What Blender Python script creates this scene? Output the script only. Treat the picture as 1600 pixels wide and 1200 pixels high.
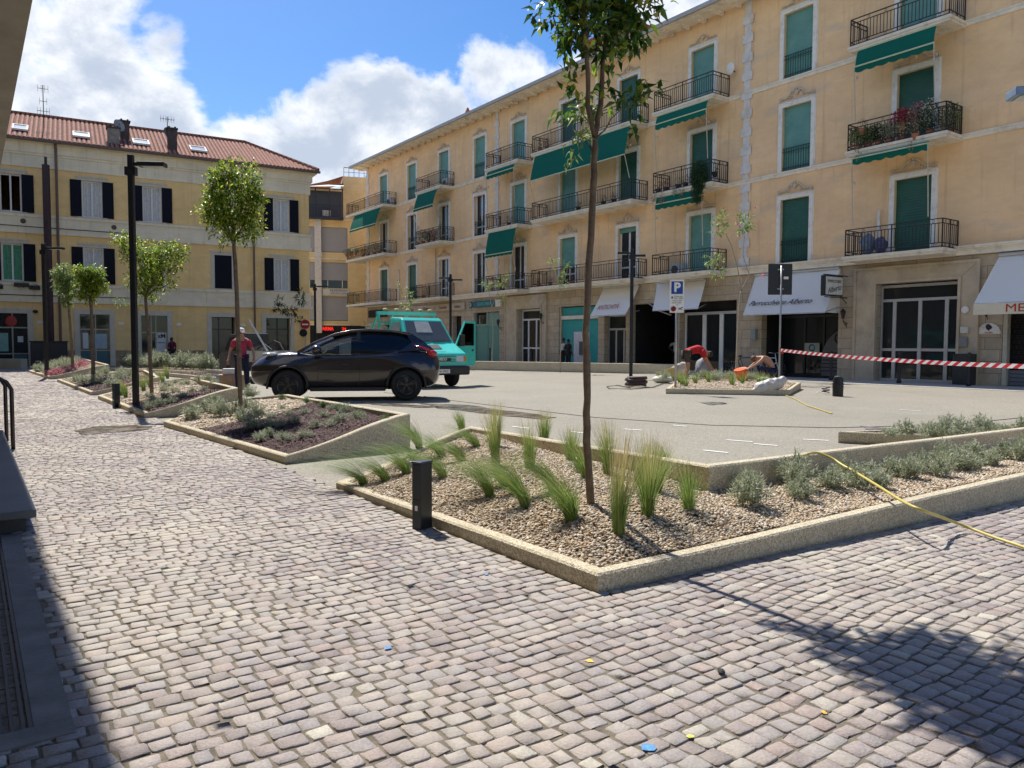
import bpy, bmesh, math, random
import numpy as np
from mathutils import Vector, Matrix
from mathutils.geometry import tessellate_polygon, intersect_ray_tri
for o in list(bpy.data.objects): bpy.data.objects.remove(o)
random.seed(7); RNG=np.random.default_rng(7)
SC=bpy.context.scene; COL=SC.collection
R=math.radians
# ---------------------------------------------------------------- camera
F=1200.; PITCH=R(-2.92); ROLL=R(0.2); H=1.30
cd=bpy.data.cameras.new('camera'); cam=bpy.data.objects.new('camera',cd); COL.objects.link(cam)
cd.lens=27.0; cd.sensor_width=36; cd.clip_end=2000; cd.clip_start=.05
cam.matrix_world=Matrix.Translation((0,0,H))@Matrix.Rotation(R(90)+PITCH,4,'X')@Matrix.Rotation(ROLL,4,'Z')
SC.camera=cam
def ray(px,py):
    x=(px-800)/F; y=-(py-600)/F; c,s=math.cos(ROLL),math.sin(ROLL); x,y=c*x-s*y,s*x+c*y
    return Vector((x,math.cos(PITCH)-y*math.sin(PITCH),math.sin(PITCH)+y*math.cos(PITCH)))
def G(px,py,z=0.):   # survey helper: the point of the horizontal plane z seen at photo pixel (px,py)
    r=ray(px,py); return Vector((0,0,H))+r*((z-H)/r.z)
# ---------------------------------------------------------------- sky, sun, exposure
SUN_AZ=R(-28); SUN_EL=R(55)
w=bpy.data.worlds.new('World'); SC.world=w; w.use_nodes=True
nt=w.node_tree; nt.nodes.clear(); N=nt.nodes; L=nt.links
def nd(nt,t,**k):
    n=nt.nodes.new(t)
    for a,b in k.items():
        if a=='ins':
            for i,v in b.items(): n.inputs[i].default_value=v
        else: setattr(n,a,b)
    return n
sky=nd(nt,'ShaderNodeTexSky',sky_type='NISHITA',sun_disc=False,sun_elevation=SUN_EL,sun_rotation=SUN_AZ,altitude=10,air_density=1.0,dust_density=.6,ozone_density=2.5)
hsv=nd(nt,'ShaderNodeHueSaturation',ins={'Saturation':1.42,'Value':.58,'Hue':.506}); L.new(sky.outputs[0],hsv.inputs['Color'])
bg1=nd(nt,'ShaderNodeBackground',ins={'Strength':.152}); L.new(hsv.outputs[0],bg1.inputs['Color'])
tc=nd(nt,'ShaderNodeTexCoord')
def dist_blob(c,r):
    vm=nd(nt,'ShaderNodeVectorMath',operation='DISTANCE'); L.new(tc.outputs['Generated'],vm.inputs[0]); vm.inputs[1].default_value=c
    m=nd(nt,'ShaderNodeMapRange',interpolation_type='SMOOTHSTEP',ins={1:0.,2:r,3:1.,4:0.}); L.new(vm.outputs['Value'],m.inputs[0]); return m.outputs[0]
BL=[(60,40,.20),(170,110,.16),(60,180,.2),(130,20,.15),(240,190,.11),(320,260,.09),(400,262,.11),(480,235,.12),(540,200,.12),(600,180,.145),(610,125,.06),(690,185,.13),(765,115,.11),(825,120,.10),(250,70,.08),(900,150,.1),(1030,30,.08),(1120,-40,.12),(-150,80,.3)]
acc=None
BD=[(ray(px,py).normalized(),r) for px,py,r in BL]+[(Vector(v).normalized(),r) for v,r in (((-.6,-.7,.35),.75),((.5,-.9,.25),.6),((-1,-.1,.3),.5),((-.2,-.6,.9),.5),((1,-.4,.2),.4))]  # vectors: extra clouds added out of view as neutral fill light for the facades
for (v_,r) in BD:
    b=dist_blob(v_,r)
    if acc is None: acc=b
    else:
        m=nd(nt,'ShaderNodeMath',operation='SMOOTH_MAX',ins={2:.10}); L.new(acc,m.inputs[0]); L.new(b,m.inputs[1]); acc=m.outputs[0]
def wnoise(sc,det,rough,off=0.):
    mp=nd(nt,'ShaderNodeMapping',ins={'Location':(off,off*.7,off*.3),'Scale':(1,1,1.35)}); L.new(tc.outputs['Generated'],mp.inputs[0])
    n=nd(nt,'ShaderNodeTexNoise',ins={'Scale':sc,'Detail':det,'Roughness':rough,'Distortion':.25}); L.new(mp.outputs[0],n.inputs['Vector']); return n.outputs['Fac']
def mth(op,a,b,clamp=False):
    m=nd(nt,'ShaderNodeMath',operation=op,use_clamp=clamp)
    for i,v in enumerate((a,b)):
        if isinstance(v,(int,float)): m.inputs[i].default_value=v
        else: L.new(v,m.inputs[i])
    return m.outputs[0]
n1=wnoise(8,10,.62); n2=wnoise(22,6,.6,3.1)
dens=mth('ADD',mth('MULTIPLY',acc,.95),mth('ADD',mth('MULTIPLY',mth('SUBTRACT',n1,.5),1.7),mth('MULTIPLY',mth('SUBTRACT',n2,.5),.45)))
mask=nd(nt,'ShaderNodeMapRange',interpolation_type='SMOOTHSTEP',ins={1:.42,2:.76,3:0.,4:1.}); L.new(dens,mask.inputs[0])
n3=wnoise(9,7,.6,1.7)
shd=nd(nt,'ShaderNodeMapRange',interpolation_type='SMOOTHSTEP',ins={1:.35,2:1.15,3:0.,4:1.}); L.new(mth('ADD',dens,mth('MULTIPLY',mth('SUBTRACT',n3,.5),1.6)),shd.inputs[0])
cr=nd(nt,'ShaderNodeMix',data_type='RGBA'); L.new(shd.outputs[0],cr.inputs[0]); cr.inputs[6].default_value=(.97,.98,1,1); cr.inputs[7].default_value=(.47,.54,.66,1)
bg2=nd(nt,'ShaderNodeBackground',ins={'Strength':.76}); L.new(cr.outputs[2],bg2.inputs['Color'])
mx=nd(nt,'ShaderNodeMixShader'); L.new(mask.outputs[0],mx.inputs[0]); L.new(bg1.outputs[0],mx.inputs[1]); L.new(bg2.outputs[0],mx.inputs[2])
wo=nd(nt,'ShaderNodeOutputWorld'); L.new(mx.outputs[0],wo.inputs[0])
sd=bpy.data.lights.new('sun','SUN'); sd.energy=4.1; sd.angle=R(.55); sd.color=(1,.955,.88)
so=bpy.data.objects.new('sun',sd); COL.objects.link(so)
sv=Vector((math.sin(SUN_AZ)*math.cos(SUN_EL),math.cos(SUN_AZ)*math.cos(SUN_EL),math.sin(SUN_EL)))
so.rotation_euler=sv.to_track_quat('Z','Y').to_euler(); so.location=sv*60
SC.view_settings.view_transform='Standard'; SC.view_settings.look='None'; SC.view_settings.gamma=1; SC.view_settings.exposure=.68
SC.view_settings.use_curve_mapping=False
SC.render.engine='CYCLES'
try:
    SC.cycles.max_bounces=7; SC.cycles.diffuse_bounces=4; SC.cycles.glossy_bounces=3; SC.cycles.transparent_max_bounces=12; SC.cycles.use_denoising=True
    SC.cycles.caustics_reflective=False; SC.cycles.caustics_refractive=False
except Exception: pass
# ---------------------------------------------------------------- materials
MATS={}
def newmat(name):
    m=bpy.data.materials.new(name); m.use_nodes=True; t=m.node_tree; t.nodes.clear()
    out=nd(t,'ShaderNodeOutputMaterial'); b=nd(t,'ShaderNodeBsdfPrincipled'); t.links.new(b.outputs[0],out.inputs[0])
    return m,t,b,out
def c4(c): return (c[0],c[1],c[2],1)
def noise(t,sc,det=5,rough=.55,coord='Object',dist=0.,scale=None):
    tc=nd(t,'ShaderNodeTexCoord'); n=nd(t,'ShaderNodeTexNoise',ins={'Scale':sc,'Detail':det,'Roughness':rough,'Distortion':dist})
    v=tc.outputs[coord]
    if scale:
        mp=nd(t,'ShaderNodeMapping',ins={'Scale':scale}); t.links.new(v,mp.inputs[0]); v=mp.outputs[0]
    t.links.new(v,n.inputs['Vector']); return n.outputs['Fac']
def mixc(t,fac,a,b):
    m=nd(t,'ShaderNodeMix',data_type='RGBA')
    for i,v in ((0,fac),(6,a),(7,b)):
        if isinstance(v,(int,float)): m.inputs[i].default_value=v
        elif isinstance(v,tuple): m.inputs[i].default_value=c4(v)
        else: t.links.new(v,m.inputs[i])
    return m.outputs[2]
def mrange(t,v,a,b,c=0.,d=1.):
    m=nd(t,'ShaderNodeMapRange',ins={1:a,2:b,3:c,4:d}); t.links.new(v,m.inputs[0]); return m.outputs[0]
def bump(t,b,h,strength=.3,dist=.01):
    n=nd(t,'ShaderNodeBump',ins={'Strength':strength,'Distance':dist}); t.links.new(h,n.inputs['Height']); t.links.new(n.outputs[0],b.inputs['Normal'])
def pm(name,col,rough=.6,metal=0.,var=.12,scale=6,bmp=0.,bscale=60,coat=0.,spec=.5,dirt=None):
    if name in MATS: return MATS[name]
    m,t,b,o=newmat(name)
    f=noise(t,scale,6,.6); lo=tuple(max(0,c*(1-var)) for c in col); hi=tuple(min(1,c*(1+var)) for c in col)
    c=mixc(t,mrange(t,f,.3,.7),lo,hi)
    if dirt:
        f2=noise(t,scale*.45,8,.7); c=mixc(t,mrange(t,f2,.52,.72,0,.7),c,dirt)
    t.links.new(c,b.inputs['Base Color']); b.inputs['Roughness'].default_value=rough; b.inputs['Metallic'].default_value=metal
    b.inputs['Coat Weight'].default_value=coat; b.inputs['Specular IOR Level'].default_value=spec
    if bmp: bump(t,b,noise(t,bscale,4,.6),bmp,.01)
    MATS[name]=m; return m
def glassm(name,col=(.012,.015,.018),rough=.05,spec=.45):
    if name in MATS: return MATS[name]
    m,t,b,o=newmat(name); b.inputs['Base Color'].default_value=c4(col); b.inputs['Roughness'].default_value=rough; b.inputs['Specular IOR Level'].default_value=spec
    bump(t,b,noise(t,1.5,2,.5),.08,.05)
    MATS[name]=m; return m
def clearglass(name,tint=(.75,.85,.85)):
    if name in MATS: return MATS[name]
    m=bpy.data.materials.new(name); m.use_nodes=True; t=m.node_tree; t.nodes.clear()
    o=nd(t,'ShaderNodeOutputMaterial'); tr=nd(t,'ShaderNodeBsdfTransparent'); tr.inputs[0].default_value=c4(tint)
    g=nd(t,'ShaderNodeBsdfGlossy'); g.inputs['Roughness'].default_value=.03; fr=nd(t,'ShaderNodeFresnel'); fr.inputs[0].default_value=1.5
    a=nd(t,'ShaderNodeMath',operation='ADD'); a.inputs[1].default_value=.04; t.links.new(fr.outputs[0],a.inputs[0])
    mm=nd(t,'ShaderNodeMixShader'); t.links.new(a.outputs[0],mm.inputs[0]); t.links.new(tr.outputs[0],mm.inputs[1]); t.links.new(g.outputs[0],mm.inputs[2]); t.links.new(mm.outputs[0],o.inputs[0])
    MATS[name]=m; return m
def leafm(name,cols,rough=.45,transl=.35,zgrad=None):
    """leaf material: colour by island, part of the light passes through"""
    if name in MATS: return MATS[name]
    m,t,b,o=newmat(name); g=nd(t,'ShaderNodeNewGeometry'); r=nd(t,'ShaderNodeValToRGB'); r.color_ramp.interpolation='LINEAR'
    els=r.color_ramp.elements
    while len(els)<len(cols): els.new(.5)
    for i,(p,c) in enumerate(cols): els[i].position=p; els[i].color=c4(c)
    t.links.new(g.outputs['Random Per Island'],r.inputs[0]); c=r.outputs[0]
    if zgrad:
        tc=nd(t,'ShaderNodeTexCoord'); sp=nd(t,'ShaderNodeSeparateXYZ'); t.links.new(tc.outputs['Object'],sp.inputs[0])
        c=mixc(t,mrange(t,sp.outputs[2],zgrad[0],zgrad[1]),c,zgrad[2])
    t.links.new(c,b.inputs['Base Color']); b.inputs['Roughness'].default_value=rough
    tl=nd(t,'ShaderNodeBsdfTranslucent'); t.links.new(c,tl.inputs[0]); mm=nd(t,'ShaderNodeMixShader'); mm.inputs[0].default_value=transl
    t.links.new(b.outputs[0],mm.inputs[1]); t.links.new(tl.outputs[0],mm.inputs[2]); t.links.new(mm.outputs[0],o.inputs[0])
    MATS[name]=m; return m
def islandm(name,cols,rough=.8,bmp=.3,bscale=80,patch=None,const=True,fine=.12):
    if name in MATS: return MATS[name]
    m,t,b,o=newmat(name); g=nd(t,'ShaderNodeNewGeometry'); r=nd(t,'ShaderNodeValToRGB'); r.color_ramp.interpolation='LINEAR'
    els=r.color_ramp.elements
    while len(els)<len(cols): els.new(.5)
    for i,(p,c) in enumerate(cols): els[i].position=p; els[i].color=c4(c)
    t.links.new(g.outputs['Random Per Island'],r.inputs[0]); c=r.outputs[0]
    hs=nd(t,'ShaderNodeHueSaturation'); t.links.new(c,hs.inputs['Color']); t.links.new(mrange(t,noise(t,bscale,6,.7),.25,.75,1-fine*2,1+fine*2),hs.inputs['Value']); c=hs.outputs[0]
    if patch: c=mixc(t,mrange(t,noise(t,patch[1],7,.62),patch[2],patch[3],0,patch[4]),c,patch[0])
    t.links.new(c,b.inputs['Base Color']); b.inputs['Roughness'].default_value=rough
    if bmp: bump(t,b,noise(t,bscale,5,.65),bmp,.01)
    MATS[name]=m; return m
# ---------------------------------------------------------------- mesh helpers
class MB:
    def __init__(s): s.v=[]; s.f=[]; s.n=0
    def add(s,vs,fs):
        k=len(s.v); s.v.extend([tuple(p) for p in vs]); s.f.extend([tuple(i+k for i in f) for f in fs]); return s
    def box(s,x0,x1,y0,y1,z0,z1):
        return s.add([(x0,y0,z0),(x1,y0,z0),(x1,y1,z0),(x0,y1,z0),(x0,y0,z1),(x1,y0,z1),(x1,y1,z1),(x0,y1,z1)],
          [(0,3,2,1),(4,5,6,7),(0,1,5,4),(1,2,6,5),(2,3,7,6),(3,0,4,7)])
    def quad(s,a,b,c,d): return s.add([a,b,c,d],[(0,1,2,3)])
    def bar(s,p,q,w,h=None):
        """square bar between two points"""
        h=h or w; p=Vector(p); q=Vector(q); d=(q-p).normalized(); up=Vector((0,0,1)) if abs(d.z)<.95 else Vector((0,1,0))
        a=d.cross(up).normalized()*w/2; b=a.cross(d).normalized()*h/2
        return s.add([p-a-b,p+a-b,p+a+b,p-a+b,q-a-b,q+a-b,q+a+b,q-a+b],[(0,1,2,3),(7,6,5,4),(0,4,5,1),(1,5,6,2),(2,6,7,3),(3,7,4,0)])
    def tube(s,pts,rs,n=8,caps=True):
        pts=[Vector(p) for p in pts]; m=len(pts)
        if not hasattr(rs,'__len__'): rs=[rs]*m
        d=(pts[1]-pts[0]).normalized(); up=Vector((0,0,1)) if abs(d.z)<.9 else Vector((1,0,0)); a=d.cross(up).normalized(); vs=[]
        for i in range(m):
            d=(pts[min(i+1,m-1)]-pts[max(i-1,0)]).normalized(); a=(a-d*a.dot(d)).normalized(); b=d.cross(a)
            for k in range(n):
                t=2*math.pi*k/n; vs.append(pts[i]+(a*math.cos(t)+b*math.sin(t))*rs[i])
        fs=[(i*n+k,i*n+(k+1)%n,(i+1)*n+(k+1)%n,(i+1)*n+k) for i in range(m-1) for k in range(n)]
        if caps: fs+=[tuple(range(n))[::-1],tuple((m-1)*n+k for k in range(n))]
        return s.add(vs,fs)
    def lathe(s,prof,c=(0,0,0),n=16):
        vs=[(c[0]+r*math.cos(2*math.pi*k/n),c[1]+r*math.sin(2*math.pi*k/n),c[2]+z) for r,z in prof for k in range(n)]
        m=len(prof); fs=[(i*n+k,i*n+(k+1)%n,(i+1)*n+(k+1)%n,(i+1)*n+k) for i in range(m-1) for k in range(n)]
        fs+=[tuple(range(n))[::-1],tuple((m-1)*n+k for k in range(n))]; return s.add(vs,fs)
    def prism(s,poly,y0,y1,ax='y'):
        """poly in (x,z) extruded along y (or (x,y) along z)"""
        n=len(poly); f=(lambda p,h:(p[0],h,p[1])) if ax=='y' else (lambda p,h:(p[0],p[1],h))
        vs=[f(p,y0) for p in poly]+[f(p,y1) for p in poly]
        tri=tessellate_polygon([[Vector((p[0],p[1],0)) for p in poly]])
        fs=[tuple(t) for t in tri]+[tuple(i+n for i in t)[::-1] for t in tri]+[(i,(i+1)%n,n+(i+1)%n,n+i) for i in range(n)]
        return s.add(vs,fs)
    def ell(s,c,r,n=10,m=7,jit=0.):
        vs=[];
        for i in range(m+1):
            th=math.pi*i/m
            for k in range(n):
                ph=2*math.pi*k/n; j=1+random.uniform(-jit,jit)
                vs.append((c[0]+r[0]*math.sin(th)*math.cos(ph)*j,c[1]+r[1]*math.sin(th)*math.sin(ph)*j,c[2]+r[2]*math.cos(th)*j))
        fs=[(i*n+k,(i+1)*n+k,(i+1)*n+(k+1)%n,i*n+(k+1)%n) for i in range(m) for k in range(n)]
        return s.add(vs,fs)
    def mesh(s,name,mat,smooth=False):
        me=bpy.data.meshes.new(name); me.from_pydata(s.v,[],s.f); me.validate(); 
        bm=bmesh.new(); bm.from_mesh(me); bmesh.ops.recalc_face_normals(bm,faces=bm.faces); bm.to_mesh(me); bm.free()
        if mat: me.materials.append(mat)
        if smooth: me.polygons.foreach_set('use_smooth',[True]*len(me.polygons))
        return me
    def build(s,name,mat,parent=None,smooth=False,bevel=0.,loc=None,rotz=None):
        return ob(name,s.mesh(name,mat,smooth),parent,bevel,loc,rotz)
def ob(name,me,parent=None,bevel=0.,loc=None,rotz=None):
    o=bpy.data.objects.new(name,me); COL.objects.link(o)
    if parent: o.parent=parent
    if bevel: 
        b=o.modifiers.new('b','BEVEL'); b.width=bevel; b.segments=2; b.limit_method='ANGLE'; b.angle_limit=R(40)
    if loc is not None: o.location=loc
    if rotz is not None: o.rotation_euler=(0,0,rotz)
    return o
def tag(o,label=None,cat=None,group=None,kind=None):
    if label: o['label']=label
    if cat: o['category']=cat
    if group: o['group']=group
    if kind: o['kind']=kind
    return o
def thing(name,label,cat,loc=(0,0,0),rotz=0.,group=None):
    o=bpy.data.objects.new(name,None); COL.objects.link(o); o.location=loc; o.rotation_euler=(0,0,rotz); return tag(o,label,cat,group)
def npmesh(name,V,Fq,mat,smooth=False):
    """mesh from numpy: V (n,3), Fq (m,k)"""
    me=bpy.data.meshes.new(name); n=len(V); m,k=Fq.shape
    me.vertices.add(n); me.vertices.foreach_set('co',np.ascontiguousarray(V,dtype=np.float32).ravel())
    me.loops.add(m*k); me.loops.foreach_set('vertex_index',np.ascontiguousarray(Fq,dtype=np.int32).ravel())
    me.polygons.add(m); me.polygons.foreach_set('loop_start',np.arange(0,m*k,k,dtype=np.int32)); me.polygons.foreach_set('loop_total',np.full(m,k,dtype=np.int32))
    if smooth: me.polygons.foreach_set('use_smooth',np.ones(m,dtype=bool))
    me.update(calc_edges=True); me.materials.append(mat); return me
def copy_tree(o,parent=None):
    c=o.copy(); COL.objects.link(c)
    if parent: c.parent=parent
    for ch in list(o.children): copy_tree(ch,c)
    return c
def text(s,size,mat,parent,loc,rot=(R(90),0,0),name='lettering',shear=0.,ext=.004,sx=1.,align='CENTER',bold=0.):
    cu=bpy.data.curves.new('t','FONT'); cu.body=s; cu.size=size; cu.extrude=ext; cu.shear=shear; cu.align_x=align; cu.align_y='CENTER'; cu.offset=bold; cu.resolution_u=3
    to=bpy.data.objects.new('t',cu); COL.objects.link(to); dg=bpy.context.evaluated_depsgraph_get(); me=bpy.data.meshes.new_from_object(to.evaluated_get(dg)); bpy.data.objects.remove(to)
    me.materials.clear(); me.materials.append(mat); o=ob(name,me,parent); o.location=loc; o.rotation_euler=rot; o.scale=(sx,1,1); return o
def bake(o,extra=None):
    """apply the modifiers of o to its mesh"""
    dg=bpy.context.evaluated_depsgraph_get(); dg.update(); me=bpy.data.meshes.new_from_object(o.evaluated_get(dg)); o.modifiers.clear(); o.data=me; return o
# ================================================================ ground
def aggregate(name,base,rough=.85,cell=260,stain=(.19,.17,.145)):
    m,t,b,o=newmat(name); tc=nd(t,'ShaderNodeTexCoord')
    v=nd(t,'ShaderNodeTexVoronoi',ins={'Scale':cell/4}); t.links.new(tc.outputs['Object'],v.inputs['Vector'])
    sp=nd(t,'ShaderNodeSeparateColor'); t.links.new(v.outputs['Color'],sp.inputs[0])
    lo=tuple(c*.55 for c in base); hi=tuple(min(1,c*1.4) for c in base)
    c=mixc(t,sp.outputs[0],lo,hi)
    c=mixc(t,mrange(t,noise(t,.22,7,.65),.42,.72,0,.55),c,stain)
    c=mixc(t,mrange(t,noise(t,1.3,6,.6,dist=.6),.45,.75,0,.28),c,tuple(min(1,x*1.25) for x in base))
    c=mixc(t,mrange(t,noise(t,55,4,.9),.42,.62,0,.6),c,tuple(x*.55 for x in base)); c=mixc(t,mrange(t,noise(t,38,4,.9),.5,.66,0,.5),c,tuple(min(1,x*1.6) for x in base)); c=mixc(t,mrange(t,noise(t,9,6,.9),.4,.65,0,.3),c,tuple(x*.7 for x in base))
    t.links.new(c,b.inputs['Base Color']); b.inputs['Roughness'].default_value=rough; b.inputs['Specular IOR Level'].default_value=.25
    bump(t,b,v.outputs['Distance'],.5,.004); return m
plaza_m=aggregate('exposed_aggregate',(.315,.29,.235))
MB().quad((-300,-200,0),(300,-200,0),(300,500,0),(-300,500,0)).build('ground',plaza_m,loc=(0,0,-.006))['kind']='structure'
# walkway frame: a across the walkway (azimuth 55), b along it (azimuth -35)
EA=np.array([math.sin(R(54.64)),math.cos(R(54.64))]); EB=np.array([-math.sin(R(35.36)),math.cos(R(35.36))])
def ab(a,b): return EA*a+EB*b
joint_m=pm('joint_sand',(.15,.125,.09),.95,var=.5,scale=14,bmp=.6,bscale=90,dirt=(.20,.19,.12))
j=MB(); P=[ab(-3.2,-4),ab(14,-4),ab(14,2.0),ab(2.66,2.98),ab(2.6,46),ab(-3.2,46)]
j.add([(p[0],p[1],.0048) for p in P],[(0,1,2,3),(0,3,4,5)]); j.build('cobblestone_joints',joint_m)['kind']='structure'
def setts():
    rows=[];b=-1.7
    while b<45.5:
        h=.074*random.uniform(.92,1.1)*(1.0 if b<16 else 1.25 if b<28 else 1.5); amax=2.70 if b>2.97 else 12.5
        a=(-3.0 if b<-5 else -.35)+random.uniform(0,.1)
        if b>9: a=-2.6
        drift=0
        while a<amax:
            wd=.085*random.uniform(.72,1.22)*(1.0 if b<16 else 1.3 if b<28 else 1.6); lim=2.62
            bb=b+.045*math.sin(a*1.7+b*.35)+.02*math.sin(a*5.1+b)
            if not (a>2.62 and bb>2.95-.046*(a-2.65))  and not (a<.20 and 2.95<bb<6.2) : rows.append((a,bb,wd,h))
            a+=wd+.004
        b+=h+.004
    A=np.array(rows); n=len(A); K=8
    ang=np.array([14,76,104,166,194,256,284,346])*math.pi/180
    # superellipse-ish octagon
    ux=np.sign(np.cos(ang))*np.abs(np.cos(ang))**.13; uy=np.sign(np.sin(ang))*np.abs(np.sin(ang))**.13
    jx=RNG.normal(0,.0032,(n,K)); jy=RNG.normal(0,.0032,(n,K))
    hx=A[:,2:3]/2-.0028; hy=A[:,3:4]/2-.0028
    ca=A[:,0:1]+A[:,2:3]/2; cb=A[:,1:2]+A[:,3:4]/2
    rot=RNG.normal(0,.035,(n,1)); 
    def ring(s,z):
        x=ux*hx*s+jx; y=uy*hy*s+jy; xr=x-rot*y; yr=y+rot*x
        a=ca+xr; b=cb+yr; X=a*EA[0]+b*EB[0]; Y=a*EA[1]+b*EB[1]; return np.stack([X,Y,np.broadcast_to(z,X.shape)],2)
    z0=RNG.uniform(.006,.012,(n,1)); tx=RNG.normal(0,.022,(n,1)); ty=RNG.normal(0,.022,(n,1)); zt=z0+tx*ux*hx+ty*uy*hy
    V=np.concatenate([ring(1.03,np.full((n,K),-.012)),ring(1.0,zt-.002),ring(.955,zt+.0003)],1) # n,24,3
    base=(np.arange(n)*24)[:,None]
    fs=[]
    for r in range(2):
        for k in range(8): fs.append(np.concatenate([base+r*8+k,base+r*8+(k+1)%8,base+(r+1)*8+(k+1)%8,base+(r+1)*8+k],1))
    for q in ((0,1,2,3),(0,3,4,7),(4,5,6,7)): fs.append(np.concatenate([base+16+i for i in q],1))
    return V.reshape(-1,3),np.concatenate(fs,0)
sett_m=islandm('porphyry_setts',[(0,(.235,.195,.185)),(.25,(.335,.28,.255)),(.45,(.30,.27,.26)),(.6,(.375,.32,.285)),(.74,(.30,.28,.265)),(.86,(.345,.27,.24)),(.96,(.385,.35,.305)),(1,(.48,.44,.37))],.82,.6,90,patch=((.50,.45,.36),.7,.44,.68,.65),fine=.16)
V,Fq=setts()
ob('cobblestone_paving',npmesh('cobblestones',V,Fq,sett_m))['kind']='structure'
# light pavement strip under the long facade
t_=Vector((.5787,-.8155,0)); n_=Vector((.8155,.5787,0)); P0=n_*28-t_*60.85
def fr(x,off,z=0.): return P0+t_*x-n_*off+Vector((0,0,z))
pav_m=pm('stone_slab_pavement',(.42,.40,.36),.8,var=.12,scale=1.5,bmp=.2,bscale=80)
MB().quad(fr(-6,3.0,.003),fr(70,3.0,.003),fr(70,-.1,.003),fr(-6,-.1,.003)).build('pavement',pav_m)['kind']='structure'
# painted parking dashes
white_m=pm('road_paint',(.75,.75,.72),.7,var=.1,scale=40)
m=MB()
for (x0,y0,x1,y1) in [(893,674,917,677),(974,670,1003,672),(1051,664,1074,666),(1176,690,1135,687),(1255,686,1295,688),(1178,693,1215,696),(1098,703,1138,707),(800,666,828,669),(1405,640,1440,642)]:
    p=G(x0,y0,.002); q=G(x1,y1,.002); m.bar((p.x,p.y,-.001),(q.x,q.y,-.001),.06,.004)
m.build('parking_line_paint',white_m)['kind']='structure'
# thin dark line across the plaza
jm=pm('dark_line',(.07,.065,.06),.9)
m=MB(); pts=[G(x,y) for x,y in ((600,613),(760,632),(930,652),(1110,664),(1300,668),(1480,664),(1600,652))]
for p,q in zip(pts,pts[1:]): m.bar((p.x,p.y,-.001),(q.x,q.y,-.001),.035,.004)
m.build('plaza_dark_line',jm)['kind']='structure'
# water
def puddle_mat(name,c,rough):
    m,t,b,o=newmat(name); b.inputs['Base Color'].default_value=c4(c); b.inputs['Roughness'].default_value=rough; b.inputs['Specular IOR Level'].default_value=.6
    f=noise(t,3,6,.7,dist=.5); t.links.new(mixc(t,mrange(t,f,.3,.7),tuple(x*.7 for x in c),tuple(x*1.4 for x in c)),b.inputs['Base Color']); t.links.new(mrange(t,f,.35,.6,.08,rough),b.inputs['Roughness']); return m
wet_m=puddle_mat('muddy_water',(.13,.10,.07),.35); wet2=puddle_mat('wet_stone',(.16,.15,.14),.5)
def blob(name,pix,z,mat,wob=.15):
    pts=[G(x,y) for x,y in pix]; out=[]
    for i in range(len(pts)):
        a,b=pts[i],pts[(i+1)%len(pts)]
        for k in range(6):
            p=a.lerp(b,k/6); s=(b-a).length*wob; out.append((p.x+random.uniform(-s,s)*.3,p.y+random.uniform(-s,s)*.3))
    n=len(out); tri=tessellate_polygon([[Vector((x,y,0)) for x,y in out]])
    me=MB().add([(x,y,z) for x,y in out],[tuple(t) for t in tri]).mesh(name,mat); return ob(name,me)
b=blob('puddle',[(115,674),(150,668),(200,665),(240,668),(225,674),(170,677),(130,681)],.0165,wet_m); tag(b,kind='structure')
for px in ([(655,630),(720,632),(790,641),(870,652),(850,655),(790,650),(740,644),(690,638)],[(560,628),(640,632),(700,636),(660,637),(600,634)],[(1090,628),(1130,628),(1137,631),(1110,633)],[(1340,665),(1420,672),(1560,678),(1540,684),(1430,682),(1370,676)]):
    b=blob('puddle',px,.0005,wet_m if px[0][0]<1000 else wet2); tag(b,kind='structure')
# survey paint on the setts
for px,py,c,rr in ((1012,1168,(.10,.28,.55),.028),(606,1012,(.12,.30,.55),.018),(921,1032,(.70,.50,.10),.02),(1288,1113,(.75,.42,.05),.014),(1078,1150,(.62,.60,.12),.014),(760,897,(.15,.30,.5),.014),(897,905,(.6,.5,.2),.012)):
    q=G(px,py,.0128); me=MB().add([(q.x+rr*random.uniform(.5,1.3)*math.cos(a*.785),q.y+rr*random.uniform(.5,1.3)*math.sin(a*.785),.0134) for a in range(8)],[tuple(range(8))]).mesh('paint_mark',pm('spray_paint_%d'%px,c,.8,var=.4,scale=60)); ob('paint_mark',me)['kind']='structure'
# ================================================================ planters
conc_m,t,b,o=newmat('washed_concrete'); tc=nd(t,'ShaderNodeTexCoord'); v=nd(t,'ShaderNodeTexVoronoi',ins={'Scale':110.}); t.links.new(tc.outputs['Object'],v.inputs['Vector'])
sp=nd(t,'ShaderNodeSeparateColor'); t.links.new(v.outputs['Color'],sp.inputs[0]); c=mixc(t,sp.outputs[1],(.36,.305,.20),(.80,.71,.53))
c=mixc(t,mrange(t,noise(t,3,7,.65),.45,.75,0,.4),c,(.36,.31,.21)); c=mixc(t,mrange(t,noise(t,45,5,.8),.3,.7,0,.35),c,(.34,.29,.20))
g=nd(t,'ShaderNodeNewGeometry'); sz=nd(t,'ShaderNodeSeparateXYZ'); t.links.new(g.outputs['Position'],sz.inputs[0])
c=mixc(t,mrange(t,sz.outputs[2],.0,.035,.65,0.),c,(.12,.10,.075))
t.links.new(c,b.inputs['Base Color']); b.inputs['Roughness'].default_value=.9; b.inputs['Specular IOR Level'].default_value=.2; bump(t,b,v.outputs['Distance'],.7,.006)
soil_m=pm('soil',(.09,.065,.045),.95,var=.5,scale=20,bmp=.8,bscale=60)
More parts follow.
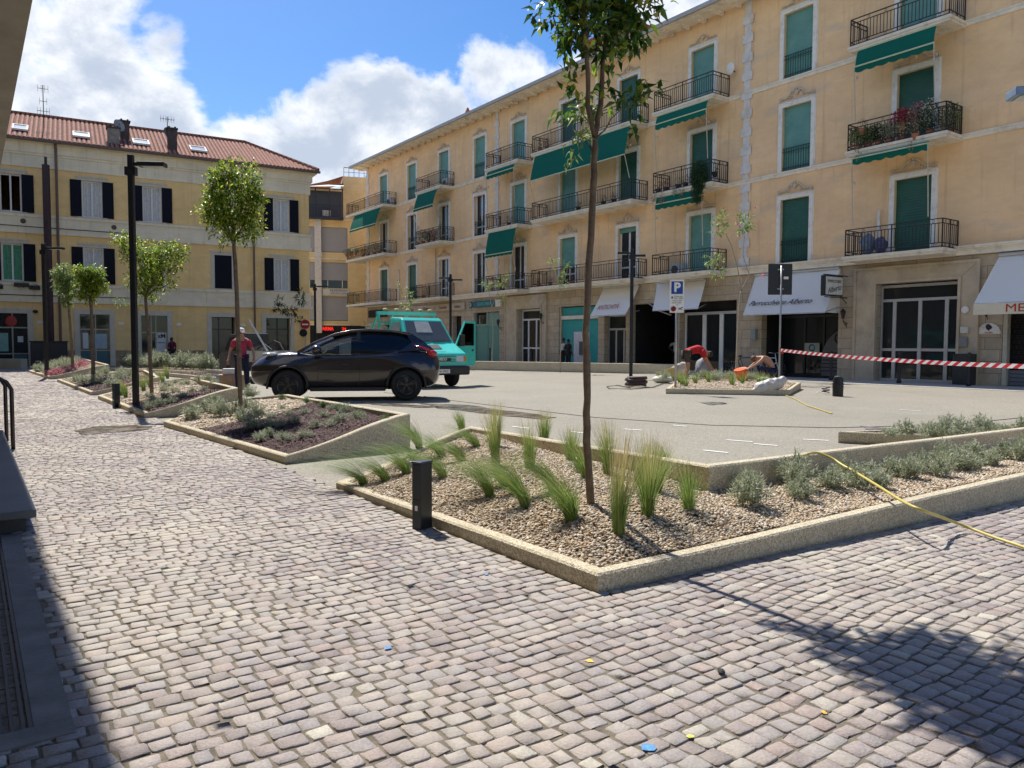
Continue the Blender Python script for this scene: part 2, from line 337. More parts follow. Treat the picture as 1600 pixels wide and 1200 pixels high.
gravel_m=islandm('pea_gravel',[(0,(.30,.19,.11)),(.15,(.66,.53,.35)),(.3,(.46,.34,.21)),(.45,(.76,.67,.50)),(.6,(.40,.25,.14)),(.72,(.58,.48,.34)),(.84,(.82,.77,.66)),(.92,(.16,.13,.11)),(1,(.54,.34,.19))],.75,.2,120)
sandbase_m=pm('gravel_bed',(.28,.21,.13),.95,var=.35,scale=60,bmp=1.,bscale=130)
mulch_m=islandm('bark_mulch',[(0,(.030,.015,.014)),(.3,(.055,.024,.022)),(.6,(.085,.038,.036)),(.85,(.12,.06,.052)),(1,(.22,.13,.10))],.85,.3,100)
mulchbase_m=pm('mulch_bed',(.05,.022,.018),.95,var=.5,scale=60,bmp=1.,bscale=130)
def inset(P,w):
    n=len(P); out=[]
    for i in range(n):
        a=Vector(P[i-1][:2]); b=Vector(P[i][:2]); c=Vector(P[(i+1)%n][:2]); d1=(b-a).normalized(); d2=(c-b).normalized()
        n1=Vector((-d1.y,d1.x)); n2=Vector((-d2.y,d2.x)); s=(n1+n2); s=s/max(.35,s.dot(n1)) ; out.append((b.x+s.x*w,b.y+s.y*w))
    return out
BEDT=[]
def onbed(px,py,z=0.):
    r=ray(px,py).normalized(); o=Vector((0,0,H)); best=None
    for t in BEDT:
        h=intersect_ray_tri(t[0],t[1],t[2],r,o,True)
        if h and (best is None or (h-o).length<(best-o).length): best=h
    return best if best else G(px,py,z)
def zbed(x,y,z):
    for t in BEDT:
        h=intersect_ray_tri(t[0],t[1],t[2],Vector((0,0,-1)),Vector((x,y,3)),True)
        if h: return h.z
    return z
def planter(label,P,bed,w=.1,group='sloping concrete planters along the walkway'):
    """P: rim corners (x,y,top height) counter-clockwise; bed: list of (material kind, [(x,y,z)...])"""
    ar=sum(P[i][0]*P[(i+1)%len(P)][1]-P[(i+1)%len(P)][0]*P[i][1] for i in range(len(P)))
    if ar<0: P=P[::-1]
    root=thing('planter',label,'planter',(P[0][0],P[0][1],0),group=group); ox,oy=P[0][0],P[0][1]
    I=inset(P,w); n=len(P); vs=[];SUB=10
    O=[];In=[]
    for i in range(n):
        a,b=P[i],P[(i+1)%n]; ai,bi=I[i],I[(i+1)%n]
        for k in range(SUB):
            f=k/SUB; e=f*f*(3-2*f); h=a[2]+(b[2]-a[2])*(f*.55+e*.45)+random.uniform(-.0015,.0015)
            O.append((a[0]+(b[0]-a[0])*f-ox,a[1]+(b[1]-a[1])*f-oy,h)); In.append((ai[0]+(bi[0]-ai[0])*f-ox,ai[1]+(bi[1]-ai[1])*f-oy,h))
    m=len(O); c=.012
    def lerp(o,i_,t): return (o[0]+(i_[0]-o[0])*t,o[1]+(i_[1]-o[1])*t)
    for o_,i_ in zip(O,In):
        a=lerp(o_,i_,.12); b=lerp(o_,i_,.88)
        vs+=[(o_[0],o_[1],-.02),(o_[0],o_[1],o_[2]-c),(a[0],a[1],o_[2]),(b[0],b[1],o_[2]),(i_[0],i_[1],o_[2]-c),(i_[0],i_[1],-.02)]
    fs=[]
    for i in range(m):
        j=(i+1)%m
        for k in range(5): fs.append((i*6+k,j*6+k,j*6+k+1,i*6+k+1))
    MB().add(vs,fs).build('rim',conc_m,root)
    for kind,QQ,dens in bed:
        if not isinstance(QQ[0],list): QQ=[QQ]
        Q=[];tri=[]
        for P_ in QQ: tri+=[tuple(i+len(Q) for i in t) for t in tessellate_polygon([[Vector((q[0],q[1],0)) for q in P_]])]; Q+=list(P_)
        Qa=np.array([[q[0]-ox,q[1]-oy,q[2]] for q in Q])
        ob('soil_bed',MB().add(Qa.tolist(),[tuple(t) for t in tri]).mesh('soil_bed',sandbase_m if kind=='gravel' else mulchbase_m),root)
        T=[Qa[list(t)] for t in tri]; BEDT.extend([[Vector((float(q[0]+ox),float(q[1]+oy),float(q[2]))) for q in t] for t in T]); A=np.array([.5*abs(np.cross(t[1]-t[0],t[2]-t[0])[2]) for t in T]); N_=int(A.sum()*dens)
        idx=RNG.choice(len(T),N_,p=A/A.sum()); r1=np.sqrt(RNG.random(N_)); r2=RNG.random(N_); TT=np.array(T)[idx]
        C=(1-r1)[:,None]*TT[:,0]+(r1*(1-r2))[:,None]*TT[:,1]+(r1*r2)[:,None]*TT[:,2]
        C[:,2]+=.004+.012*np.sin(C[:,0]*5)*np.sin(C[:,1]*6.3)+RNG.random(N_)*.010
        far=1 if dens>1500 else 1.9
        if kind=='gravel':
            base=np.array([(1,0,0),(0,1,0),(-1,0,0),(0,-1,0),(0,0,1),(.7,.7,.45),(-.7,.7,.45),(-.7,-.7,.45),(.7,-.7,.45)]); faces=[(0,5,8),(1,5,0),(1,6,5),(2,6,1),(2,7,6),(3,7,2),(3,8,7),(0,8,3),(4,8,5),(4,5,6),(4,6,7),(4,7,8)]
            S=RNG.uniform(.006,.0125,(N_,1))*far; sc=np.concatenate([S*RNG.uniform(1,1.4,(N_,1)),S,S*RNG.uniform(.6,.9,(N_,1))],1)
        else:
            base=np.array([(1,0,0),(.6,.35,.1),(-.7,.4,0),(-1,0,.1),(-.6,-.35,0),(.7,-.3,.1),(0,0,.5)]); faces=[(0,1,6),(1,2,6),(2,3,6),(3,4,6),(4,5,6),(5,0,6)]
            S=RNG.uniform(.010,.026,(N_,1))*far; sc=np.concatenate([S,S*RNG.uniform(.5,.9,(N_,1)),S*.5],1)
        th=RNG.random(N_)*6.283; bx=base[None,:,:]*sc[:,None,:]; ti=RNG.normal(0,.25 if kind=='gravel' else .4,(N_,1)); bz=bx[:,:,2]+ti*bx[:,:,0]
        X=bx[:,:,0]*np.cos(th)[:,None]-bx[:,:,1]*np.sin(th)[:,None]+C[:,0:1]; Y=bx[:,:,0]*np.sin(th)[:,None]+bx[:,:,1]*np.cos(th)[:,None]+C[:,1:2]; Z=bz+C[:,2:3]
        VV=np.stack([X,Y,Z],2).reshape(-1,3); nb=len(base); FF=(np.arange(N_)*nb)[:,None,None]+np.array(faces)[None]; FF=FF.reshape(-1,3)
        o2=ob(kind,npmesh(kind,VV,FF,gravel_m if kind=='gravel' else mulch_m,kind=='gravel'),root); o2['kind']='stuff'
    return root
A=(-1.59,6.9,.06);B=(.45,3.94,.11)
BED1_OLD=[(-1.50,6.80,.035),(.44,4.12,.085),(4.30,6.62,.17),(7.1,8.2,.2),(6.1,8.8,.2),(3.9,7.25,.17),(1.42,5.98,.17),(-.42,8.42,.32)]
_a,_b,_c,_m,_f,_g,_h,_T=(-1.50,6.80,.035),(.44,4.12,.085),(4.30,6.62,.17),(1.75,4.95,.12),(1.42,5.98,.20),(-.42,8.42,.33),(3.9,7.25,.18),(.55,5.15,.255)
BED1=[[_a,_b,_T],[_b,_m,_T],[_m,_f,_T],[_f,_g,_T],[_g,_a,_T],[_m,_c,_h],[_m,_h,_f],[_c,(7.1,8.2,.2),(6.1,8.8,.2),_h]]
planter('nearest concrete planter, pale gravel with feather grasses and one slender tree',
 [A,B,(4.32,6.42,.215),(7.4,8.25,.28),(6.2,9.1,.36),(1.52,5.92,.385),(-.46,8.62,.385)][::1],
 [('gravel',BED1,5200)])
planter('concrete planter with shrubs in dark bark, rising towards the dark car',
 [(-5.42,11.9,.1),(-2.46,8.28,.09),(-1.28,9.62,.43),(-4.2,14.4,.36),(-5.6,14.6,.2)],
 [('gravel',[(-5.35,11.9,.08),(-4.5,10.87,.075),(-3.75,11.6,.16),(-3.3,12.7,.31),(-4.25,14.2,.3),(-5.5,14.4,.17)],1500),('mulch',[(-4.5,10.87,.075),(-2.5,8.4,.06),(-1.42,9.62,.36),(-3.3,12.7,.31),(-3.75,11.6,.16)],2600)])
planter('concrete planter around the tall black street lamp, half gravel and half bark',
 [(-9.62,17.8,.1),(-6.38,13.28,.1),(-5.12,14.38,.48),(-8.3,20.0,.42),(-9.6,19.6,.25)],
 [('gravel',[(-9.5,17.8,.08),(-7.7,15.3,.08),(-6.6,16.6,.3),(-8.3,19.8,.36),(-9.5,19.5,.2)],900),('mulch',[(-7.7,15.3,.08),(-6.38,13.45,.07),(-5.28,14.4,.40),(-6.6,16.6,.3)],1300)])
planter('low concrete planter behind the lamp planter, with a small round tree',
 [(-15.3,25.8,.1),(-10.5,19.1,.1),(-9.3,20.3,.42),(-12.6,26.4,.4),(-15,27.2,.2)],
 [('gravel',[(-15.2,25.8,.08),(-13.3,23.3,.08),(-12.0,25.2,.25),(-12.7,26.3,.3),(-14.9,27.1,.17)],400),('mulch',[(-13.3,23.3,.08),(-10.5,19.3,.07),(-9.45,20.3,.35),(-12.0,25.2,.25)],500)])
planter('farthest sloping concrete planter with pink flowers beside the bins',
 [(-21.4,34.0,.1),(-16.6,27.5,.12),(-15.0,28.6,.52),(-19.9,36.0,.55),(-21.8,36,.25)],
 [('gravel',[(-21.3,34.0,.08),(-16.6,27.65,.1),(-15.15,28.6,.42),(-19.8,35.8,.46),(-21.7,35.8,.2)],250)])
planter('low far planter bed of pale shrubs in front of the maroon-dressed person',
 [(-19.4,36.8,.14),(-13.2,32.6,.14),(-12.3,34.2,.14),(-18.6,38.6,.14)],[('gravel',[(-19.3,36.9,.12),(-13.2,32.75,.12),(-12.4,34.1,.12),(-18.6,38.4,.12)],150)],group='low concrete planters')
planter('low narrow planter of red-brown bark left of the cardboard boxes',
 [(-14.7,31.6,.14),(-9.9,26.2,.14),(-9.0,27,.14),(-13.8,32.3,.14)],[('mulch',[(-14.6,31.6,.13),(-9.9,26.35,.13),(-9.1,27,.13),(-13.8,32.2,.13)],300)],group='low concrete planters')
planter('low concrete planter of bark and silvery shrubs at the right edge, behind the gravel arm',
 [(4.4,10.3,.15),(6.8,9.2,.19),(10.4,10.9,.22),(9.6,11.75,.16)],[('mulch',[(4.6,10.3,.12),(6.8,9.33,.15),(10.2,10.9,.18),(9.5,11.6,.14)],1500)],group='low concrete planters')
planter('low concrete planter in the middle of the plaza beside the parking sign, being planted',
 [(4.15,20.7,.14),(7.25,20.06,.14),(8.7,23.1,.2),(8.5,27.3,.2),(5.95,27.1,.15)],[('gravel',[(4.3,20.8,.12),(7.2,20.2,.12),(8.5,23.1,.17),(8.4,27.2,.17),(6.0,27.0,.13)],500)],group='low concrete planters')
# long low walls
def low_wall(label,pts,h,w=.3):
    p,q=Vector(pts[0]),Vector(pts[1]); o=MB(); L_=(q-p).length
    o.box(0,L_,0,w,-.02,h); a=math.atan2(q.y-p.y,q.x-p.x)
    x=o.build('low_wall',conc_m,None,bevel=.02,loc=(p.x,p.y,0),rotz=a); tag(x,label,'low wall','low concrete bench walls'); return x
low_wall('long low concrete wall in front of the shop row, behind the green truck',((-3.6,40.6,0),(7.6,34.25,0)),.45,.35)
low_wall('short low concrete wall at the left end of the walkway, before the shop front',((-40,41.5,0),(-24.3,38.0,0)),.52,.4)
# ================================================================ vegetation kit
bark_m=pm('bark',(.17,.125,.085),.9,var=.35,scale=14,bmp=.9,bscale=45)
twig_m=pm('twig',(.12,.10,.06),.9,var=.3,scale=20)
leaf_citrus=leafm('citrus_leaves',[(0,(.035,.09,.012)),(.28,(.10,.20,.022)),(.55,(.25,.38,.035)),(.82,(.48,.56,.06)),(1,(.60,.50,.08))],.36,.52)
leaf_glossy=leafm('glossy_leaves',[(0,(.02,.06,.010)),(.40,(.05,.125,.018)),(.72,(.12,.23,.028)),(.92,(.28,.38,.045)),(1,(.42,.38,.06))],.32,.42)
leaf_light=leafm('pale_leaves',[(0,(.12,.20,.05)),(.5,(.22,.32,.08)),(1,(.36,.44,.15))],.45,.45)
leaf_dark=leafm('dark_pointed_leaves',[(0,(.02,.045,.015)),(.6,(.05,.10,.03)),(1,(.12,.18,.05))],.45,.3)
shrub_m=leafm('silvery_leaves',[(0,(.20,.235,.14)),(.5,(.36,.40,.26)),(.85,(.52,.55,.40)),(1,(.66,.66,.48))],.6,.25)
shrubgreen=leafm('green_leaves',[(0,(.06,.13,.04)),(.6,(.13,.22,.07)),(1,(.24,.32,.12))],.55,.3)
shrubdark=leafm('dark_trailing_leaves',[(0,(.012,.04,.012)),(.6,(.03,.08,.02)),(1,(.08,.14,.04))],.55,.3)
dry_m=leafm('dry_leaves',[(0,(.22,.15,.08)),(.6,(.34,.26,.16)),(1,(.45,.38,.25))],.7,.3)
pink_m=leafm('pink_flowers',[(0,(.45,.08,.16)),(.6,(.60,.20,.28)),(1,(.70,.45,.45))],.6,.3)
red_m=leafm('crimson_flowers',[(0,(.30,.005,.03)),(.7,(.45,.01,.06)),(1,(.55,.08,.10))],.6,.3)
whitefl=leafm('white_flowers',[(0,(.6,.6,.5)),(1,(.75,.75,.68))],.6,.3)
def leaves_np(P,D,Ln,Wd,droop=.25):
    """P centres-bases, D unit directions, lengths, widths -> folded leaf geometry"""
    n=len(P); up=np.array([0,0,1.])+RNG.normal(0,.35,(n,3)); S=np.cross(D,up); S/=np.linalg.norm(S,axis=1,keepdims=True)+1e-9; U=np.cross(S,D)
    Ln=Ln[:,None]; Wd=Wd[:,None]
    tip=P+D*Ln-U*Ln*droop; mid=P+D*Ln*.5-U*Ln*.02; l=P+D*Ln*.45+S*Wd*.5+U*Wd*.18; r=P+D*Ln*.45-S*Wd*.5+U*Wd*.18
    V=np.stack([P,l,tip,r,mid],1).reshape(-1,3); b=(np.arange(n)*5)[:,None]
    Fq=np.concatenate([b+np.array([[0,4,1]]),b+np.array([[1,4,2]]),b+np.array([[4,3,2]]),b+np.array([[0,3,4]])],0); return V,Fq
def rnddir(n,zb=0.):
    D=RNG.normal(0,1,(n,3)); D[:,2]+=zb; return D/np.linalg.norm(D,axis=1,keepdims=True)
def leafball(name,parent,c,r,n,ll,mat,zb=.2,wd=.45):
    d=rnddir(n); P=np.array(c)+d*np.array(r)*(RNG.random((n,1))**.4); V,Fq=leaves_np(P,rnddir(n,zb)*.6+d*.4,RNG.uniform(.6,1.3,n)*ll,RNG.uniform(.8,1.2,n)*ll*wd)
    return ob(name,npmesh(name,V,Fq,mat),parent)
def crown_mesh(name,blobs,n,ll,mat,droop=.3,wd=.42,shell=.5):
    """leaves on twigs spread through several overlapping lumps with gaps between them"""
    Ps=[];Ds=[]; tot=sum(b[3] for b in blobs)
    for (x,y,z,wt,rx,rz) in blobs:
        k=int(n*wt/tot/7); d=rnddir(k); C=np.array([x,y,z])+d*np.array([rx,rx,rz])*(RNG.random((k,1))**shell)*RNG.uniform(.66,1.28,(k,1))
        for j in range(7):  # a sprig of leaves
            q=d*.7+RNG.normal(0,.6,(k,3)); q[:,2]+=.15; q/=np.linalg.norm(q,axis=1,keepdims=True); Ps.append(C+d*(j*.018)+RNG.normal(0,.018,(k,3))); Ds.append(q)
    P=np.concatenate(Ps); D=np.concatenate(Ds); m=len(P); V,Fq=leaves_np(P,D,RNG.uniform(.65,1.25,m)*ll,RNG.uniform(.8,1.2,m)*ll*wd,droop); return npmesh(name,V,Fq,mat)
def limb(m,p,q,r0,r1,n=6,wob=.03,sides=7):
    p=Vector(p);q=Vector(q); L_=(q-p).length; pts=[];rs=[]
    for i in range(n+1):
        f=i/n; w_=wob*L_*math.sin(math.pi*f); pts.append(p.lerp(q,f)+Vector((random.uniform(-w_,w_),random.uniform(-w_,w_),0))); rs.append(r0+(r1-r0)*f)
    m.tube(pts,rs,sides)
    return pts
# shrub prototypes (silvery, narrow leaves on upright stems)
def shrub_proto(mat,h,r,stems,lpst,ll):
    Ps=[];Ds=[]
    for s in range(stems):
        a=random.random()*6.283; t=random.random()**.6*r; tip=np.array([math.cos(a)*t,math.sin(a)*t,h*(1-.55*(t/r)**2)*random.uniform(.7,1.1)]); base=np.array([math.cos(a)*t*.25,math.sin(a)*t*.25,0])
        f=(RNG.random(lpst)*.85+.15)[:,None]; P=base+(tip-base)*f; ax=(tip-base)/np.linalg.norm(tip-base); D=rnddir(lpst)*.75+ax*.8; D/=np.linalg.norm(D,axis=1,keepdims=True); Ps.append(P);Ds.append(D)
    P=np.concatenate(Ps);D=np.concatenate(Ds);n=len(P); V,Fq=leaves_np(P,D,RNG.uniform(.6,1.3,n)*ll,RNG.uniform(.8,1.3,n)*ll*.17,.1); return npmesh('foliage',V,Fq,mat)
SHR=[shrub_proto(shrub_m,.30,.19,46,26,.055) for _ in range(3)]
SHRG=[shrub_proto(shrubgreen,.20,.15,34,20,.05) for _ in range(2)]
SHRS=[shrub_proto(shrub_m,.17,.16,40,18,.045) for _ in range(3)]
def shrub(loc,sc,label,group,kind=0,mesh=None):
    loc=Vector(loc); loc.z=zbed(loc.x,loc.y,loc.z)
    me=mesh or random.choice((SHR,SHRG,SHRS)[kind]); o=ob('shrub',me); o.location=loc; o.rotation_euler=(0,0,random.random()*6.28); o.scale=(sc,sc,sc*random.uniform(.85,1.15)); return tag(o,label,'shrub',group)
# feather grass: thin arching blades; lean = (dx,dy) wind throw in metres
grass_m=leafm('feather_grass_blades',[(0,(.12,.21,.04)),(.5,(.22,.33,.07)),(1,(.38,.46,.14))],.5,.4,zgrad=(.18,.50,(.60,.50,.23)))
def grass_proto(h,spread,lean,n,w_=.0019,awn=.3):
    vs=[];fs=[];SEG=6; rr=random
    for i in range(n):
        a=rr.random()*6.283; b0=rr.random()**.5*.04; hh=h*rr.uniform(.55,1.1); s=spread*rr.random(); ln=rr.uniform(.5,1.25)
        side=Vector((-math.sin(a),math.cos(a),0)); k=len(vs)
        for j in range(SEG+1):
            f=j/SEG; c_=Vector((math.cos(a)*(b0+s*f**1.5),math.sin(a)*(b0+s*f**1.5),hh*f*(1-.18*f*min(1.6,abs(lean[0])*3+abs(lean[1])*3)*ln)))+Vector((lean[0]*ln*f**2.0,lean[1]*ln*f**2.0,0))
            ww=w_*(1-f*.75); vs+=[tuple(c_-side*ww),tuple(c_+side*ww)]
        fs+=[(k+2*j,k+2*j+1,k+2*j+3,k+2*j+2) for j in range(SEG)]
    return MB().add(vs,fs).mesh('blades',grass_m)
# ================================================================ long peach building (right)
def plaster(name,base,patch=(.50,.47,.43),amt=.35,thr=(.58,.66),streak=.45):
    m,t,b,o=newmat(name)
    f=noise(t,.5,8,.6); c=mixc(t,mrange(t,f,.3,.7),tuple(x*.86 for x in base),tuple(min(1,x*1.1) for x in base))
    f2=noise(t,2.2,7,.7,dist=.4,scale=(.6,1,1.6)); c=mixc(t,mrange(t,f2,.42,.72,0,.4),c,(base[0]*.72,base[1]*.68,base[2]*.66))
    f3=noise(t,.55,9,.55,scale=(.55,.55,1.25),dist=.35); c=mixc(t,mrange(t,f3,thr[0],thr[1],0,amt),c,patch)
    f4=noise(t,2.6,6,.6,scale=(1.6,1.6,.10)); c=mixc(t,mrange(t,f4,.55,.72,0,streak),c,(base[0]*.55,base[1]*.5,base[2]*.47))
    t.links.new(c,b.inputs['Base Color']); b.inputs['Roughness'].default_value=.92; b.inputs['Specular IOR Level'].default_value=.15
    bump(t,b,noise(t,35,6,.7),.25,.01); MATS[name]=m; return m
peach=plaster('peach_plaster',(.94,.635,.365)); 
cream=pm('cream_stucco',(.84,.76,.62),.85,var=.1,scale=3,bmp=.2,bscale=40,dirt=(.42,.36,.29))
white_tr=pm('white_trim',(.84,.80,.73),.8,var=.08,scale=4,dirt=(.5,.45,.38))
# stone ashlar ground floor
m,t,b,o=newmat('stone_cladding'); tc=nd(t,'ShaderNodeTexCoord'); mp=nd(t,'ShaderNodeMapping',ins={'Rotation':(R(90),0,0)}); t.links.new(tc.outputs['Object'],mp.inputs[0])
br=nd(t,'ShaderNodeTexBrick',ins={'Scale':1.,'Mortar Size':.008,'Mortar Smooth':.1,'Brick Width':.95,'Row Height':.40,'Color1':(.60,.49,.35,1),'Color2':(.48,.385,.27,1),'Mortar':(.13,.10,.07,1)}); t.links.new(mp.outputs[0],br.inputs['Vector'])
c=mixc(t,mrange(t,noise(t,2.5,8,.7),.35,.7,0,.6),br.outputs[0],(.28,.22,.155)); t.links.new(c,b.inputs['Base Color']); b.inputs['Roughness'].default_value=.85; bump(t,b,br.outputs[1],-.6,.01); stone_m=m
portal_m=pm('travertine',(.52,.43,.31),.7,var=.18,scale=2,bmp=.2,bscale=30,dirt=(.30,.24,.17))
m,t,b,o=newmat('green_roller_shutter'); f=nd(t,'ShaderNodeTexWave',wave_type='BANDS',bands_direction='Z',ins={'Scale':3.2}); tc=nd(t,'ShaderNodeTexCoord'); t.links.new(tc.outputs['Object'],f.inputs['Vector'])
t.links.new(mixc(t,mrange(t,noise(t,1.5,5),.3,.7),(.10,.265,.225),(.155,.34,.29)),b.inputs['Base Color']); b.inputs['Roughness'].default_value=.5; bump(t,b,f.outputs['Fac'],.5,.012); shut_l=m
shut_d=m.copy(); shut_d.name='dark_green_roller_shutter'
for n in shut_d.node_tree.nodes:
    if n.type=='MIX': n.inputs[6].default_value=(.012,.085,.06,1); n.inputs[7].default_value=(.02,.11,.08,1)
iron=pm('dark_wrought_iron',(.035,.03,.03),.55,metal=.3,var=.3,scale=20)
slab_m=pm('balcony_slab',(.76,.69,.57),.85,var=.12,scale=3,bmp=.3,bscale=30,dirt=(.30,.24,.17))
awn_g=leafm('green_awning_cloth',[(0,(.0,.16,.115)),(1,(.0,.19,.14))],.8,.45)
awn_w=leafm('white_awning_cloth',[(0,(.90,.87,.80)),(1,(.93,.90,.84))],.8,.10)
wframe=pm('white_paint_frame',(.72,.72,.70),.4,var=.05); alu=pm('aluminium_frame',(.50,.50,.49),.35,metal=.4,var=.08)
pane_m=glassm('dark_window_glass',(.018,.022,.025)); dark_m=pm('dark_interior',(.018,.018,.02),.9); curtain_m=pm('net_curtain',(.45,.44,.42),.9,var=.12,scale=12)
interior_m=pm('shop_interior',(.018,.016,.016),.9,var=.5,scale=2)  # near-black colour stands in for the darkness inside the shops
terracotta=pm('terracotta_tiles',(.36,.13,.075),.85,var=.35,scale=5,bmp=.3,dirt=(.20,.09,.06))
pipe_m=pm('grey_pipe',(.40,.37,.33),.5,var=.1)
BZ=math.atan2(-.8155,.5787)
bld=thing('apartment_building','long four-storey peach apartment building with green shutters and iron balconies, on the right','building',P0,BZ)
def wall_holes(W0,W1,Z0,Z1,holes,depth=.25,mb=None,y=0.):
    mb=mb or MB(); xs=sorted({W0,W1}|{v for h in holes for v in h[:2]}); zs=sorted({Z0,Z1}|{v for h in holes for v in h[2:4]})
    for i in range(len(xs)-1):
        run=None
        for j in range(len(zs)-1):
            cx=(xs[i]+xs[i+1])/2; cz=(zs[j]+zs[j+1])/2
            if any(h[0]<cx<h[1] and h[2]<cz<h[3] for h in holes): continue
            mb.quad((xs[i],y,zs[j]),(xs[i+1],y,zs[j]),(xs[i+1],y,zs[j+1]),(xs[i],y,zs[j+1]))
    for h in holes:
        a,b_,c_,d_=h[:4]; D=y+(h[4] if len(h)>4 else depth)
        mb.quad((a,y,c_),(a,D,c_),(a,D,d_),(a,y,d_)); mb.quad((b_,y,c_),(b_,y,d_),(b_,D,d_),(b_,D,c_))
        mb.quad((a,y,d_),(a,D,d_),(b_,D,d_),(b_,y,d_)); mb.quad((a,y,c_),(b_,y,c_),(b_,D,c_),(a,D,c_))
    return mb
BAYS={'J':3.3,'I':8.15,'H':12.95,'G':17.65,'F':22.02,'E':26.83,'D':31.65,'C':36.5,'B':41.5,'A':46.35,'Z':51.2,'Y':56.0}
FZ={1:4.75,2:8.55,3:12.35}; WH=2.63; HW=.67
DOORB='JHFEDCAY'
TOP=16.25; LEN=60.
holes=[(x-HW,x+HW,FZ[f]+(0 if k not in DOORB else -.12),FZ[f]+WH) for k,x in BAYS.items() for f in (1,2,3)]
ground_holes=[(3.2,4.9,0,2.9,2.5),(6.2,7.6,0,2.9,2.5),(9.0,12.2,0,3.1,2.5),(14.1,15.3,1.0,3.3,.4),(16.9,19.95,0,3.45,.3),(22.05,24.46,.0,3.5,.5),(26.05,29.45,0,3.5,.35),(29.95,31.6,0,2.95,.5),(31.95,35.2,0,3.4,4.),(35.3,38.65,0,3.35,.6),(39.98,43.56,0,3.1,2.5),(45.14,48.06,0,3.62,.36),(49.45,53.2,0,3.1,.6),(55.,58.,0,3.1,.6)]
mb=wall_holes(0,LEN,4.55,TOP,holes)
mb.quad((0,0,4.55),(0,0,TOP),(0,12,TOP),(0,12,4.55)); mb.quad((LEN,0,0),(LEN,12,0),(LEN,12,TOP),(LEN,0,TOP)); mb.quad((0,12,0),(0,12,TOP),(LEN,12,TOP),(LEN,12,0))
mb.build('wall',peach,bld)
mb=wall_holes(0,LEN,0,4.55,[h[:4]+(min(h[4],.36),) for h in ground_holes],mb=MB()); mb.quad((0,0,0),(0,0,4.55),(0,12,4.55),(0,12,0)); mb.build('stone_base',stone_m,bld)
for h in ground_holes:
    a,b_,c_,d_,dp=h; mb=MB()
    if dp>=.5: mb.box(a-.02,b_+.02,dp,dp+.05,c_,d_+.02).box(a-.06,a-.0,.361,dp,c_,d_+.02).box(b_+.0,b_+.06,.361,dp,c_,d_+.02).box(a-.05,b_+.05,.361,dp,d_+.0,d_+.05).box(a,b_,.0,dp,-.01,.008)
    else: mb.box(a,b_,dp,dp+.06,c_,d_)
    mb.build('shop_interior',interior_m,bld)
# string courses and cornice
def course(z0,z1,off,name='string_course',mat=cream):
    m=MB(); m.box(-off,LEN,-off,.0-.001,z0,z1); m.box(-off,-.001,.001,12,z0,z1); 
    m.box(-off-.03,LEN,-off-.03,-off,z1-.05,z1+.01); return m.build(name,mat,bld)
course(4.42,4.62,.16); course(4.62,4.72,.24)
for f in (2,3): course(FZ[f]-.20,FZ[f]-.02,.05)
# eaves: soffit slab, fascia/gutter, roof
m=MB(); m.box(-1,LEN+1,-1.0,.4,16.18,16.30); m.box(-1,.4,.4,13,16.18,16.30); m.build('eaves',cream,bld)
m=MB(); m.box(-1.12,LEN+1,-1.12,-1.003,16.20,16.38); m.box(-1.12,-1.003,-1.0,13,16.20,16.38); m.build('gutter',pm('zinc_gutter',(.42,.40,.37),.5,metal=.3,var=.2,scale=8),bld)
m=MB()
x=-.6
while x<LEN:
    m.prism([(x-.16,16.178),(x+.16,16.178),(x+.13,16.10),(x-.13,16.10)],-.78,-.12); m.prism([(x-.10,16.099),(x+.10,16.099),(x+.08,16.03),(x-.08,16.03)],-.45,-.05); x+=.98
m.build('eaves_brackets',cream,bld)
m=MB(); m.add([(-1.1,-1.1,16.38),(LEN+1,-1.1,16.38),(LEN-4,6,18.0),(4,6,18.0),(-1.1,13,16.38),(LEN+1,13,16.38)],[(0,1,2,3),(0,3,4),(4,3,2,5),(1,5,2)])
m.build('roof',terracotta,bld)
# corner and joint quoins
qmat=pm('pale_stone_quoins',(.72,.68,.64),.85,var=.12,scale=4,dirt=(.42,.38,.34))
for xc,wd in ((.25,.25),(19.68,.19),(39.02,.22)):
    m=MB(); m.box(xc-wd*.75,xc+wd*.75,-.035,-.001,4.75,16.17)
    z=4.8;k=0
    while z<16.0:
        if k%2==0: m.box(xc-wd*1.25,xc+wd*1.25,-.06,-.0352,z,z+.36)
        z+=.40;k+=1
    m.build('quoins',qmat,bld)
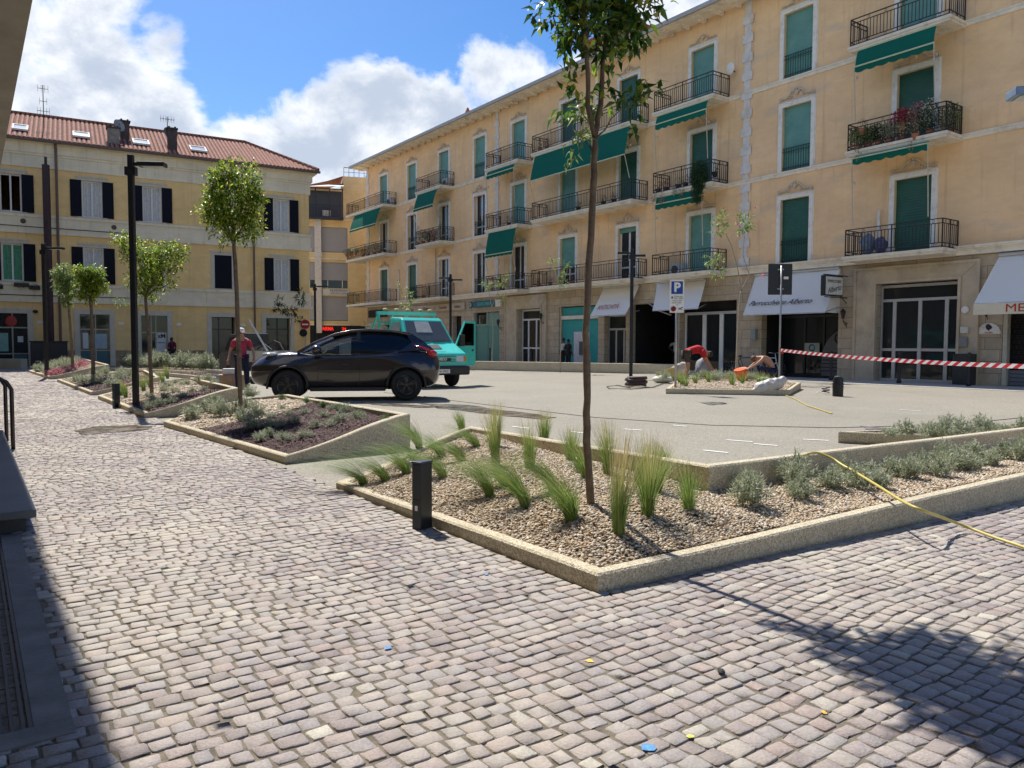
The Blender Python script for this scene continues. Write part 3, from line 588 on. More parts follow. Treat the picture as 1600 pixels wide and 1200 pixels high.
# ------------- window kit (shared meshes)
def surround():
    m=MB(); w_=.17; d=.05
    m.box(-HW-w_,-HW,-d,.0-.001,-.02,WH+w_); m.box(HW,HW+w_,-d,-.001,-.02,WH+w_); m.box(-HW,HW,-d,-.001,WH,WH+w_)
    m.box(-HW-w_-.04,-HW-w_,-.02,-.001,-.02,WH+w_+.04); m.box(HW+w_,HW+w_+.04,-.02,-.001,-.02,WH+w_+.04); m.box(-HW-w_,HW+w_,-.075,-.05,WH+w_-.05,WH+w_+.03)
    return m.mesh('surround',white_tr)
def scroll():
    m=MB()
    for s in (-1,1):
        pts=[];N_=14
        for k in range(N_): # big arm
            f=k/(N_-1); pts.append((s*(.08+.72*f),-.06,.10+.34*(1-f)**1.6+.04*math.sin(f*9)))
        m.tube(pts,[.035-.015*k/(N_-1) for k in range(N_)],5)
        for (cx,cz,r0) in ((.74,.13,.08),(.30,.19,.09),(.12,.36,.07)):
            m.tube([(s*(cx+r0*(1-k/14)*math.cos(k*.75)),-.06,cz+r0*(1-k/14)*math.sin(k*.75)) for k in range(12)],.022,5)
    m.ell((0,-.06,.30),(.07,.06,.12),8,6); m.ell((0,-.06,.47),(.045,.045,.06),8,5)
    m.box(-.84,.84,-.09,-.002,.0,.05)
    return m.mesh('crest',pm('crest_stucco',(.62,.52,.40),.85,var=.15,scale=10))
ME_S=surround(); ME_C=scroll()
def shutter_mesh(frac,mat):
    m=MB(); m.box(-HW,HW,.12,.15,WH*(1-frac),WH); m.box(-HW,HW,.10,.16,WH*(1-frac)-.03,WH*(1-frac)); return m.mesh('shutter',mat)
SHM={}
def french_mesh():
    m=MB()
    for x0,x1 in ((-HW,-HW+.08),(-.06,.06),(HW-.08,HW)): m.box(x0,x1,.17,.22,-.1,WH)
    m.box(-HW+.08,-.06,.17,.22,.55,.63); m.box(.06,HW-.08,.17,.22,.55,.63); m.box(-HW+.08,-.06,.17,.22,-.1,0); m.box(.06,HW-.08,.17,.22,-.1,0)
    return m.mesh('sash',wframe)
ME_F=french_mesh(); ME_G=MB().box(-HW,HW,.195,.20,-.12,WH).mesh('pane',pane_m); ME_K=MB().box(-HW,HW,.26,.27,-.12,WH).mesh('curtain',curtain_m)
def win_rail():
    m=MB()
    for z in (.12,.78,.92): m.box(-HW,HW,.015,.04,z,z+.03)
    k=-HW+.06
    while k<HW: m.box(k,k+.016,.02,.036,.02,.92); k+=.115
    return m.mesh('railing',pm('green_black_iron',(.012,.05,.045),.5,metal=.2,var=.2))
ME_R=win_rail()
# state: bay -> per floor (frac, shade) ; frac 0 = open with french sash
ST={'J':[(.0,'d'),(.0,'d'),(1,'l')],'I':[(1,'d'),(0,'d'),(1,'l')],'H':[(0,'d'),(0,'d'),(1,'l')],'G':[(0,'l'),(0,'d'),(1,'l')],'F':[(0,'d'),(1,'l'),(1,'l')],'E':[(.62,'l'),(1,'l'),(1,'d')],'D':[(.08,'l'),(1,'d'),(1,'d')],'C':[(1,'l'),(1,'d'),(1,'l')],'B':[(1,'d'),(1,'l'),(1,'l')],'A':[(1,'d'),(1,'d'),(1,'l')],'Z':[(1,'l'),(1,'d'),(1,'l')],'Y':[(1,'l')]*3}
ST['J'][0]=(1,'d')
for k,x in BAYS.items():
    for f in (1,2,3):
        fr_,sh=ST[k][f-1]; z=FZ[f]
        wobj=ob('balcony_door' if k in DOORB else 'window',ME_S,bld); wobj.location=(x,0,z)
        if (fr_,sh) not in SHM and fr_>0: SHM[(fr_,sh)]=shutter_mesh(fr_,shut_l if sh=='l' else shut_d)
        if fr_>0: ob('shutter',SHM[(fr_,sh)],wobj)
        if fr_<1: 
            ob('sash',ME_F,wobj)
            ob('pane',ME_G,wobj)
        cr_=ob('ornament',ME_C,wobj); cr_.location=(0,0,WH+.18)
        if f==3: cr_.scale=(.95,1,.8)
        if k not in DOORB: ob('railing',ME_R,wobj)
        if k in DOORB:
            pass
# ------------- balconies
def railing_mesh(x0,x1,dep,ends=(True,True)):
    """origin slab top; front at y=-dep"""
    m=MB(); Ht=.98
    def run(p,q,vert=True):
        p=Vector(p); q=Vector(q); L_=(q-p).length; d=(q-p)/L_
        for z,w_ in ((Ht,.045),(Ht-.15,.024),(.17,.024),(.05,.028)): m.bar(p+Vector((0,0,z)),q+Vector((0,0,z)),w_,.028)
        n=max(2,int(L_/.125))
        for i in range(n+1):
            a=p+d*L_*i/n; m.bar(a+Vector((0,0,.17)),a+Vector((0,0,Ht-.15)),.019)
        for i in (0,n//2,n):
            a=p+d*L_*i/n; m.bar(a,a+Vector((0,0,Ht)),.034)
        for i in range(0,n,max(2,n//5)):
            a=p+d*L_*(i+.5)/n
            for zc in (Ht-.075,.11): m.tube([a+d*.045*math.cos(t_*1.05)+Vector((0,0,.045*math.sin(t_*1.05)+zc)) for t_ in range(7)],.008,4,False)
    run((x0,-dep,0),(x1,-dep,0)); run((x0,-.02,0),(x0,-dep,0)); run((x1,-.02,0),(x1,-dep,0))
    return m.mesh('railing',iron)
DEP=1.10
def slab(x0,x1):
    m=MB(); m.box(x0-.08,x1+.08,-DEP-.08,-.001,-.10,0); m.box(x0-.04,x1+.04,-DEP-.04,-.001,-.19,-.10); return m.mesh('balcony',slab_m)
BAL={'A':(44.45,47.95),'C':(34.53,38.02),'DE':(24.9,33.05),'F':(20.05,23.45),'H':(10.85,14.3),'Y':(54.2,57.7)}
cache={}
BOBJ={}
for k,(a,b_) in BAL.items():
    key=(round(b_-a,1))
    if key not in cache: cache[key]=(slab(0,b_-a),railing_mesh(0,b_-a,DEP))
    for f in (1,2,3):
        o=ob('balcony',cache[key][0],bld); o.location=(a,0,FZ[f]-.05-(.07 if f==1 else 0)); ob('railing',cache[key][1],o); BOBJ[k,f]=o
# corner balconies wrapping round the far end
m=MB(); m.box(-1.7,5.58,-DEP-.08,-.001,-.19,0); m.box(-1.7,-.001,.001,2.5,-.19,0); sj=m.mesh('balcony',slab_m)
m2=railing_mesh(-1.62,5.5,DEP)
for f in (1,2,3):
    o=ob('balcony',sj,bld); o.location=(0,0,FZ[f]-.05); ob('railing',m2,o); BOBJ['J',f]=o
# ------------- green awnings hanging from the balcony above
BAR_=pm('awning_rail',(.55,.62,.45),.5,var=.1)
def drop_awning(x0,x1,z,drop,out,label=None,val=.22):
    """cloth from balcony slab edge (z) down; bottom bar pushed outwards by out"""
    y0=-DEP-.0; y1=-DEP-out; m=MB(); n=int((x1-x0)/.09); rows=5
    def cl(i,r): 
        f=r/rows; return (x0+(x1-x0)*i/n, y0+(y1-y0)*f-.03*math.sin(math.pi*f), z-drop*f)
    vs=[cl(i,r) for r in range(rows+1) for i in range(n+1)]
    fs=[(r*(n+1)+i,r*(n+1)+i+1,(r+1)*(n+1)+i+1,(r+1)*(n+1)+i) for r in range(rows) for i in range(n)]
    k=len(vs); 
    for i in range(n+1): vs.append((x0+(x1-x0)*i/n,y1-.01,z-drop)); 
    for i in range(n+1): vs.append((x0+(x1-x0)*i/n,y1-.015,z-drop-val*(.75+.25*abs(math.sin(math.pi*i/n*(x1-x0)/.42)))))
    fs+=[(k+i,k+i+1,k+n+2+i,k+n+1+i) for i in range(n)]
    m.add(vs,fs); aw=m.build('awning',awn_g,bld)
    b=MB(); b.tube([(x0-.03,y1-.03,z-drop),(x1+.03,y1-.03,z-drop)],.028,6); b.tube([(x0-.02,y0,z+.02),(x1+.02,y0,z+.02)],.045,6); b.build('awning_bar',BAR_,aw)
    c=MB()
    for x in (x0-.02,x1+.02):
        c.bar((x,y1-.03,z-drop),(x,-DEP-.02,z-2.55),.028); c.bar((x,-DEP,z-.9),(x,-DEP+.03,z-1.0),.05)
    c.build('awning_cord',pm('cream_cord',(.52,.48,.38),.7),aw); return aw
zb=lambda f: FZ[f]-.26
drop_awning(44.75,47.55,zb(3),.62,.16,val=.24); drop_awning(44.75,47.45,zb(2)-.02,.10,.16,val=.26)
drop_awning(34.75,37.8,zb(3),.42,.14,val=.28); drop_awning(34.8,37.6,zb(2),.34,.12,val=.28)
drop_awning(25.15,32.9,zb(3),1.45,.35,val=0.0001); drop_awning(20.3,23.2,zb(3),.28,.12,val=.24); drop_awning(20.35,23.3,zb(2),1.42,.25,val=.18)
drop_awning(11.1,13.9,zb(3),1.10,.35,val=.18); drop_awning(.0,5.0,zb(3),1.30,.45,val=.16)
# ------------- ground floor fronts
teal=pm('teal_panel',(.03,.33,.33),.45,var=.08,scale=3); gg=pm('sage_shutter',(.20,.32,.26),.6,var=.12,scale=3)
m=MB() # arched green double shutter
m.box(16.95,18.4,.16,.2,0,2.55); m.box(18.45,19.9,.16,.2,0,2.55); m.build('shop_shutter',pm('teal_green_door',(.10,.27,.22),.5,var=.1),bld)
m=MB(); m.box(16.95,17.0,.10,.2,0,3.4); m.box(16.9,19.95,.11,.2,2.55,2.68); m.box(18.3,18.5,.1,.16,2.68,3.45); m.box(19.2,19.9,.12,.16,2.68,3.4); m.box(18.5,19.2,.14,.18,2.68,3.42);m.build('transom',gg,bld)
MB().box(17.1,18.25,.21,.22,2.7,3.3).build('pane',pane_m,bld)
def portal(x0,x1,z1,a,b_,zt):
    m=MB(); d=.10
    m.prism([(x0,0),(a-.001,0),(a-.001,zt),(x0,z1)],-d,-.002); m.prism([(b_+.001,0),(x1,0),(x1,z1),(b_+.001,zt)],-d,-.002); m.prism([(x0,z1),(a-.001,zt+.001),(b_+.001,zt+.001),(x1,z1)],-d-.02,-.002)
    m.box(x0-.10,x0-.001,-.15,-.002,0,z1+.1); m.box(x1+.001,x1+.10,-.15,-.002,0,z1+.1); m.box(x0,x1,-.15,-.002,z1+.001,z1+.1)
    m.box(a-.10,a-.002,-d-.06,-d-.001,0,zt+.0); m.box(b_+.002,b_+.10,-d-.06,-d-.001,0,zt+.0); m.box(a-.10,b_+.10,-d-.06,-d-.021,zt+.002,zt+.10)
    return m.build('door_portal',portal_m,bld)
portal(20.85,24.9,4.2,22.05,24.46,3.5); portal(44.35,48.65,4.15,45.14,48.06,3.62)
def glazed_door(x0,x1,z1,trans,y,leaves,mat,midz=None,w_=.09):
    d=ob('glazed_door',MB().box(x0,x1,y+.02,y+.025,.06,z1).mesh('p',pane_m),bld); m=MB()
    for x in [x0]+list(leaves)+[x1]: m.box(max(x0,x-w_/2),min(x1,x+w_/2),y-.03,y+.03,0,z1 if x in (x0,x1) else trans)
    xs=sorted([x0]+list(leaves)+[x1])
    for z in [0.0,trans,z1-.08]+([midz] if midz else []):
        if z>=trans: m.box(x0+w_/2,x1-w_/2,y-.026,y+.026,z,z+.10); continue
        for p,q in zip(xs,xs[1:]): m.box(p+w_/2,q-w_/2,y-.026,y+.026,z,z+.10)
    m.build('frame',mat,d); return d
glazed_door(45.16,48.04,3.55,2.95,.25,(45.68,46.62,47.55),alu,1.12,.13)
glazed_door(22.1,24.42,3.45,2.80,.3,(22.75,23.55,24.3),wframe,1.05,.11)
glazed_door(35.34,38.6,2.85,2.75,.35,(36.55,37.55),wframe,None,.22)
glazed_door(30.0,31.55,2.9,2.1,.3,(30.6,31.2),alu,None,.09)
glazed_door(40.0,43.54,3.05,2.5,1.2,(41.3,42.2),pm('dark_frame',(.03,.03,.03),.4),None,.08)
glazed_door(9.05,12.15,3.05,2.4,.5,(10.1,11.1),gg,None,.1)
# bank front
m=MB(); m.box(26.1,29.4,.25,.29,0,2.75); m.box(26.1,29.4,.25,.29,2.98,3.45); m.build('bank_front',teal,bld)
m=MB(); m.box(26.15,29.5,.10,.24,2.76,2.97); m.build('bank_sign',pm('white_lightbox',(.72,.68,.58),.5),bld)
m=MB(); m.box(27.2,28.5,.18,.245,.15,2.05); m.build('cash_machine_panel',pm('white_panel',(.70,.68,.70),.4),bld)
m=MB(); m.box(27.75,28.3,.10,.178,.75,1.5); m.box(27.85,28.2,.075,.099,1.2,1.45); m.build('cash_machine',pm('grey_machine',(.12,.13,.13),.3,var=.3),bld)
# hairdresser window graphic: pale quarter arch with a dark heart and louvre lines
gm=pm('window_film',(.16,.16,.165),.5,var=.05); arc=[(42.15,.05),(43.52,.05),(43.52,2.08)]+[(43.52-1.37*math.sin(R(a)),.75+1.33*math.cos(R(a))) for a in range(0,91,10)]
g_=MB().prism(arc,1.12,1.13).build('window_film',gm,bld)
m=MB()
for z in (.25,.40,.55,.70,1.0): m.box(42.15,43.5,1.105,1.115,z,z+.03)
m.build('film_lines',dark_m,g_)
m=MB(); hp=[(0,-.28),(-.26,.02),(-.22,.2),(-.08,.22),(0,.1),(.08,.22),(.22,.2),(.26,.02)]; m.tube([(43.0+x,1.11,1.55+z) for x,z in hp+hp[:1]],.03,4); m.prism([(43.02,1.55),(43.3,1.8),(43.33,1.55),(43.2,1.42)],1.104,1.114); m.build('heart_emblem',dark_m,g_)
# poster and shelf goods in that shop
MB().box(41.35,42.05,1.11,1.13,1.0,1.42).build('poster',pm('pale_poster',(.45,.48,.40),.7),bld)
m=MB(); m.tube([(41.7+.13*math.cos(a*.63),1.10,1.22+.13*math.sin(a*.63)) for a in range(11)],.03,4); m.build('poster_emblem',pm('blue_emblem',(.03,.2,.3),.6),bld)
m=MB()
for i in range(14):
    x=40.35+random.random()*.7; z=.7+.32*(i//4); m.box(x,x+.16,1.5,1.6,z,z+.17)
m.build('shelf_goods',pm('white_goods',(.5,.5,.5),.7,var=.3,scale=5),bld)
# roller grille, right shop
m=MB()
for k in range(30): m.box(49.6,53.1,.20,.215,.55+k*.085,.565+k*.085)
for k in range(24): 
    for j_ in range(15): m.box(49.65+k*.15+(j_%2)*.075,49.665+k*.15+(j_%2)*.075,.20,.216,.55+j_*.17,.63+j_*.17)
m.build('roller_grille',iron,bld)
m=MB()
for k in range(4): m.box(49.5,53.15,.16,.19,.02+k*.13,.13+k*.13)
m.build('shutter_panel',pm('grey_slats',(.16,.17,.19),.5),bld)
MB().box(49.47,49.6,.0,.25,0,3.05).build('shop_jamb',pm('white_jamb',(.55,.50,.40),.6),bld)
MB().prism([(50.6,1.4),(51.3,1.4),(51.25,1.75),(50.65,1.75)],.45,.5).build('shop_basket',pm('red_item',(.4,.02,.02),.6),bld)
# fabric shop awnings
def shop_awning(x0,x1,zt,bx0,bx1,zb_,out,txt=None,col=None,val=0,size=.3,shear=0,sx=1.,tz=.18,side=False,tx=0):
    N_=16; M_=8; vs=[]
    for r in range(M_+1):
        f=r/M_
        for i in range(N_+1):
            g=i/N_; x=x0+(bx0-x0)*f+((x1+(bx1-x1)*f)-(x0+(bx0-x0)*f))*g
            vs.append((x,-.03-(out-.03)*f+.03*math.sin(math.pi*f)+.012*math.sin(g*19+f*3),zt+(zb_-zt)*f+.012*math.sin(g*23)))
    m=MB(); m.add(vs,[(r*(N_+1)+i,r*(N_+1)+i+1,(r+1)*(N_+1)+i+1,(r+1)*(N_+1)+i) for r in range(M_) for i in range(N_)])
    if side: m.add([(x1,-.03,zt),(bx1,-out,zb_),(x1,-.03,zb_)],[(0,1,2)]); m.add([(x0,-.03,zt),(bx0,-out,zb_),(x0,-.03,zb_)],[(0,1,2)])
    aw=m.build('shop_awning',awn_w,bld,smooth=True)
    if val: MB().box(bx0,bx1,-out-.012,-out,zb_-val,zb_).build('valance',pm('cream_valance',(.68,.62,.48),.8,var=.05),aw)
    m=MB()
    for x,bx in ((x0,bx0),(x1,bx1)): m.bar((x,-.03,zb_+.25),(bx,-out+.03,zb_+.02),.035)
    m.tube([(bx0,-out+.02,zb_),(bx1,-out+.02,zb_)],.025,6); m.tube([(x0,-.08,zt+.03),(x1,-.08,zt+.03)],.06,6); m.build('awning_arm',alu,aw)
    if txt:
        ang=math.atan2(zt-zb_,out)
        if val: text(txt,size,col,aw,((bx0+bx1)/2+tx,-out-.018,zb_-val/2),name='lettering',shear=shear,sx=sx,bold=0.,align='LEFT')
        else:
            f=1-tz; y=-.03-(out-.03)*f-.035; z=zt+(zb_-zt)*f+.03
            text(txt,size,col,aw,((bx0+bx1)/2+tx,y,z),rot=(ang,0,0),name='lettering',shear=shear,sx=sx)
    return aw
inkr=pm('faded_red_ink',(.42,.16,.14),.8); ink=pm('black_ink',(.03,.03,.035),.7); inkR=pm('red_ink',(.42,.03,.02),.7)
shop_awning(29.9,32.6,4.36,30.2,32.85,2.82,1.25,'ANTICHIT\u00c0',inkr,size=.42,sx=.72,tz=.27,tx=-.25)
shop_awning(33.8,36.9,4.36,34.75,37.55,2.95,1.3)
shop_awning(39.65,43.62,4.33,40.0,43.8,2.58,1.3,'Parrucchiere Alberto',ink,size=.36,shear=.45,sx=.95,tz=.26,side=True,tx=-.35)
shop_awning(49.3,54.2,4.3,49.1,54.4,2.68,1.3,'ME',inkR,val=.36,size=.36,sx=1.25,tx=-1.72,side=True)
m=MB(); m.bar((34.0,-.05,3.0),(35.2,-.5,2.75),.05); m.bar((33.1,-.05,3.5),(34.0,-.05,3.0),.05); m.build('awning_arm',alu,bld)
# fascia signs: things of their own
def sign_box(name,label,cat,x0,x1,z0,z1,y0,y1,mat,bevel=.01,group=None):
    r=thing(name,label,cat,P0,BZ,group); MB().box(x0,x1,y0,y1,z0,z1).build('panel',mat,r,bevel=bevel); return r
s_=sign_box('shop_sign','long beige fascia sign with dark red lettering above the arched shops behind the green truck','sign',4.2,15.9,3.70,4.2,-.14,-.03,pm('beige_fascia',(.48,.40,.30),.6,var=.08))
for i,(w_,x) in enumerate((('Casa',8.3),('e',9.4),('Ricamo',10.6),('e',11.8),('Corredo',13.0),('e',14.0),('Intimo',15.0))): text(w_,.34,pm('dark_red_letters',(.20,.04,.03),.6),s_,(x,-.15,3.95),name='lettering',sx=.9)
s_=sign_box('shop_sign','teal fascia sign with a ring emblem and pale letters over the arched green door','sign',17.0,19.7,3.78,4.18,-.16,-.03,pm('dark_teal_sign',(.01,.12,.14),.5))
text('BIANCHERIA',.30,pm('teal_letters',(.10,.45,.45),.5),s_,(18.45,-.17,3.98),sx=.95,bold=.005)
m=MB(); m.tube([(16.75+.19*math.cos(a*.524),-.15,3.98+.19*math.sin(a*.524)) for a in range(13)],.05,6); m.build('ring_emblem',pm('dark_teal_sign',(.01,.12,.14)),s_)
m=MB(); m.tube([(16.75+.12*math.cos(a*.524),-.20,3.98+.12*math.sin(a*.524)) for a in range(13)],.015,5); m.build('inner_ring',white_tr,s_)
MB().box(19.72,20.3,-.16,-.03,3.75,4.2).build('end_panel',white_tr,s_)
s_=sign_box('shop_sign','dark shop sign at the far corner, above the back of the truck','sign',.6,3.9,3.55,4.15,-.2,-.03,dark_m)
# projecting light box
s_=thing('hanging_sign','white projecting light box reading Parrucchiere Alberto, beside the white awning','sign',P0,BZ)
m=MB(); m.box(43.80,43.98,-1.62,-.42,3.2,3.97); m.build('case',pm('black_case',(.02,.02,.02),.4),s_,bevel=.01)
MB().box(43.982,43.995,-1.57,-.47,3.25,3.92).build('face',pm('white_face',(.66,.66,.62),.4),s_)
text('PARRUCCHIERE',.15,ink,s_,(44.0,-1.02,3.75),rot=(R(90),0,R(90)),sx=.85,ext=.002); text('Alberto',.30,ink,s_,(44.0,-1.02,3.46),rot=(R(90),R(-12),R(90)),shear=.3,sx=.95,ext=.002)
m=MB(); m.bar((43.9,-1.6,4.0),(43.9,-.02,4.0),.035); m.bar((43.9,-1.5,3.16),(43.9,-.02,3.16),.03); m.bar((43.9,-.45,3.2),(43.9,-.02,2.95),.02); m.build('bracket',iron,s_)
# wall lanterns
def lantern(x,z,label):
    r=thing('wall_lantern',label,'lantern',P0+t_*x+Vector((0,0,z)),BZ,'wrought iron wall lanterns'); m=MB()
    m.tube([(0,-.02,-.1),(0,-.15,-.2),(0,-.3,-.05),(0,-.32,.05)],.018,6); m.tube([(0,-.05,-.3),(0,-.12,-.1),(0,-.25,-.05)],.012,5); m.lathe([(.05,.05),(.11,.30),(.13,.31),(.06,.40),(.015,.44)],(0,-.32,0),6); m.build('arm',iron,r)
    MB().lathe([(.052,.07),(.105,.29)],(0,-.32,.0),6).build('glass',pm('lantern_glass',(.5,.5,.48),.3),r)
lantern(43.95,2.3,'iron wall lantern on the pillar under the projecting hairdresser sign'); lantern(49.0,2.5,'iron wall lantern beside the left edge of the red-lettered awning'); lantern(20.3,2.5,'iron wall lantern right of the arched green door'); lantern(24.75,2.75,'iron wall lantern right of the white-framed door near the cash machine')
# small wall fittings
m=MB(); m.prism([(49.05-.0+.37*math.cos(R(a)),1.72+.37*math.sin(R(a))) for a in range(0,181,15)],-.05,-.005); s_=m.build('plaque',white_tr,None,loc=P0,rotz=BZ); tag(s_,'white half-round plaque with dark tree emblem on the rightmost stone pillar','plaque')
m=MB(); m.ell((49.05,-.055,1.95),(.10,.008,.09),8,5,.2); m.box(49.03,49.07,-.062,-.052,1.83,1.95); m.build('tree_emblem',ink,s_); text('studio',.1,inkR,s_,(49.05,-.056,1.77),name='lettering')
m=MB(); m.ell((48.32,-.14,2.55),(.13,.03,.13),14,5); s_=m.build('house_number',white_tr,None,loc=P0,rotz=BZ); tag(s_,'round white house number plate right of the wide glazed door','plate')
for i,(x0,x1,z0,z1,c,nm,lb) in enumerate(((48.20,48.46,1.75,1.98,(.6,.58,.52),'notice','small white notice on the stone beside the wide glazed door'),(48.16,48.44,1.28,1.62,(.22,.22,.22),'intercom','grey intercom box beside the wide glazed door'),(39.55,39.8,1.55,2.0,(.25,.30,.28),'meter_box','grey-green meter box on the narrow stone pillar left of the hairdresser'))):
    s_=MB().box(x0,x1,-.19,-.10 if i<2 else -.003,z0,z1).build(nm,pm('fitting_%d'%i,c,.5),None,bevel=.01,loc=P0,rotz=BZ); tag(s_,lb,{'notice':'notice','intercom':'intercom','meter_box':'meter box'}[nm])
# rain pipes
def pipe(x,z0,z1,label,mat=pipe_m,r=.055,y=-.1):
    m=MB(); m.tube([(x,y,z0),(x,y,z1)],r,8); 
    z=z0+.4
    while z<z1: m.tube([(x,y,z),(x,y,z+.05)],r*1.25,8); z+=1.9
    s_=m.build('drainpipe',mat,None,loc=P0,rotz=BZ); tag(s_,label,'pipe','thin pipes on the long facade')
pipe(45.15,4.75,6.35,'short white pipe standing on the lowest right balcony',white_tr); pipe(6.0,4.75,7.2,'white pipe left of the second window column, above the truck',white_tr); pipe(11.9,4.75,8.2,'brown pipe left of the third balcony column, lowest floor',pipe_m,.04); pipe(29.3,12.5,16.1,'white pipe between the two top doors behind the slender tree',white_tr,.09)
# penthouse bits on the roof
r=thing('roof_pergola','white slatted pergola with brick pillars on the far roof corner','pergola',P0,BZ); m=MB()
for k in range(9): m.box(1.0+k*.55,1.35+k*.55,2.4,6,18.0+.14*k*0,18.06)
m.box(.8,6.2,2.4,2.5,17.9,18.0); m.box(.8,6.2,5.9,6,17.9,18.0); m.build('slats',white_tr,r)
m=MB()
for x in (1.2,3.4,5.6): m.box(x,x+.45,2.6,3.05,16.5,17.9)
m.build('brick_pillar',pm('red_brick',(.34,.12,.07),.9,var=.25),r)
m=MB(); m.box(26.5,30.5,1.2,4,16.9,18.3); r=m.build('roof_dormer',pm('pink_plaster',(.42,.26,.20),.9),None,loc=P0,rotz=BZ); tag(r,'low pinkish roof room above the eaves behind the slender tree','roof room'); MB().box(26.2,30.8,.9,4.3,18.3,18.42).build('cap',terracotta,r)
m=MB(); m.lathe([(.16,0),(.16,.5),(.22,.55),(.12,.8),(.2,.9),(.05,1.25)],(0,0,0),10); r=m.build('chimney_pot',terracotta,None,loc=P0+t_*14.2-n_*(-1.2)+Vector((0,0,16.7))); tag(r,'little terracotta chimney pot on the eaves of the long building','chimney')
# air conditioner units on balconies
def ac(x,z,label):
    m=MB(); m.box(x,x+.8,-.42,-.1,z+.02,z+.6); s_=m.build('air_conditioner',pm('ac_white',(.62,.62,.60),.5),None,bevel=.02,loc=P0,rotz=BZ); tag(s_,label,'air conditioner','air conditioners on balconies')
    MB().lathe([(.2,-.01),(.2,.01),(.05,.012)],(0,0,0),16).build('fan',pm('fan_grey',(.08,.08,.08),.5),s_); f=s_.children[0]; f.location=(x+.32,-.435,z+.3); f.rotation_euler=(R(90),0,0)
ac(4.6,12.31,'white air conditioner on the topmost corner balcony at the far end'); ac(13.4,12.31,'white air conditioner on the top balcony above the second green awning'); ac(35.0,4.6,'white air conditioner on the lowest balcony left of the square pilaster')
# ================================================================ yellow building (left)
ochre=plaster('ochre_plaster',(.90,.635,.285),patch=(.50,.43,.30),amt=.3,thr=(.62,.74),streak=.4)
band_m=plaster('cream_band',(.86,.76,.56),patch=(.40,.34,.25),amt=.35,thr=(.62,.74),streak=.45)
LT=Vector((.8683,.4961,0)); LN=Vector((.4961,-.8683,0)); L0=-LN*50; L0.z=0; LZ=math.atan2(.4961,.8683)
def lf(x,off,z=0.): return L0+LT*x+LN*off+Vector((0,0,z))
lb=thing('town_house','two-storeyed yellow building over shops, dark shutters and a red tiled roof, on the left','building',L0,LZ)
CX=[-6.6,-2.75,1.13,4.22,8.12,11.66]; X0,X1=-16.,13.42
holes=[(x-.5,x+.5,z,z+2.04,.22) for x in CX for z in (4.68,8.42)]; holes+=[(-10.4,-9.4,8.42,10.46,.22),(-10.4,-9.4,4.68,6.72,.22)]
gh=[(-5.0,-2.12,.0,2.93,.3),(.36,1.87,0,2.95,.3),(3.5,4.92,0,2.95,.3),(7.4,8.78,0,2.95,.8),(10.64,12.12,0,2.95,.5)]
m=wall_holes(X0,X1,0,11.1,holes+gh); m.quad((X1,0,0),(X1,9,0),(X1,9,12.3),(X1,0,12.3)); m.quad((X0,9,0),(X1,9,0),(X1,9,12.3),(X0,9,12.3)); m.build('wall',ochre,lb)
m=MB()
def lband(z0,z1,d): m.box(X0,X1+d,-d,-.001,z0,z1); m.box(X1+.001,X1+d,0.001,9,z0,z1)
lband(3.55,4.62,.07); lband(4.46,4.60,.13); lband(3.56,3.72,.13); lband(7.3,8.36,.07); lband(8.2,8.34,.13); lband(7.31,7.5,.12)
lband(10.9,11.6,.08); lband(11.55,11.68,.14); lband(11.68,12.2,.20)
m.prism([(X0,12.2),(X1+.2,12.2),(X1+.2,12.21),(X0,12.21)],-.2,-.001); m.box(X0,X1+.45,-.45,9,12.2,12.34); m.build('string_course',band_m,lb)
for x0,x1 in ((X0,-5.27),(-1.85,.09),(2.14,3.23),(5.19,7.13),(9.05,10.37),(12.39,X1)): MB().box(x0,x1,-.03,-.001,0,.9).build('plinth',pm('brown_plinth',(.36,.24,.14),.9,var=.2,scale=2,dirt=(.20,.14,.09)),lb)
tile_m,t,b,o=newmat('roof_tiles'); wv=nd(t,'ShaderNodeTexWave',wave_type='BANDS',bands_direction='X',ins={'Scale':1.35,'Distortion':.0}); tc=nd(t,'ShaderNodeTexCoord'); t.links.new(tc.outputs['Object'],wv.inputs['Vector'])
f=noise(t,3.5,6,.7); c=mixc(t,mrange(t,f,.3,.7),(.24,.085,.05),(.46,.20,.13)); c=mixc(t,mrange(t,wv.outputs['Fac'],.0,.45,.75,0),c,(.07,.03,.025)); t.links.new(c,b.inputs['Base Color']); b.inputs['Roughness'].default_value=.9; bump(t,b,wv.outputs['Fac'],.8,.06)
m=MB(); RZ=14.72; RY=4.2; HX=10.3
# ribbed tile roof: real half-round courses
x=X0; 
def rline(x): # top limit of the slope at this x (hip on the right)
    return 1.0 if x<HX else max(0.,1-(x-HX)/(X1+.55-HX))
st=.235
while x<X1+.5:
    k=rline(x+st/2)
    if k>.02:
        y0,z0=-.55,12.36; y1=y0+(RY-y0)*k; z1=z0+(RZ-z0)*k
        prof=[(0,0),(.04,.055),(.115,.075),(.19,.055),(.235,0)]
        vs=[(x+a,y0,z0+b_) for a,b_ in prof]+[(x+a,y1,z1+b_) for a,b_ in prof]; m.add(vs,[(i,i+1,i+6,i+5) for i in range(4)]+[(0,1,2,3,4)])
    x+=st
m.add([(HX,RY,RZ),(X1+.55,-.55,12.36),(X1+.55,9.5,12.36)],[(0,1,2)])
m.add([(X0,RY,RZ),(HX,RY,RZ),(X1+.5,9.5,12.36),(X0,9.5,12.36)],[(0,1,2,3)])
m.build('roof',tile_m,lb)
m=MB(); m.tube([(X0,RY,RZ+.06),(HX,RY,RZ+.06),(X1+.5,-.5,12.45)],.13,7); m.build('ridge_tiles',tile_m,lb)
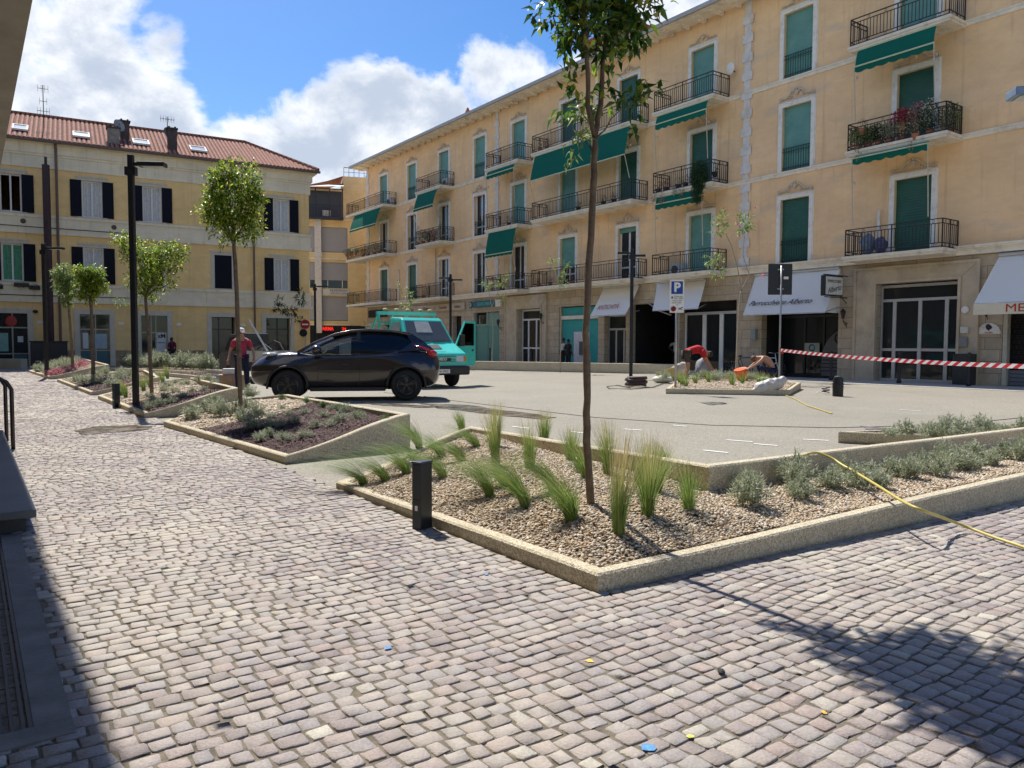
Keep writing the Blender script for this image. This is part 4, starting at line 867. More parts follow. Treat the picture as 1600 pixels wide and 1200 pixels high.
m=MB(); m.box(X0,X1+.6,-.66,-.52,12.22,12.36); m.build('gutter',pm('brown_gutter',(.12,.07,.05),.5),lb)
navy=pm('navy_shutter',(.006,.008,.017),.7,var=.25,scale=10,spec=.2); 
def shutter_leaf():
    m=MB(); m.box(0,.56,-.05,-.015,0,2.04)
    for k in range(26): m.box(.05,.51,-.062,-.051,.06+k*.075,.10+k*.075)
    return m.mesh('shutter',navy)
SL=shutter_leaf(); lwin=MB(); 
for a,b_ in ((-.72,-.5),(.5,.72)): lwin.box(a,b_,-.04,-.001,0,2.2)
lwin.box(-.5,.5,-.04,-.001,2.04,2.2); lwin.box(-.8,.8,-.09,-.001,2.2,2.28); lwin.box(-.75,.75,-.12,-.001,-.07,0)
LW=lwin.mesh('window',pm('pale_window_trim',(.60,.55,.44),.85,var=.1,scale=4))
sash=MB()
for a,b_ in ((-.5,-.43),(-.04,.04),(.43,.5)): sash.box(a,b_,.12,.17,0,2.04)
sash.box(-.43,-.04,.12,.17,.0,.08); sash.box(.04,.43,.12,.17,.0,.08); sash.box(-.43,-.04,.12,.17,1.96,2.04); sash.box(.04,.43,.12,.17,1.96,2.04); SAm=sash.mesh('sash',wframe)
PN=MB().box(-.5,.5,.145,.15,0,2.04).mesh('pane',pane_m); m=MB(); vs=[(-.5+i*.02,.19+.02*math.sin(i*.9),z) for z in (0.,2.04) for i in range(51)]; m.add(vs,[(i,i+1,i+52,i+51) for i in range(50)]); CU=m.mesh('curtain',pm('white_curtain',(.60,.60,.58),.9))
CG=m.mesh('curtain',pm('green_curtain',(.10,.30,.18),.9,var=.2))
# state of each window: (column,row): open / half / closed
for ci,x in enumerate(CX):
    for z in (4.68,8.42):
        w_=ob('window',LW,lb); w_.location=(x,0,z)
        closed=(ci==4) or (ci==3 and z<5)
        if closed:
            for sx in (-.56,0.0): s_=ob('shutter',SL,w_); s_.location=(sx,.03,0); s_.scale=(1,1,1)
        else:
            for sx in (-1.08,.52): s_=ob('shutter',SL,w_); s_.location=(sx,-.03,0)
            ob('sash',SAm,w_)
            if not(ci==1 and z>5): ob('curtain',CG if (ci==1) else CU,w_)
        if not closed:pass
# ground floor openings of the yellow building
trim=LW.materials[0]
for (a,b_,z0,z1,dp) in gh:
    m=MB(); w_=.26; m.box(a-w_,a-.001,-.05,-.001,0,z1+w_); m.box(b_+.001,b_+w_,-.05,-.001,0,z1+w_); m.box(a,b_,-.05,-.001,z1+.001,z1+w_); m.build('door_surround',trim,lb)
for q_ in ((-5,-2.12,.31,2.93),(.36,1.87,.31,2.95),(3.5,4.92,.31,2.95),(7.4,8.78,.81,2.95),(10.64,12.12,.51,2.95)): MB().box(q_[0],q_[1],q_[2],q_[2]+.02,0,q_[3]).build('shop_interior',interior_m,lb)
oak=pm('pale_shopfront_frame',(.42,.38,.27),.6,var=.1)
def shopfront(xs,zs,y,mat=oak,w_=.07,panels=(),pm_=None):
    d=ob('shop_front',MB().box(xs[0],xs[-1],y+.02,y+.025,zs[0],zs[-1]).mesh('p',pane_m),lb); m=MB()
    for x in xs: m.box(x-w_/2 if x>xs[0] else x,x+w_/2 if x<xs[-1] else x,y-.03,y+.03,zs[0],zs[-1])
    for z in zs[1:-1]:
        for p,q in zip(xs,xs[1:]): m.box(p+w_/2,q-w_/2,y-.025,y+.025,z-w_/2,z+w_/2)
    m.build('frame',mat,d)
    for (a,b_,c_,d_) in panels: MB().box(a,b_,y-.01,y+.012,c_,d_).build('panel',pm_,d)
    return d
tealp=pm('dull_teal_panel',(.04,.13,.15),.5,var=.1)
shopfront([-5.0,-3.9,-2.85,-2.12],[0,.72,2.15,2.93],.15,panels=[(-4.9,-3.95,.05,.66),(-2.8,-2.2,.05,.66)],pm_=tealp)
shopfront([.36,1.15,1.87],[0,.9,2.1,2.95],.15,panels=[(.42,1.8,.05,.84)],pm_=tealp)
shopfront([3.5,4.05,4.3,4.92],[0,.72,1.95,2.95],.15,panels=[(3.55,4.0,.05,.66),(4.35,4.85,.05,.66)],pm_=tealp)
shopfront([7.4,7.9,8.78],[0,2.2,2.95],.6,mat=pm('dark_frame',(.03,.03,.03),.4))
shopfront([10.64,11.4,12.12],[0,2.25,2.95],.3,mat=pm('dark_frame',(.03,.03,.03),.4))
paper=pm('paper',(.62,.64,.62),.8,var=.06); 
def flyer(x0,x1,z0,z1,y,mat,label,cat='poster'):
    s_=MB().box(x0,x1,y,y+.006,z0,z1).build('poster',mat,None,loc=L0,rotz=LZ); return tag(s_,label,cat)
flyer(-3.75,-3.05,.85,1.85,.09,pm('mint_paper',(.25,.45,.36),.8),'pale green poster in the leftmost shop window')
flyer(-2.62,-2.36,1.35,1.68,.09,paper,'small white notice in the leftmost shop door'); 
s_=flyer(.5,.78,1.0,1.9,.09,paper,'white-and-blue poster in the left half of the second shop window'); flyer(1.1,1.72,1.0,1.85,.09,pm('blue_grey_paper',(.35,.45,.50),.8),'pale blue poster in the right half of the second shop window')
s_=flyer(4.33,4.86,.8,1.92,.10,paper,'white poster headed xM on the third shop door'); text('xM',.34,ink,s_,(4.60,.095,1.75),bold=.01); MB().box(4.38,4.80,.093,.099,1.33,1.37).build('poster_line',ink,s_)
r=MB().ell((-2.9,.12,2.5),(.28,.03,.3),14,8).build('shop_emblem',pm('red_disc',(.40,.03,.02),.5),None,loc=L0,rotz=LZ); tag(r,'red round emblem in the transom of the leftmost shop','emblem')
for i,x in enumerate((-1.55,2.45,5.55,9.25)):
    s_=MB().ell((x,-.02,2.45),(.16,.02,.09),10,5).build('house_number',white_tr,None,loc=L0,rotz=LZ); tag(s_,['white house number plate right of the leftmost shop front','white house number plate right of the second shop window of the yellow building','white house number plate right of the xM poster door','white house number plate behind the white-capped man'][i],'plate')
m=MB(); m.lathe([(.04,0),(.12,.05),(.14,.12),(.05,.18)],(0,0,0),10); r=m.build('alarm_lamp',iron,None,loc=lf(-1.75,.15,2.95)); tag(r,'little dark lamp at the corner above the leftmost shop','lamp')
# vents, cables
m=MB()
for x in (-2.2,2.2): m.ell((x,-.09,7.95),(.14,.03,.14),10,5)
m.build('wall_vent',pm('vent_brown',(.10,.08,.05),.8),lb)
m=MB(); m.tube([(-9,-.14,7.72),(-2,-.14,7.66),(2.9,-.14,7.64)],.02,5); m.tube([(-9,-.14,3.98),(-2,-.14,3.92),(2.9,-.14,3.93)],.02,5); r=m.build('wall_cable',iron,None,loc=L0,rotz=LZ); tag(r,'black cables strung along the pale bands of the yellow building','cable')
def lpipe(x,z0,z1,r,mat,label,grp='rainwater pipes of the yellow building'):
    m=MB(); m.tube([(x,-.22,z0),(x,-.22,z1-.4),(x,-.5,z1)],r,8); o=m.build('drainpipe',mat,None,loc=L0,rotz=LZ); return tag(o,label,'pipe',grp)
brp=pm('brown_pipe',(.16,.10,.08),.5,var=.15)
lpipe(-.58,0.1,12.2,.07,brp,'brown drainpipe beside the tall mast on the yellow building'); lpipe(9.92,2.1,12.2,.06,brp,'brown drainpipe right of the round tree on the yellow building')
# rooftop things
def onroof(x,y): return 12.36+(y+.55)*(RZ-12.36)/(RY+.55)
SN=math.atan2(RZ-12.36,RY+.55)
for i,(x,dx) in enumerate(((-2.25,.75),(.68,.85),(3.75,.9),(6.9,.95))):
    r=thing('skylight',['skylight with pale frame nearest the left edge of the tiled roof','skylight with pale frame between the tall aerial and the twin chimneys','skylight with pale frame just right of the twin chimneys','skylight with pale frame right of the single dark chimney'][i],'skylight',L0,LZ,'skylights in the tiled roof')
    y=.35; z=onroof(x,y)+.1; p=thing('skylight_tmp','x','x'); bpy.data.objects.remove(p)
    m=MB(); cs,sn=math.cos(SN),math.sin(SN); 
    def q(a,b_,h): return (x+a,y+b_*cs-h*sn,z+b_*sn+h*cs)
    for (a0,a1,b0,b1) in ((-dx/2,dx/2,0,.08),(-dx/2,dx/2,.95,1.03),(-dx/2,-dx/2+.08,.08,.95),(dx/2-.08,dx/2,.08,.95)):
        m.add([q(a0,b0,0),q(a1,b0,0),q(a1,b1,0),q(a0,b1,0),q(a0,b0,.1),q(a1,b0,.1),q(a1,b1,.1),q(a0,b1,.1)],[(0,3,2,1),(4,5,6,7),(0,1,5,4),(1,2,6,5),(2,3,7,6),(3,0,4,7)])
    m.build('frame',white_tr,r); m=MB(); m.add([q(-dx/2+.08,.08,.06),q(dx/2-.08,.08,.06),q(dx/2-.08,.95,.06),q(-dx/2+.08,.95,.06)],[(0,1,2,3)]); m.build('pane',pm('sky_glass',(.30,.36,.40),.15),r)
chm=pm('grey_chimney',(.24,.21,.18),.9,var=.3,scale=4,dirt=(.10,.09,.08)); chd=pm('dark_chimney',(.07,.055,.05),.9,var=.3)
def chimney(x,y,w_,h,mat,label):
    r=thing('chimney',label,'chimney',lf(x,-y,onroof(x,y)-.3),LZ,'chimneys on the tiled roof'); m=MB(); m.box(-w_/2,w_/2,-w_/2,w_/2,0,h+.3); m.build('stack',mat,r,bevel=.015); m=MB(); m.box(-w_/2-.06,w_/2+.06,-w_/2-.06,w_/2+.06,h+.3,h+.38)
    for s in (-1,1): m.box(s*w_/3-.05,s*w_/3+.05,-w_/3,w_/3,h+.38,h+.48)
    m.build('cap',chd,r)
chimney(2.3,.5,.62,.75,chm,'pale grey square chimney, left one of the twin pair'); chimney(2.95,1.6,.5,.95,chd,'dark square chimney, right one of the twin pair'); chimney(5.42,.5,.5,1.15,chd,'single dark chimney with a small dish right of the twin pair')
def dish(x,y,z,label):
    r=thing('satellite_dish',label,'satellite dish',lf(x,-y,z),LZ,'satellite dishes on the tiled roof'); m=MB(); N_=16
    vs=[(0,.05,0)]+[(rr*math.cos(k*2*math.pi/N_),.05-rr*rr*.5,rr*math.sin(k*2*math.pi/N_)) for rr in (.2,.36) for k in range(N_)]
    m.add(vs,[(0,1+k,1+(k+1)%N_) for k in range(N_)]+[(1+k,1+N_+k,1+N_+(k+1)%N_,1+(k+1)%N_) for k in range(N_)]); b_=m.build('reflector',pm('dish_grey',(.33,.32,.30),.6),r,smooth=True); b_.rotation_euler=(R(-15),0,R(35))
    m=MB(); m.tube([(0,.1,-.9),(0,.1,0),(0,-.35,.02)],.02,5); m.build('mount',iron,r)
dish(2.62,.7,13.95,'grey satellite dish between the twin chimneys'); dish(5.25,.6,13.85,'grey satellite dish beside the single dark chimney')
def aerial(x,y,h,arms,label):
    r=thing('tv_aerial',label,'aerial',lf(x,-y,onroof(x,y)),LZ,'television aerials on the tiled roof'); m=MB(); m.tube([(0,0,-.1),(0,0,h)],.025,6); m.build('mast',iron,r); m=MB()
    for z,l,n in arms:
        m.bar((-l/2,0,z),(l/2,0,z),.022)
        for i in range(n): xx=-l/2+l*i/(n-1); m.bar((xx,-.25,z),(xx,.25,z),.012); m.bar((xx,0,z-.2),(xx,0,z+.2),.014)
    m.build('elements',iron,r)
aerial(-1.15,1.6,2.45,[(2.25,.5,4),(1.55,.35,3),(1.0,.6,5)],'tall thin television aerial at the left of the tiled roof'); aerial(5.35,2.2,1.5,[(1.35,.75,6)],'short television aerial above the single dark chimney')
# planters hanging under the green-curtained window
def flowerbox(x,z,w_,trail,label,wall='L'):
    r=thing('flower_box',label,'flower box',lf(x,.14,z),LZ,'flower boxes under the lowest left window'); MB().box(-w_/2,w_/2,-.12,.08,-.18,.02).build('box',pm('black_box',(.02,.02,.02),.6),r,bevel=.02); leafball('foliage',r,(0,-.04,.05-trail/3),(w_/2,.16,trail),160,.07,shrubdark)
# ================================================================ middle building
ochre2=plaster('yellow_plaster',(.80,.64,.36),patch=(.5,.43,.3),amt=.2,thr=(.66,.8),streak=.2)
MO=Vector((-15.2,70,0)); MT=Vector((math.sin(R(75)),math.cos(R(75)),0)); MZ=math.atan2(MT.y,MT.x)
mbd=thing('corner_house','narrow yellow building with grey roller blinds squeezed between the two long buildings','building',MO,MZ)
mh=[(-2.02,.27,3.42,5.6,.25),(-2.02,.27,6.35,8.67,.25),(-2.02,.27,9.57,11.8,.25),(-5,-2.6,3.42,5.6,.25),(-5,-2.6,6.35,8.67,.25),(-5,-2.6,9.57,11.8,.25)]
m=wall_holes(-8,7,0,15.2,mh); m.box(-.07,7,0.001,6,12.5,16.4); m.build('wall',ochre2,mbd)
gsh=pm('grey_blind',(.34,.35,.38),.6,var=.04,scale=2)
for (a,b_,z0,z1,d) in mh:
    w_=MB().box(a,b_,.2,.22,z0,z1).build('window',pane_m,mbd); lo=z0+(.72 if abs(z0-6.35)<.1 else .06)
    m=MB(); m.box(a+.02,b_-.02,.10,.13,lo,z1-.02); m.build('roller_blind',gsh,w_)
    if z0==6.35: m=MB(); m.box(a+.5,a+.56,.14,.18,z0,z1); m.box(b_-.5,b_-.44,.14,.18,z0,z1); m.build('mullion',wframe,w_)
m=MB(); m.box(-2.62,-2.05,-.35,-.001,2.3,12.45); m.box(-2.7,-1.98,-.42,-.351,9.1,9.5); m.build('column',pm('white_column',(.68,.66,.62),.8,dirt=(.45,.42,.38)),mbd)
m=MB()
for z in (12.40,2.95,5.68,8.9): m.box(-8,.45,-.12,-.001,z,z+.14)
m.build('string_course',band_m,mbd)
# glazed loggia at the top
m=MB()
for x in (-3.3,-2.5,-1.3,-.18): m.box(x-.05,x+.05,-1.0,-.9,12.55,15.1)
for z in (12.55,13.55,15.0): m.box(-3.3,-.13,-.98,-.92,z,z+.08)
x=-3.25
while x<-.2: m.box(x,x+.03,-.97,-.94,12.6,13.55); x+=.14
m.add([(-3.4,-1.1,15.1),(-.05,-1.1,15.3),(-.05,0,15.75),(-3.4,0,15.2)],[(0,1,2,3)]); m.box(-3.3,-.1,-1.0,-.001,12.42,12.54); m.build('loggia',pm('navy_iron',(.02,.025,.05),.5),mbd)
MB().box(-3.2,-.2,.0-.03,-.005,12.6,15.0).build('loggia_glass',pm('loggia_dark',(.05,.05,.06),.4),mbd); MB().box(-1.9,-1.2,-.6,-.3,12.56,13.2).build('loggia_box',white_tr,mbd)
m=MB(); m.add([(-4,-.2,15.2),(-1.5,-.2,15.85),(-.07,-.1,16.4),(-.07,5,16.6),(-4,5,15.3)],[(0,1,2,3,4)]); m.build('roof',terracotta,mbd)
m=MB()
for x in np.arange(.0,2.6,.45): m.bar((x,.1,16.4),(x,.1,17.2),.04)
m.bar((0,.1,17.2),(2.6,.1,17.2),.05); m.bar((0,.1,16.8),(2.6,.1,16.8),.03); m.build('roof_railing',iron,mbd)
for i,(x,z) in enumerate(((-1.2,15.7),(-.6,16.1),(1.8,16.5),(2.4,16.4))): pass
MB().box(-8,7,-.02,-.001,0,2.95).build('shop_front',dark_m,mbd)
s_=thing('blue_white_sign','white and blue lettered strip sign below the half-closed grey blind','sign',MO,MZ); MB().box(-1.95,.35,-.2,-.125,5.75,6.25).build('panel',paper,s_); text('RESIDENZA',.26,pm('sign_blue',(.03,.08,.25),.6),s_,(-.55,-.21,6.13),sx=1.15); text('SERVIZI CASA',.22,pm('sign_blue',(.03,.08,.25)),s_,(-.55,-.21,5.88),sx=1.1)
m,t,b,o=newmat('red_led'); b.inputs['Base Color'].default_value=(.5,0,0,1); b.inputs['Emission Color'].default_value=(1,.02,.01,1); b.inputs['Emission Strength'].default_value=.7
s_=thing('led_sign','black strip with lit red lettering over the shop between the two buildings','sign',MO,MZ); MB().box(-3.1,1.4,-.22,-.03,2.4,2.98).build('panel',dark_m,s_); text('FARMA',.42,m,s_,(-1.6,-.23,2.68),sx=.85,bold=.015); text('24',.36,m,s_,(-.1,-.23,2.68),bold=.015)
# ================================================================ building beside the camera (left edge)
NZ=R(90+35.36)  # local x runs along the walkway (b), local y = -a
def nf(a,b_,z): p=ab(a,b_); return (float(p[0]),float(p[1]),z)
def nbox(m,a0,a1,b0,b1,z0,z1): # box in walkway frame
    P=[nf(a,b_,z) for z in (z0,z1) for (a,b_) in ((a0,b0),(a1,b0),(a1,b1),(a0,b1))]
    return m.add(P,[(0,3,2,1),(4,5,6,7),(0,1,5,4),(1,2,6,5),(2,3,7,6),(3,0,4,7)])
near_m=pm('grey_render',(.36,.33,.27),.85,var=.14,scale=1.2,bmp=.35,bscale=6,dirt=(.25,.22,.18))
m=MB(); nbox(m,-3.2,.92,-8,34,6.3,6.9); nbox(m,-3.6,-3.0,-14,60,.0,6.3); nbox(m,-3.6,-3.1,-14,60,6.3,13); r=m.build('canopy_building',near_m); tag(r,'rough grey canopy of the near building, overhead at the left edge','building')  # unseen wall behind the canopy made taller and longer to block sky light
step_m=pm('slate_step',(.10,.112,.12),.55,var=.15,scale=2,bmp=.2,dirt=(.13,.14,.15))
r=thing('entrance_step','dark slate entrance step at the left edge, beside the handrail','step',nf(-1,9,0)); q_=r.location.copy()
m=MB(); nbox(m,-2.6,.36,6.12,12.0,.11,.165); s_=m.build('slab',step_m,r,bevel=.006); s_.location=-q_; m=MB(); nbox(m,-2.6,.30,6.2,11.9,-.01,.108); s_=m.build('riser',pm('dark_riser',(.06,.06,.06),.8),r); s_.location=-q_
m=MB(); nbox(m,.15,.262,2.98,6.12,-.01,.015); nbox(m,-2.6,.262,2.86,2.979,-.01,.015); nbox(m,-2.6,-1.1,2.979,6.12,-.01,.015)
r=m.build('drain_kerb',pm('concrete_kerb',(.19,.18,.165),.85,var=.25,scale=6,bmp=.4,bscale=40,dirt=(.17,.16,.14))); tag(r,kind='structure')
m=MB()
a=-1.1
while a<.14: nbox(m,a,a+.012,2.99,6.11,-.02,.010); a+=.032
b_=3.0
while b_<6.1: nbox(m,-1.1,.145,b_,b_+.008,-.015,.0075); b_+=.13
nbox(m,.135,.148,2.985,6.11,-.02,.0135); r=m.build('drain_grate',pm('steel_grate',(.05,.055,.06),.5,metal=.5)); tag(r,'dark steel drain grate in the shade at the lower left corner','grate')
MB().add([nf(-1.1,2.98,-.021+.023),nf(.15,2.98,.002),nf(.15,6.12,.002),nf(-1.1,6.12,.002)],[(0,1,2,3)]).build('grate_shade_sheet',dark_m)['kind']='structure'  # flat dark sheet stands in for the shaded depth below the grate
# hand rail: two bent bars
r=thing('handrail','dark steel handrail bent over at its end, by the entrance step at the left edge','handrail',(0,0,0))
base=Vector(nf(.30,10.15,0)); 
for k,(da,db) in enumerate(((0,0),(-.03,1.0))):
    A_=np.array([.43+da,11.1+db]); pts=[]
    for (da_,z) in ((0,.0),(0,.55),(0,.74),(-.05,.83),(-.14,.885),(-.26,.90),(-1.6,.90)):
        pts.append(nf(A_[0]+da_,A_[1],z))
    m=MB(); m.tube(pts,.024,10); m.build('tube',pm('brown_steel',(.06,.05,.05),.35,metal=.6),r,smooth=True)
# ================================================================ plants in the beds
def lerp3(a,b,f): return tuple(a[i]+(b[i]-a[i])*f for i in range(len(a)))
# feather grass tufts: photo pixel of the base, bed height, height, lean, straw amount
TU=[(936,843,.10,.40,(0,0),.11),(1012,806,.13,.42,(0,0),.12),(893,812,.11,.30,(-.10,.05),.10),(1075,800,.15,.30,(-.03,0),.10),(822,795,.11,.36,(-.22,.1),.06),(765,775,.12,.33,(-.24,.1),.07),
 (967,838,.11,.50,(.02,0),.07),(693,748,.13,.30,(-.26,.08),.07),(722,722,.20,.26,(-.22,.08),.07),(603,752,.05,.30,(-.34,.05),.08),(636,742,.08,.32,(-.36,.10),.10),(775,728,.20,.40,(-.05,0),.05),(828,733,.20,.36,(-.02,0),.06),(775,700,.26,.36,(0,0),.05),(892,722,.23,.30,(0,0),.07),
 (950,742,.19,.42,(-.03,0),.07),(1000,760,.17,.34,(.04,.0),.10),(722,674,.32,.20,(-.04,0),.04),(655,700,.24,.28,(-.22,.1),.06),(790,760,.15,.26,(-.26,.06),.07),(866,770,.15,.34,(-.28,.06),.05),(1040,738,.18,.26,(-.10,.0),.10),(805,770,.12,.3,(-.2,.06),.09),(690,715,.2,.26,(-.2,.05),.07),(745,700,.2,.28,(-.22,.05),.07),(655,728,.12,.26,(-.26,.05),.08),(850,700,.2,.34,(0,0),.06),(915,750,.2,.3,(-.1,.0),.09),(568,757,.05,.26,(-.3,.05),.09),(1025,770,.15,.3,(.03,0),.1)]
TU[0]=(893,815,.11,.30,(-.12,.05),.10)
for i,(px,py,z,h,ln,sp_) in enumerate(TU):
    p=onbed(px,py,z); me=grass_proto(h*random.uniform(.95,1.22),sp_*1.9,(ln[0]*random.uniform(1.2,1.8),ln[1]*random.uniform(.5,1.5)),random.randint(190,300)); o=ob('feather_grass',me,None); o.location=p
    upright=abs(ln[0])<.08
    tag(o,'green feather grass tuft standing upright in the pale gravel of the nearest planter' if upright else 'feather grass tuft blown to the left in the pale gravel of the nearest planter','grass tuft','feather grass tufts in the nearest planter'+(' standing upright' if upright else ' bent by wind'))
for (px,py,z) in ((860,700,.25),(905,738,.2),(985,735,.17),(1075,762,.16)):
    shrub(onbed(px,py,z),.55,'small dark green seedling by the back wall of the nearest planter','seedlings in the nearest planter',1)
# silvery shrubs in the long arm
for i,(px,py,z,sc) in enumerate([(1172,792,.17,1.05),(1165,770,.17,.7),(1245,762,.18,1.0),(1250,782,.18,.8),(1300,765,.18,.9),(1318,748,.18,.8),(1340,765,.18,.85),(1360,748,.18,.8),(1372,765,.18,.9),(1392,745,.18,.85),(1420,750,.18,.9),(1440,738,.18,.9),(1468,745,.18,.9),(1495,735,.18,.9),(1520,735,.19,.8),(1520,722,.19,.9),(1548,728,.19,.9),(1570,718,.19,.9),(1595,722,.19,1.0),(1475,722,.19,.8),(1620,715,.19,1.)]):
    shrub(onbed(px,py,z),sc*random.uniform(.7,1.0),'silvery grey-green shrub in the gravel arm of the nearest planter, at the right','silvery shrubs in the gravel arm',0)
for i,(px,py) in enumerate([(1390,684),(1415,682),(1452,686),(1440,676),(1475,688),(1500,684),(1520,690),(1545,688),(1570,692),(1595,694),(1480,676),(1530,676),(1560,680),(1600,682),(1625,690)]):
    shrub(onbed(px,py,.16),.85,'silvery shrub in the dark bark of the low planter at the right edge','shrubs of the low right planter',0 if i%3 else 2)
# planter before the dark car
R2=[(405,690,.10),(395,672,.12),(422,683,.11),(445,690,.11),(476,685,.13),(418,668,.15),(438,668,.15),(460,663,.2),(493,668,.2),(515,667,.22),(533,660,.27),(558,657,.33),(505,652,.28),(475,648,.26),(452,650,.24),(425,655,.2),(380,660,.17),(400,650,.2),(540,645,.36),(520,640,.36),(365,650,.2),(385,640,.24),(440,640,.28)]
for (px,py,z) in R2: shrub(onbed(px,py,z),random.uniform(.55,.8) if px>400 else .85,'small grey-green shrub in the dark bark of the planter before the dark car' if px>400 else 'taller silvery shrub in the gravel end of the planter before the dark car','shrubs in the bark of the car planter' if px>400 else 'shrubs in the gravel end of the car planter',2 if px>400 else 0)
for (px,py,z) in ((322,648,.14),(300,655,.1),(335,632,.2),(390,622,.28),(345,652,.14)): shrub(onbed(px,py,z),1.0,'taller silvery shrub in the gravel end of the planter before the dark car','shrubs in the gravel end of the car planter',0)
for (px,py,z) in ((503,630,.38),(530,634,.4),(562,640,.42),(440,622,.33),(480,626,.36),(602,649,.42)): shrub(onbed(px,py,z),.6,'green sprout along the back rim of the planter before the dark car','sprouts along the back rim',1)
# lamp planter
for (px,py,z) in [(240,632,.14),(252,635,.14),(232,622,.17),(258,624,.2),(270,630,.2),(285,622,.27),(272,615,.27),(255,612,.27),(300,612,.33),(318,606,.38),(335,600,.42),(290,602,.35),(275,600,.35),(310,596,.4),(232,640,.1),(262,606,.28),(325,594,.42)]:
    shrub(onbed(px,py,z),random.uniform(.7,1.0),'silvery shrub in the planter of the tall black lamp','shrubs of the lamp planter',2)
g_m=[grass_proto(.40,.16,(-.12,0),110,.004) for _ in range(2)]
for (px,py,z) in ((190,618,.12),(225,612,.2),(235,607,.25),(255,600,.3),(215,605,.25),(197,622,.1),(262,592,.32)):
    o=ob('feather_grass',random.choice(g_m)); o.location=onbed(px,py,z); tag(o,'yellow-green grass tuft in the planter of the tall black lamp','grass tuft','grass tufts of the lamp planter')
for (px,py,z) in [(130,600,.14),(145,598,.15),(158,600,.17),(170,597,.2),(184,594,.25),(150,590,.2),(200,590,.3),(165,586,.28),(190,585,.33),(118,597,.1),(176,604,.15)]:
    shrub(onbed(px,py,z),1.5,'silvery shrub in the low planter behind the lamp planter','shrubs of the round-tree planter',2)
for i,(px,py,z) in enumerate([(82,581,.2),(95,577,.3),(108,574,.4),(75,584,.12),(88,574,.3),(100,571,.4),(62,581,.1),(118,570,.45)]):
    shrub(onbed(px,py,z),2.3,'pale green shrub in the farthest sloping planter','green shrubs of the farthest planter',2)
PK=shrub_proto(pink_m,.2,.2,30,16,.06)
for i,(px,py,z) in enumerate([(80,587,.15),(90,586,.18),(100,583,.25),(112,579,.35),(125,574,.42),(132,571,.45)]):
    shrub(onbed(px,py,z),1.3,'pink flowering clump in the farthest sloping planter','pink flowers of the farthest planter',0,PK)
for i in range(14):
    f=i/13; a=lerp3((-19.0,37.2,.14),(-13.3,33.2,.14),f); o=shrub((a[0]+random.uniform(-.1,.4),a[1]+random.uniform(0,.6),a[2]),2.6,'pale shrub in the low far planter bed by the yellow building','shrubs of the low far planter',0)
# mid-plaza planter
for i,(x,y) in enumerate([(5.2,26.3),(5.8,25.6),(6.6,26.4),(6.3,25.2),(7.2,26.5),(7.1,25.6),(7.8,26.6),(6.0,26.6),(5.7,25.0),(6.8,25.0)]):
    shrub((x+.9*(y<26),y,.13),1.75,'silvery shrub newly planted in the mid-plaza planter','silvery shrubs of the mid-plaza planter',2)
gm2=[grass_proto(.30,.22,(-.04,0),70,.005) for _ in range(2)]
for i,(x,y) in enumerate([(5.0,22.6),(5.6,23.4),(6.4,22.3),(7.0,23.3),(7.3,22.3),(6.2,24.2),(5.3,24.3),(7.6,23.6),(4.9,21.6),(7.2,21.5)]):
    o=ob('feather_grass',random.choice(gm2)); o.location=(x,y,.13); o.scale=(1.3,1.3,1.3); tag(o,'small yellow-green grass tuft in the mid-plaza planter','grass tuft','grass tufts of the mid-plaza planter')
# ================================================================ trees
def bend_trunk(m,pts,r0,r1,sides=9):
    pts=[Vector(p) for p in pts]; out=[];rs=[]
    for i in range(len(pts)-1):
        for k in range(4): f=k/4; out.append(pts[i].lerp(pts[i+1],f)+Vector((random.uniform(-.004,.004),random.uniform(-.004,.004),0)))
    out.append(pts[-1]); n=len(out); rs=[(r0+(r1-r0)*i/(n-1))*random.uniform(.94,1.08) for i in range(n)]; m.tube(out,rs,sides)
# near slender tree, forked
p=onbed(925,786,.22); r=thing('young_tree','tall slender young tree with a bare forked trunk in the nearest gravel planter','tree',p)
D0=p.y
def tz(py): return H-(py-538.8)/1200*D0-p.z
def tx(px): return (px-800)/1200*D0-p.x
LEAN=.0 # the stem leans away from the path, 10 cm per metre
def lean(o):
    for v in o.data.vertices:
        k=max(0.,v.co.z)*LEAN/D0; v.co.y+=k*D0; v.co.x+=k*(v.co.x+p.x); v.co.z+=k*(v.co.z+p.z-H)
m=MB()
bend_trunk(m,[(0,0,-.06),(tx(917),0,tz(690)),(tx(918),.0,tz(600)),(tx(914),-.02,tz(520)),(tx(919),-.02,tz(400)),(tx(924),-.03,tz(300)),(tx(925),-.04,tz(222))],.026,.021,11)
fk=Vector((tx(925),-.04,tz(222)))
bend_trunk(m,[fk,(tx(914),-.06,tz(175)),(tx(911),-.10,tz(90)),(tx(903),-.15,tz(40)),(tx(896),-.2,tz(-60)),(tx(890),-.25,tz(-140))],.018,.007)
bend_trunk(m,[fk,(tx(934),-.02,tz(170)),(tx(938),0,tz(100)),(tx(944),.05,tz(60)),(tx(955),.1,tz(-40)),(tx(968),.12,tz(-150))],.019,.007)
tw=[((911,90),(870,35),.0,.25,.011),((911,90),(890,-30),.1,.0,.010),((870,35),(858,-20),.25,.2,.006),((940,80),(985,25),.05,-.1,.010),((985,25),(1018,-20),-.1,-.2,.006),((938,100),(920,20),.0,.3,.010),((944,60),(975,-30),.05,.2,.009),((903,40),(930,-60),-.15,-.3,.008),((896,-60),(865,-110),-.2,-.1,.006),((955,-40),(1000,-120),.1,.2,.007),((926,225),(962,185),-.04,-.12,.006),((920,240),(905,205),-.03,.06,.005),((925,215),(905,190),-.04,-.1,.005)]
for (a,b_,ya,yb,rr) in tw: limb(m,(tx(a[0]),ya,tz(a[1])),(tx(b_[0]),yb,tz(b_[1])),rr,rr*.45,6,.05,6)
lean(m.build('trunk',bark_m,r,smooth=True))
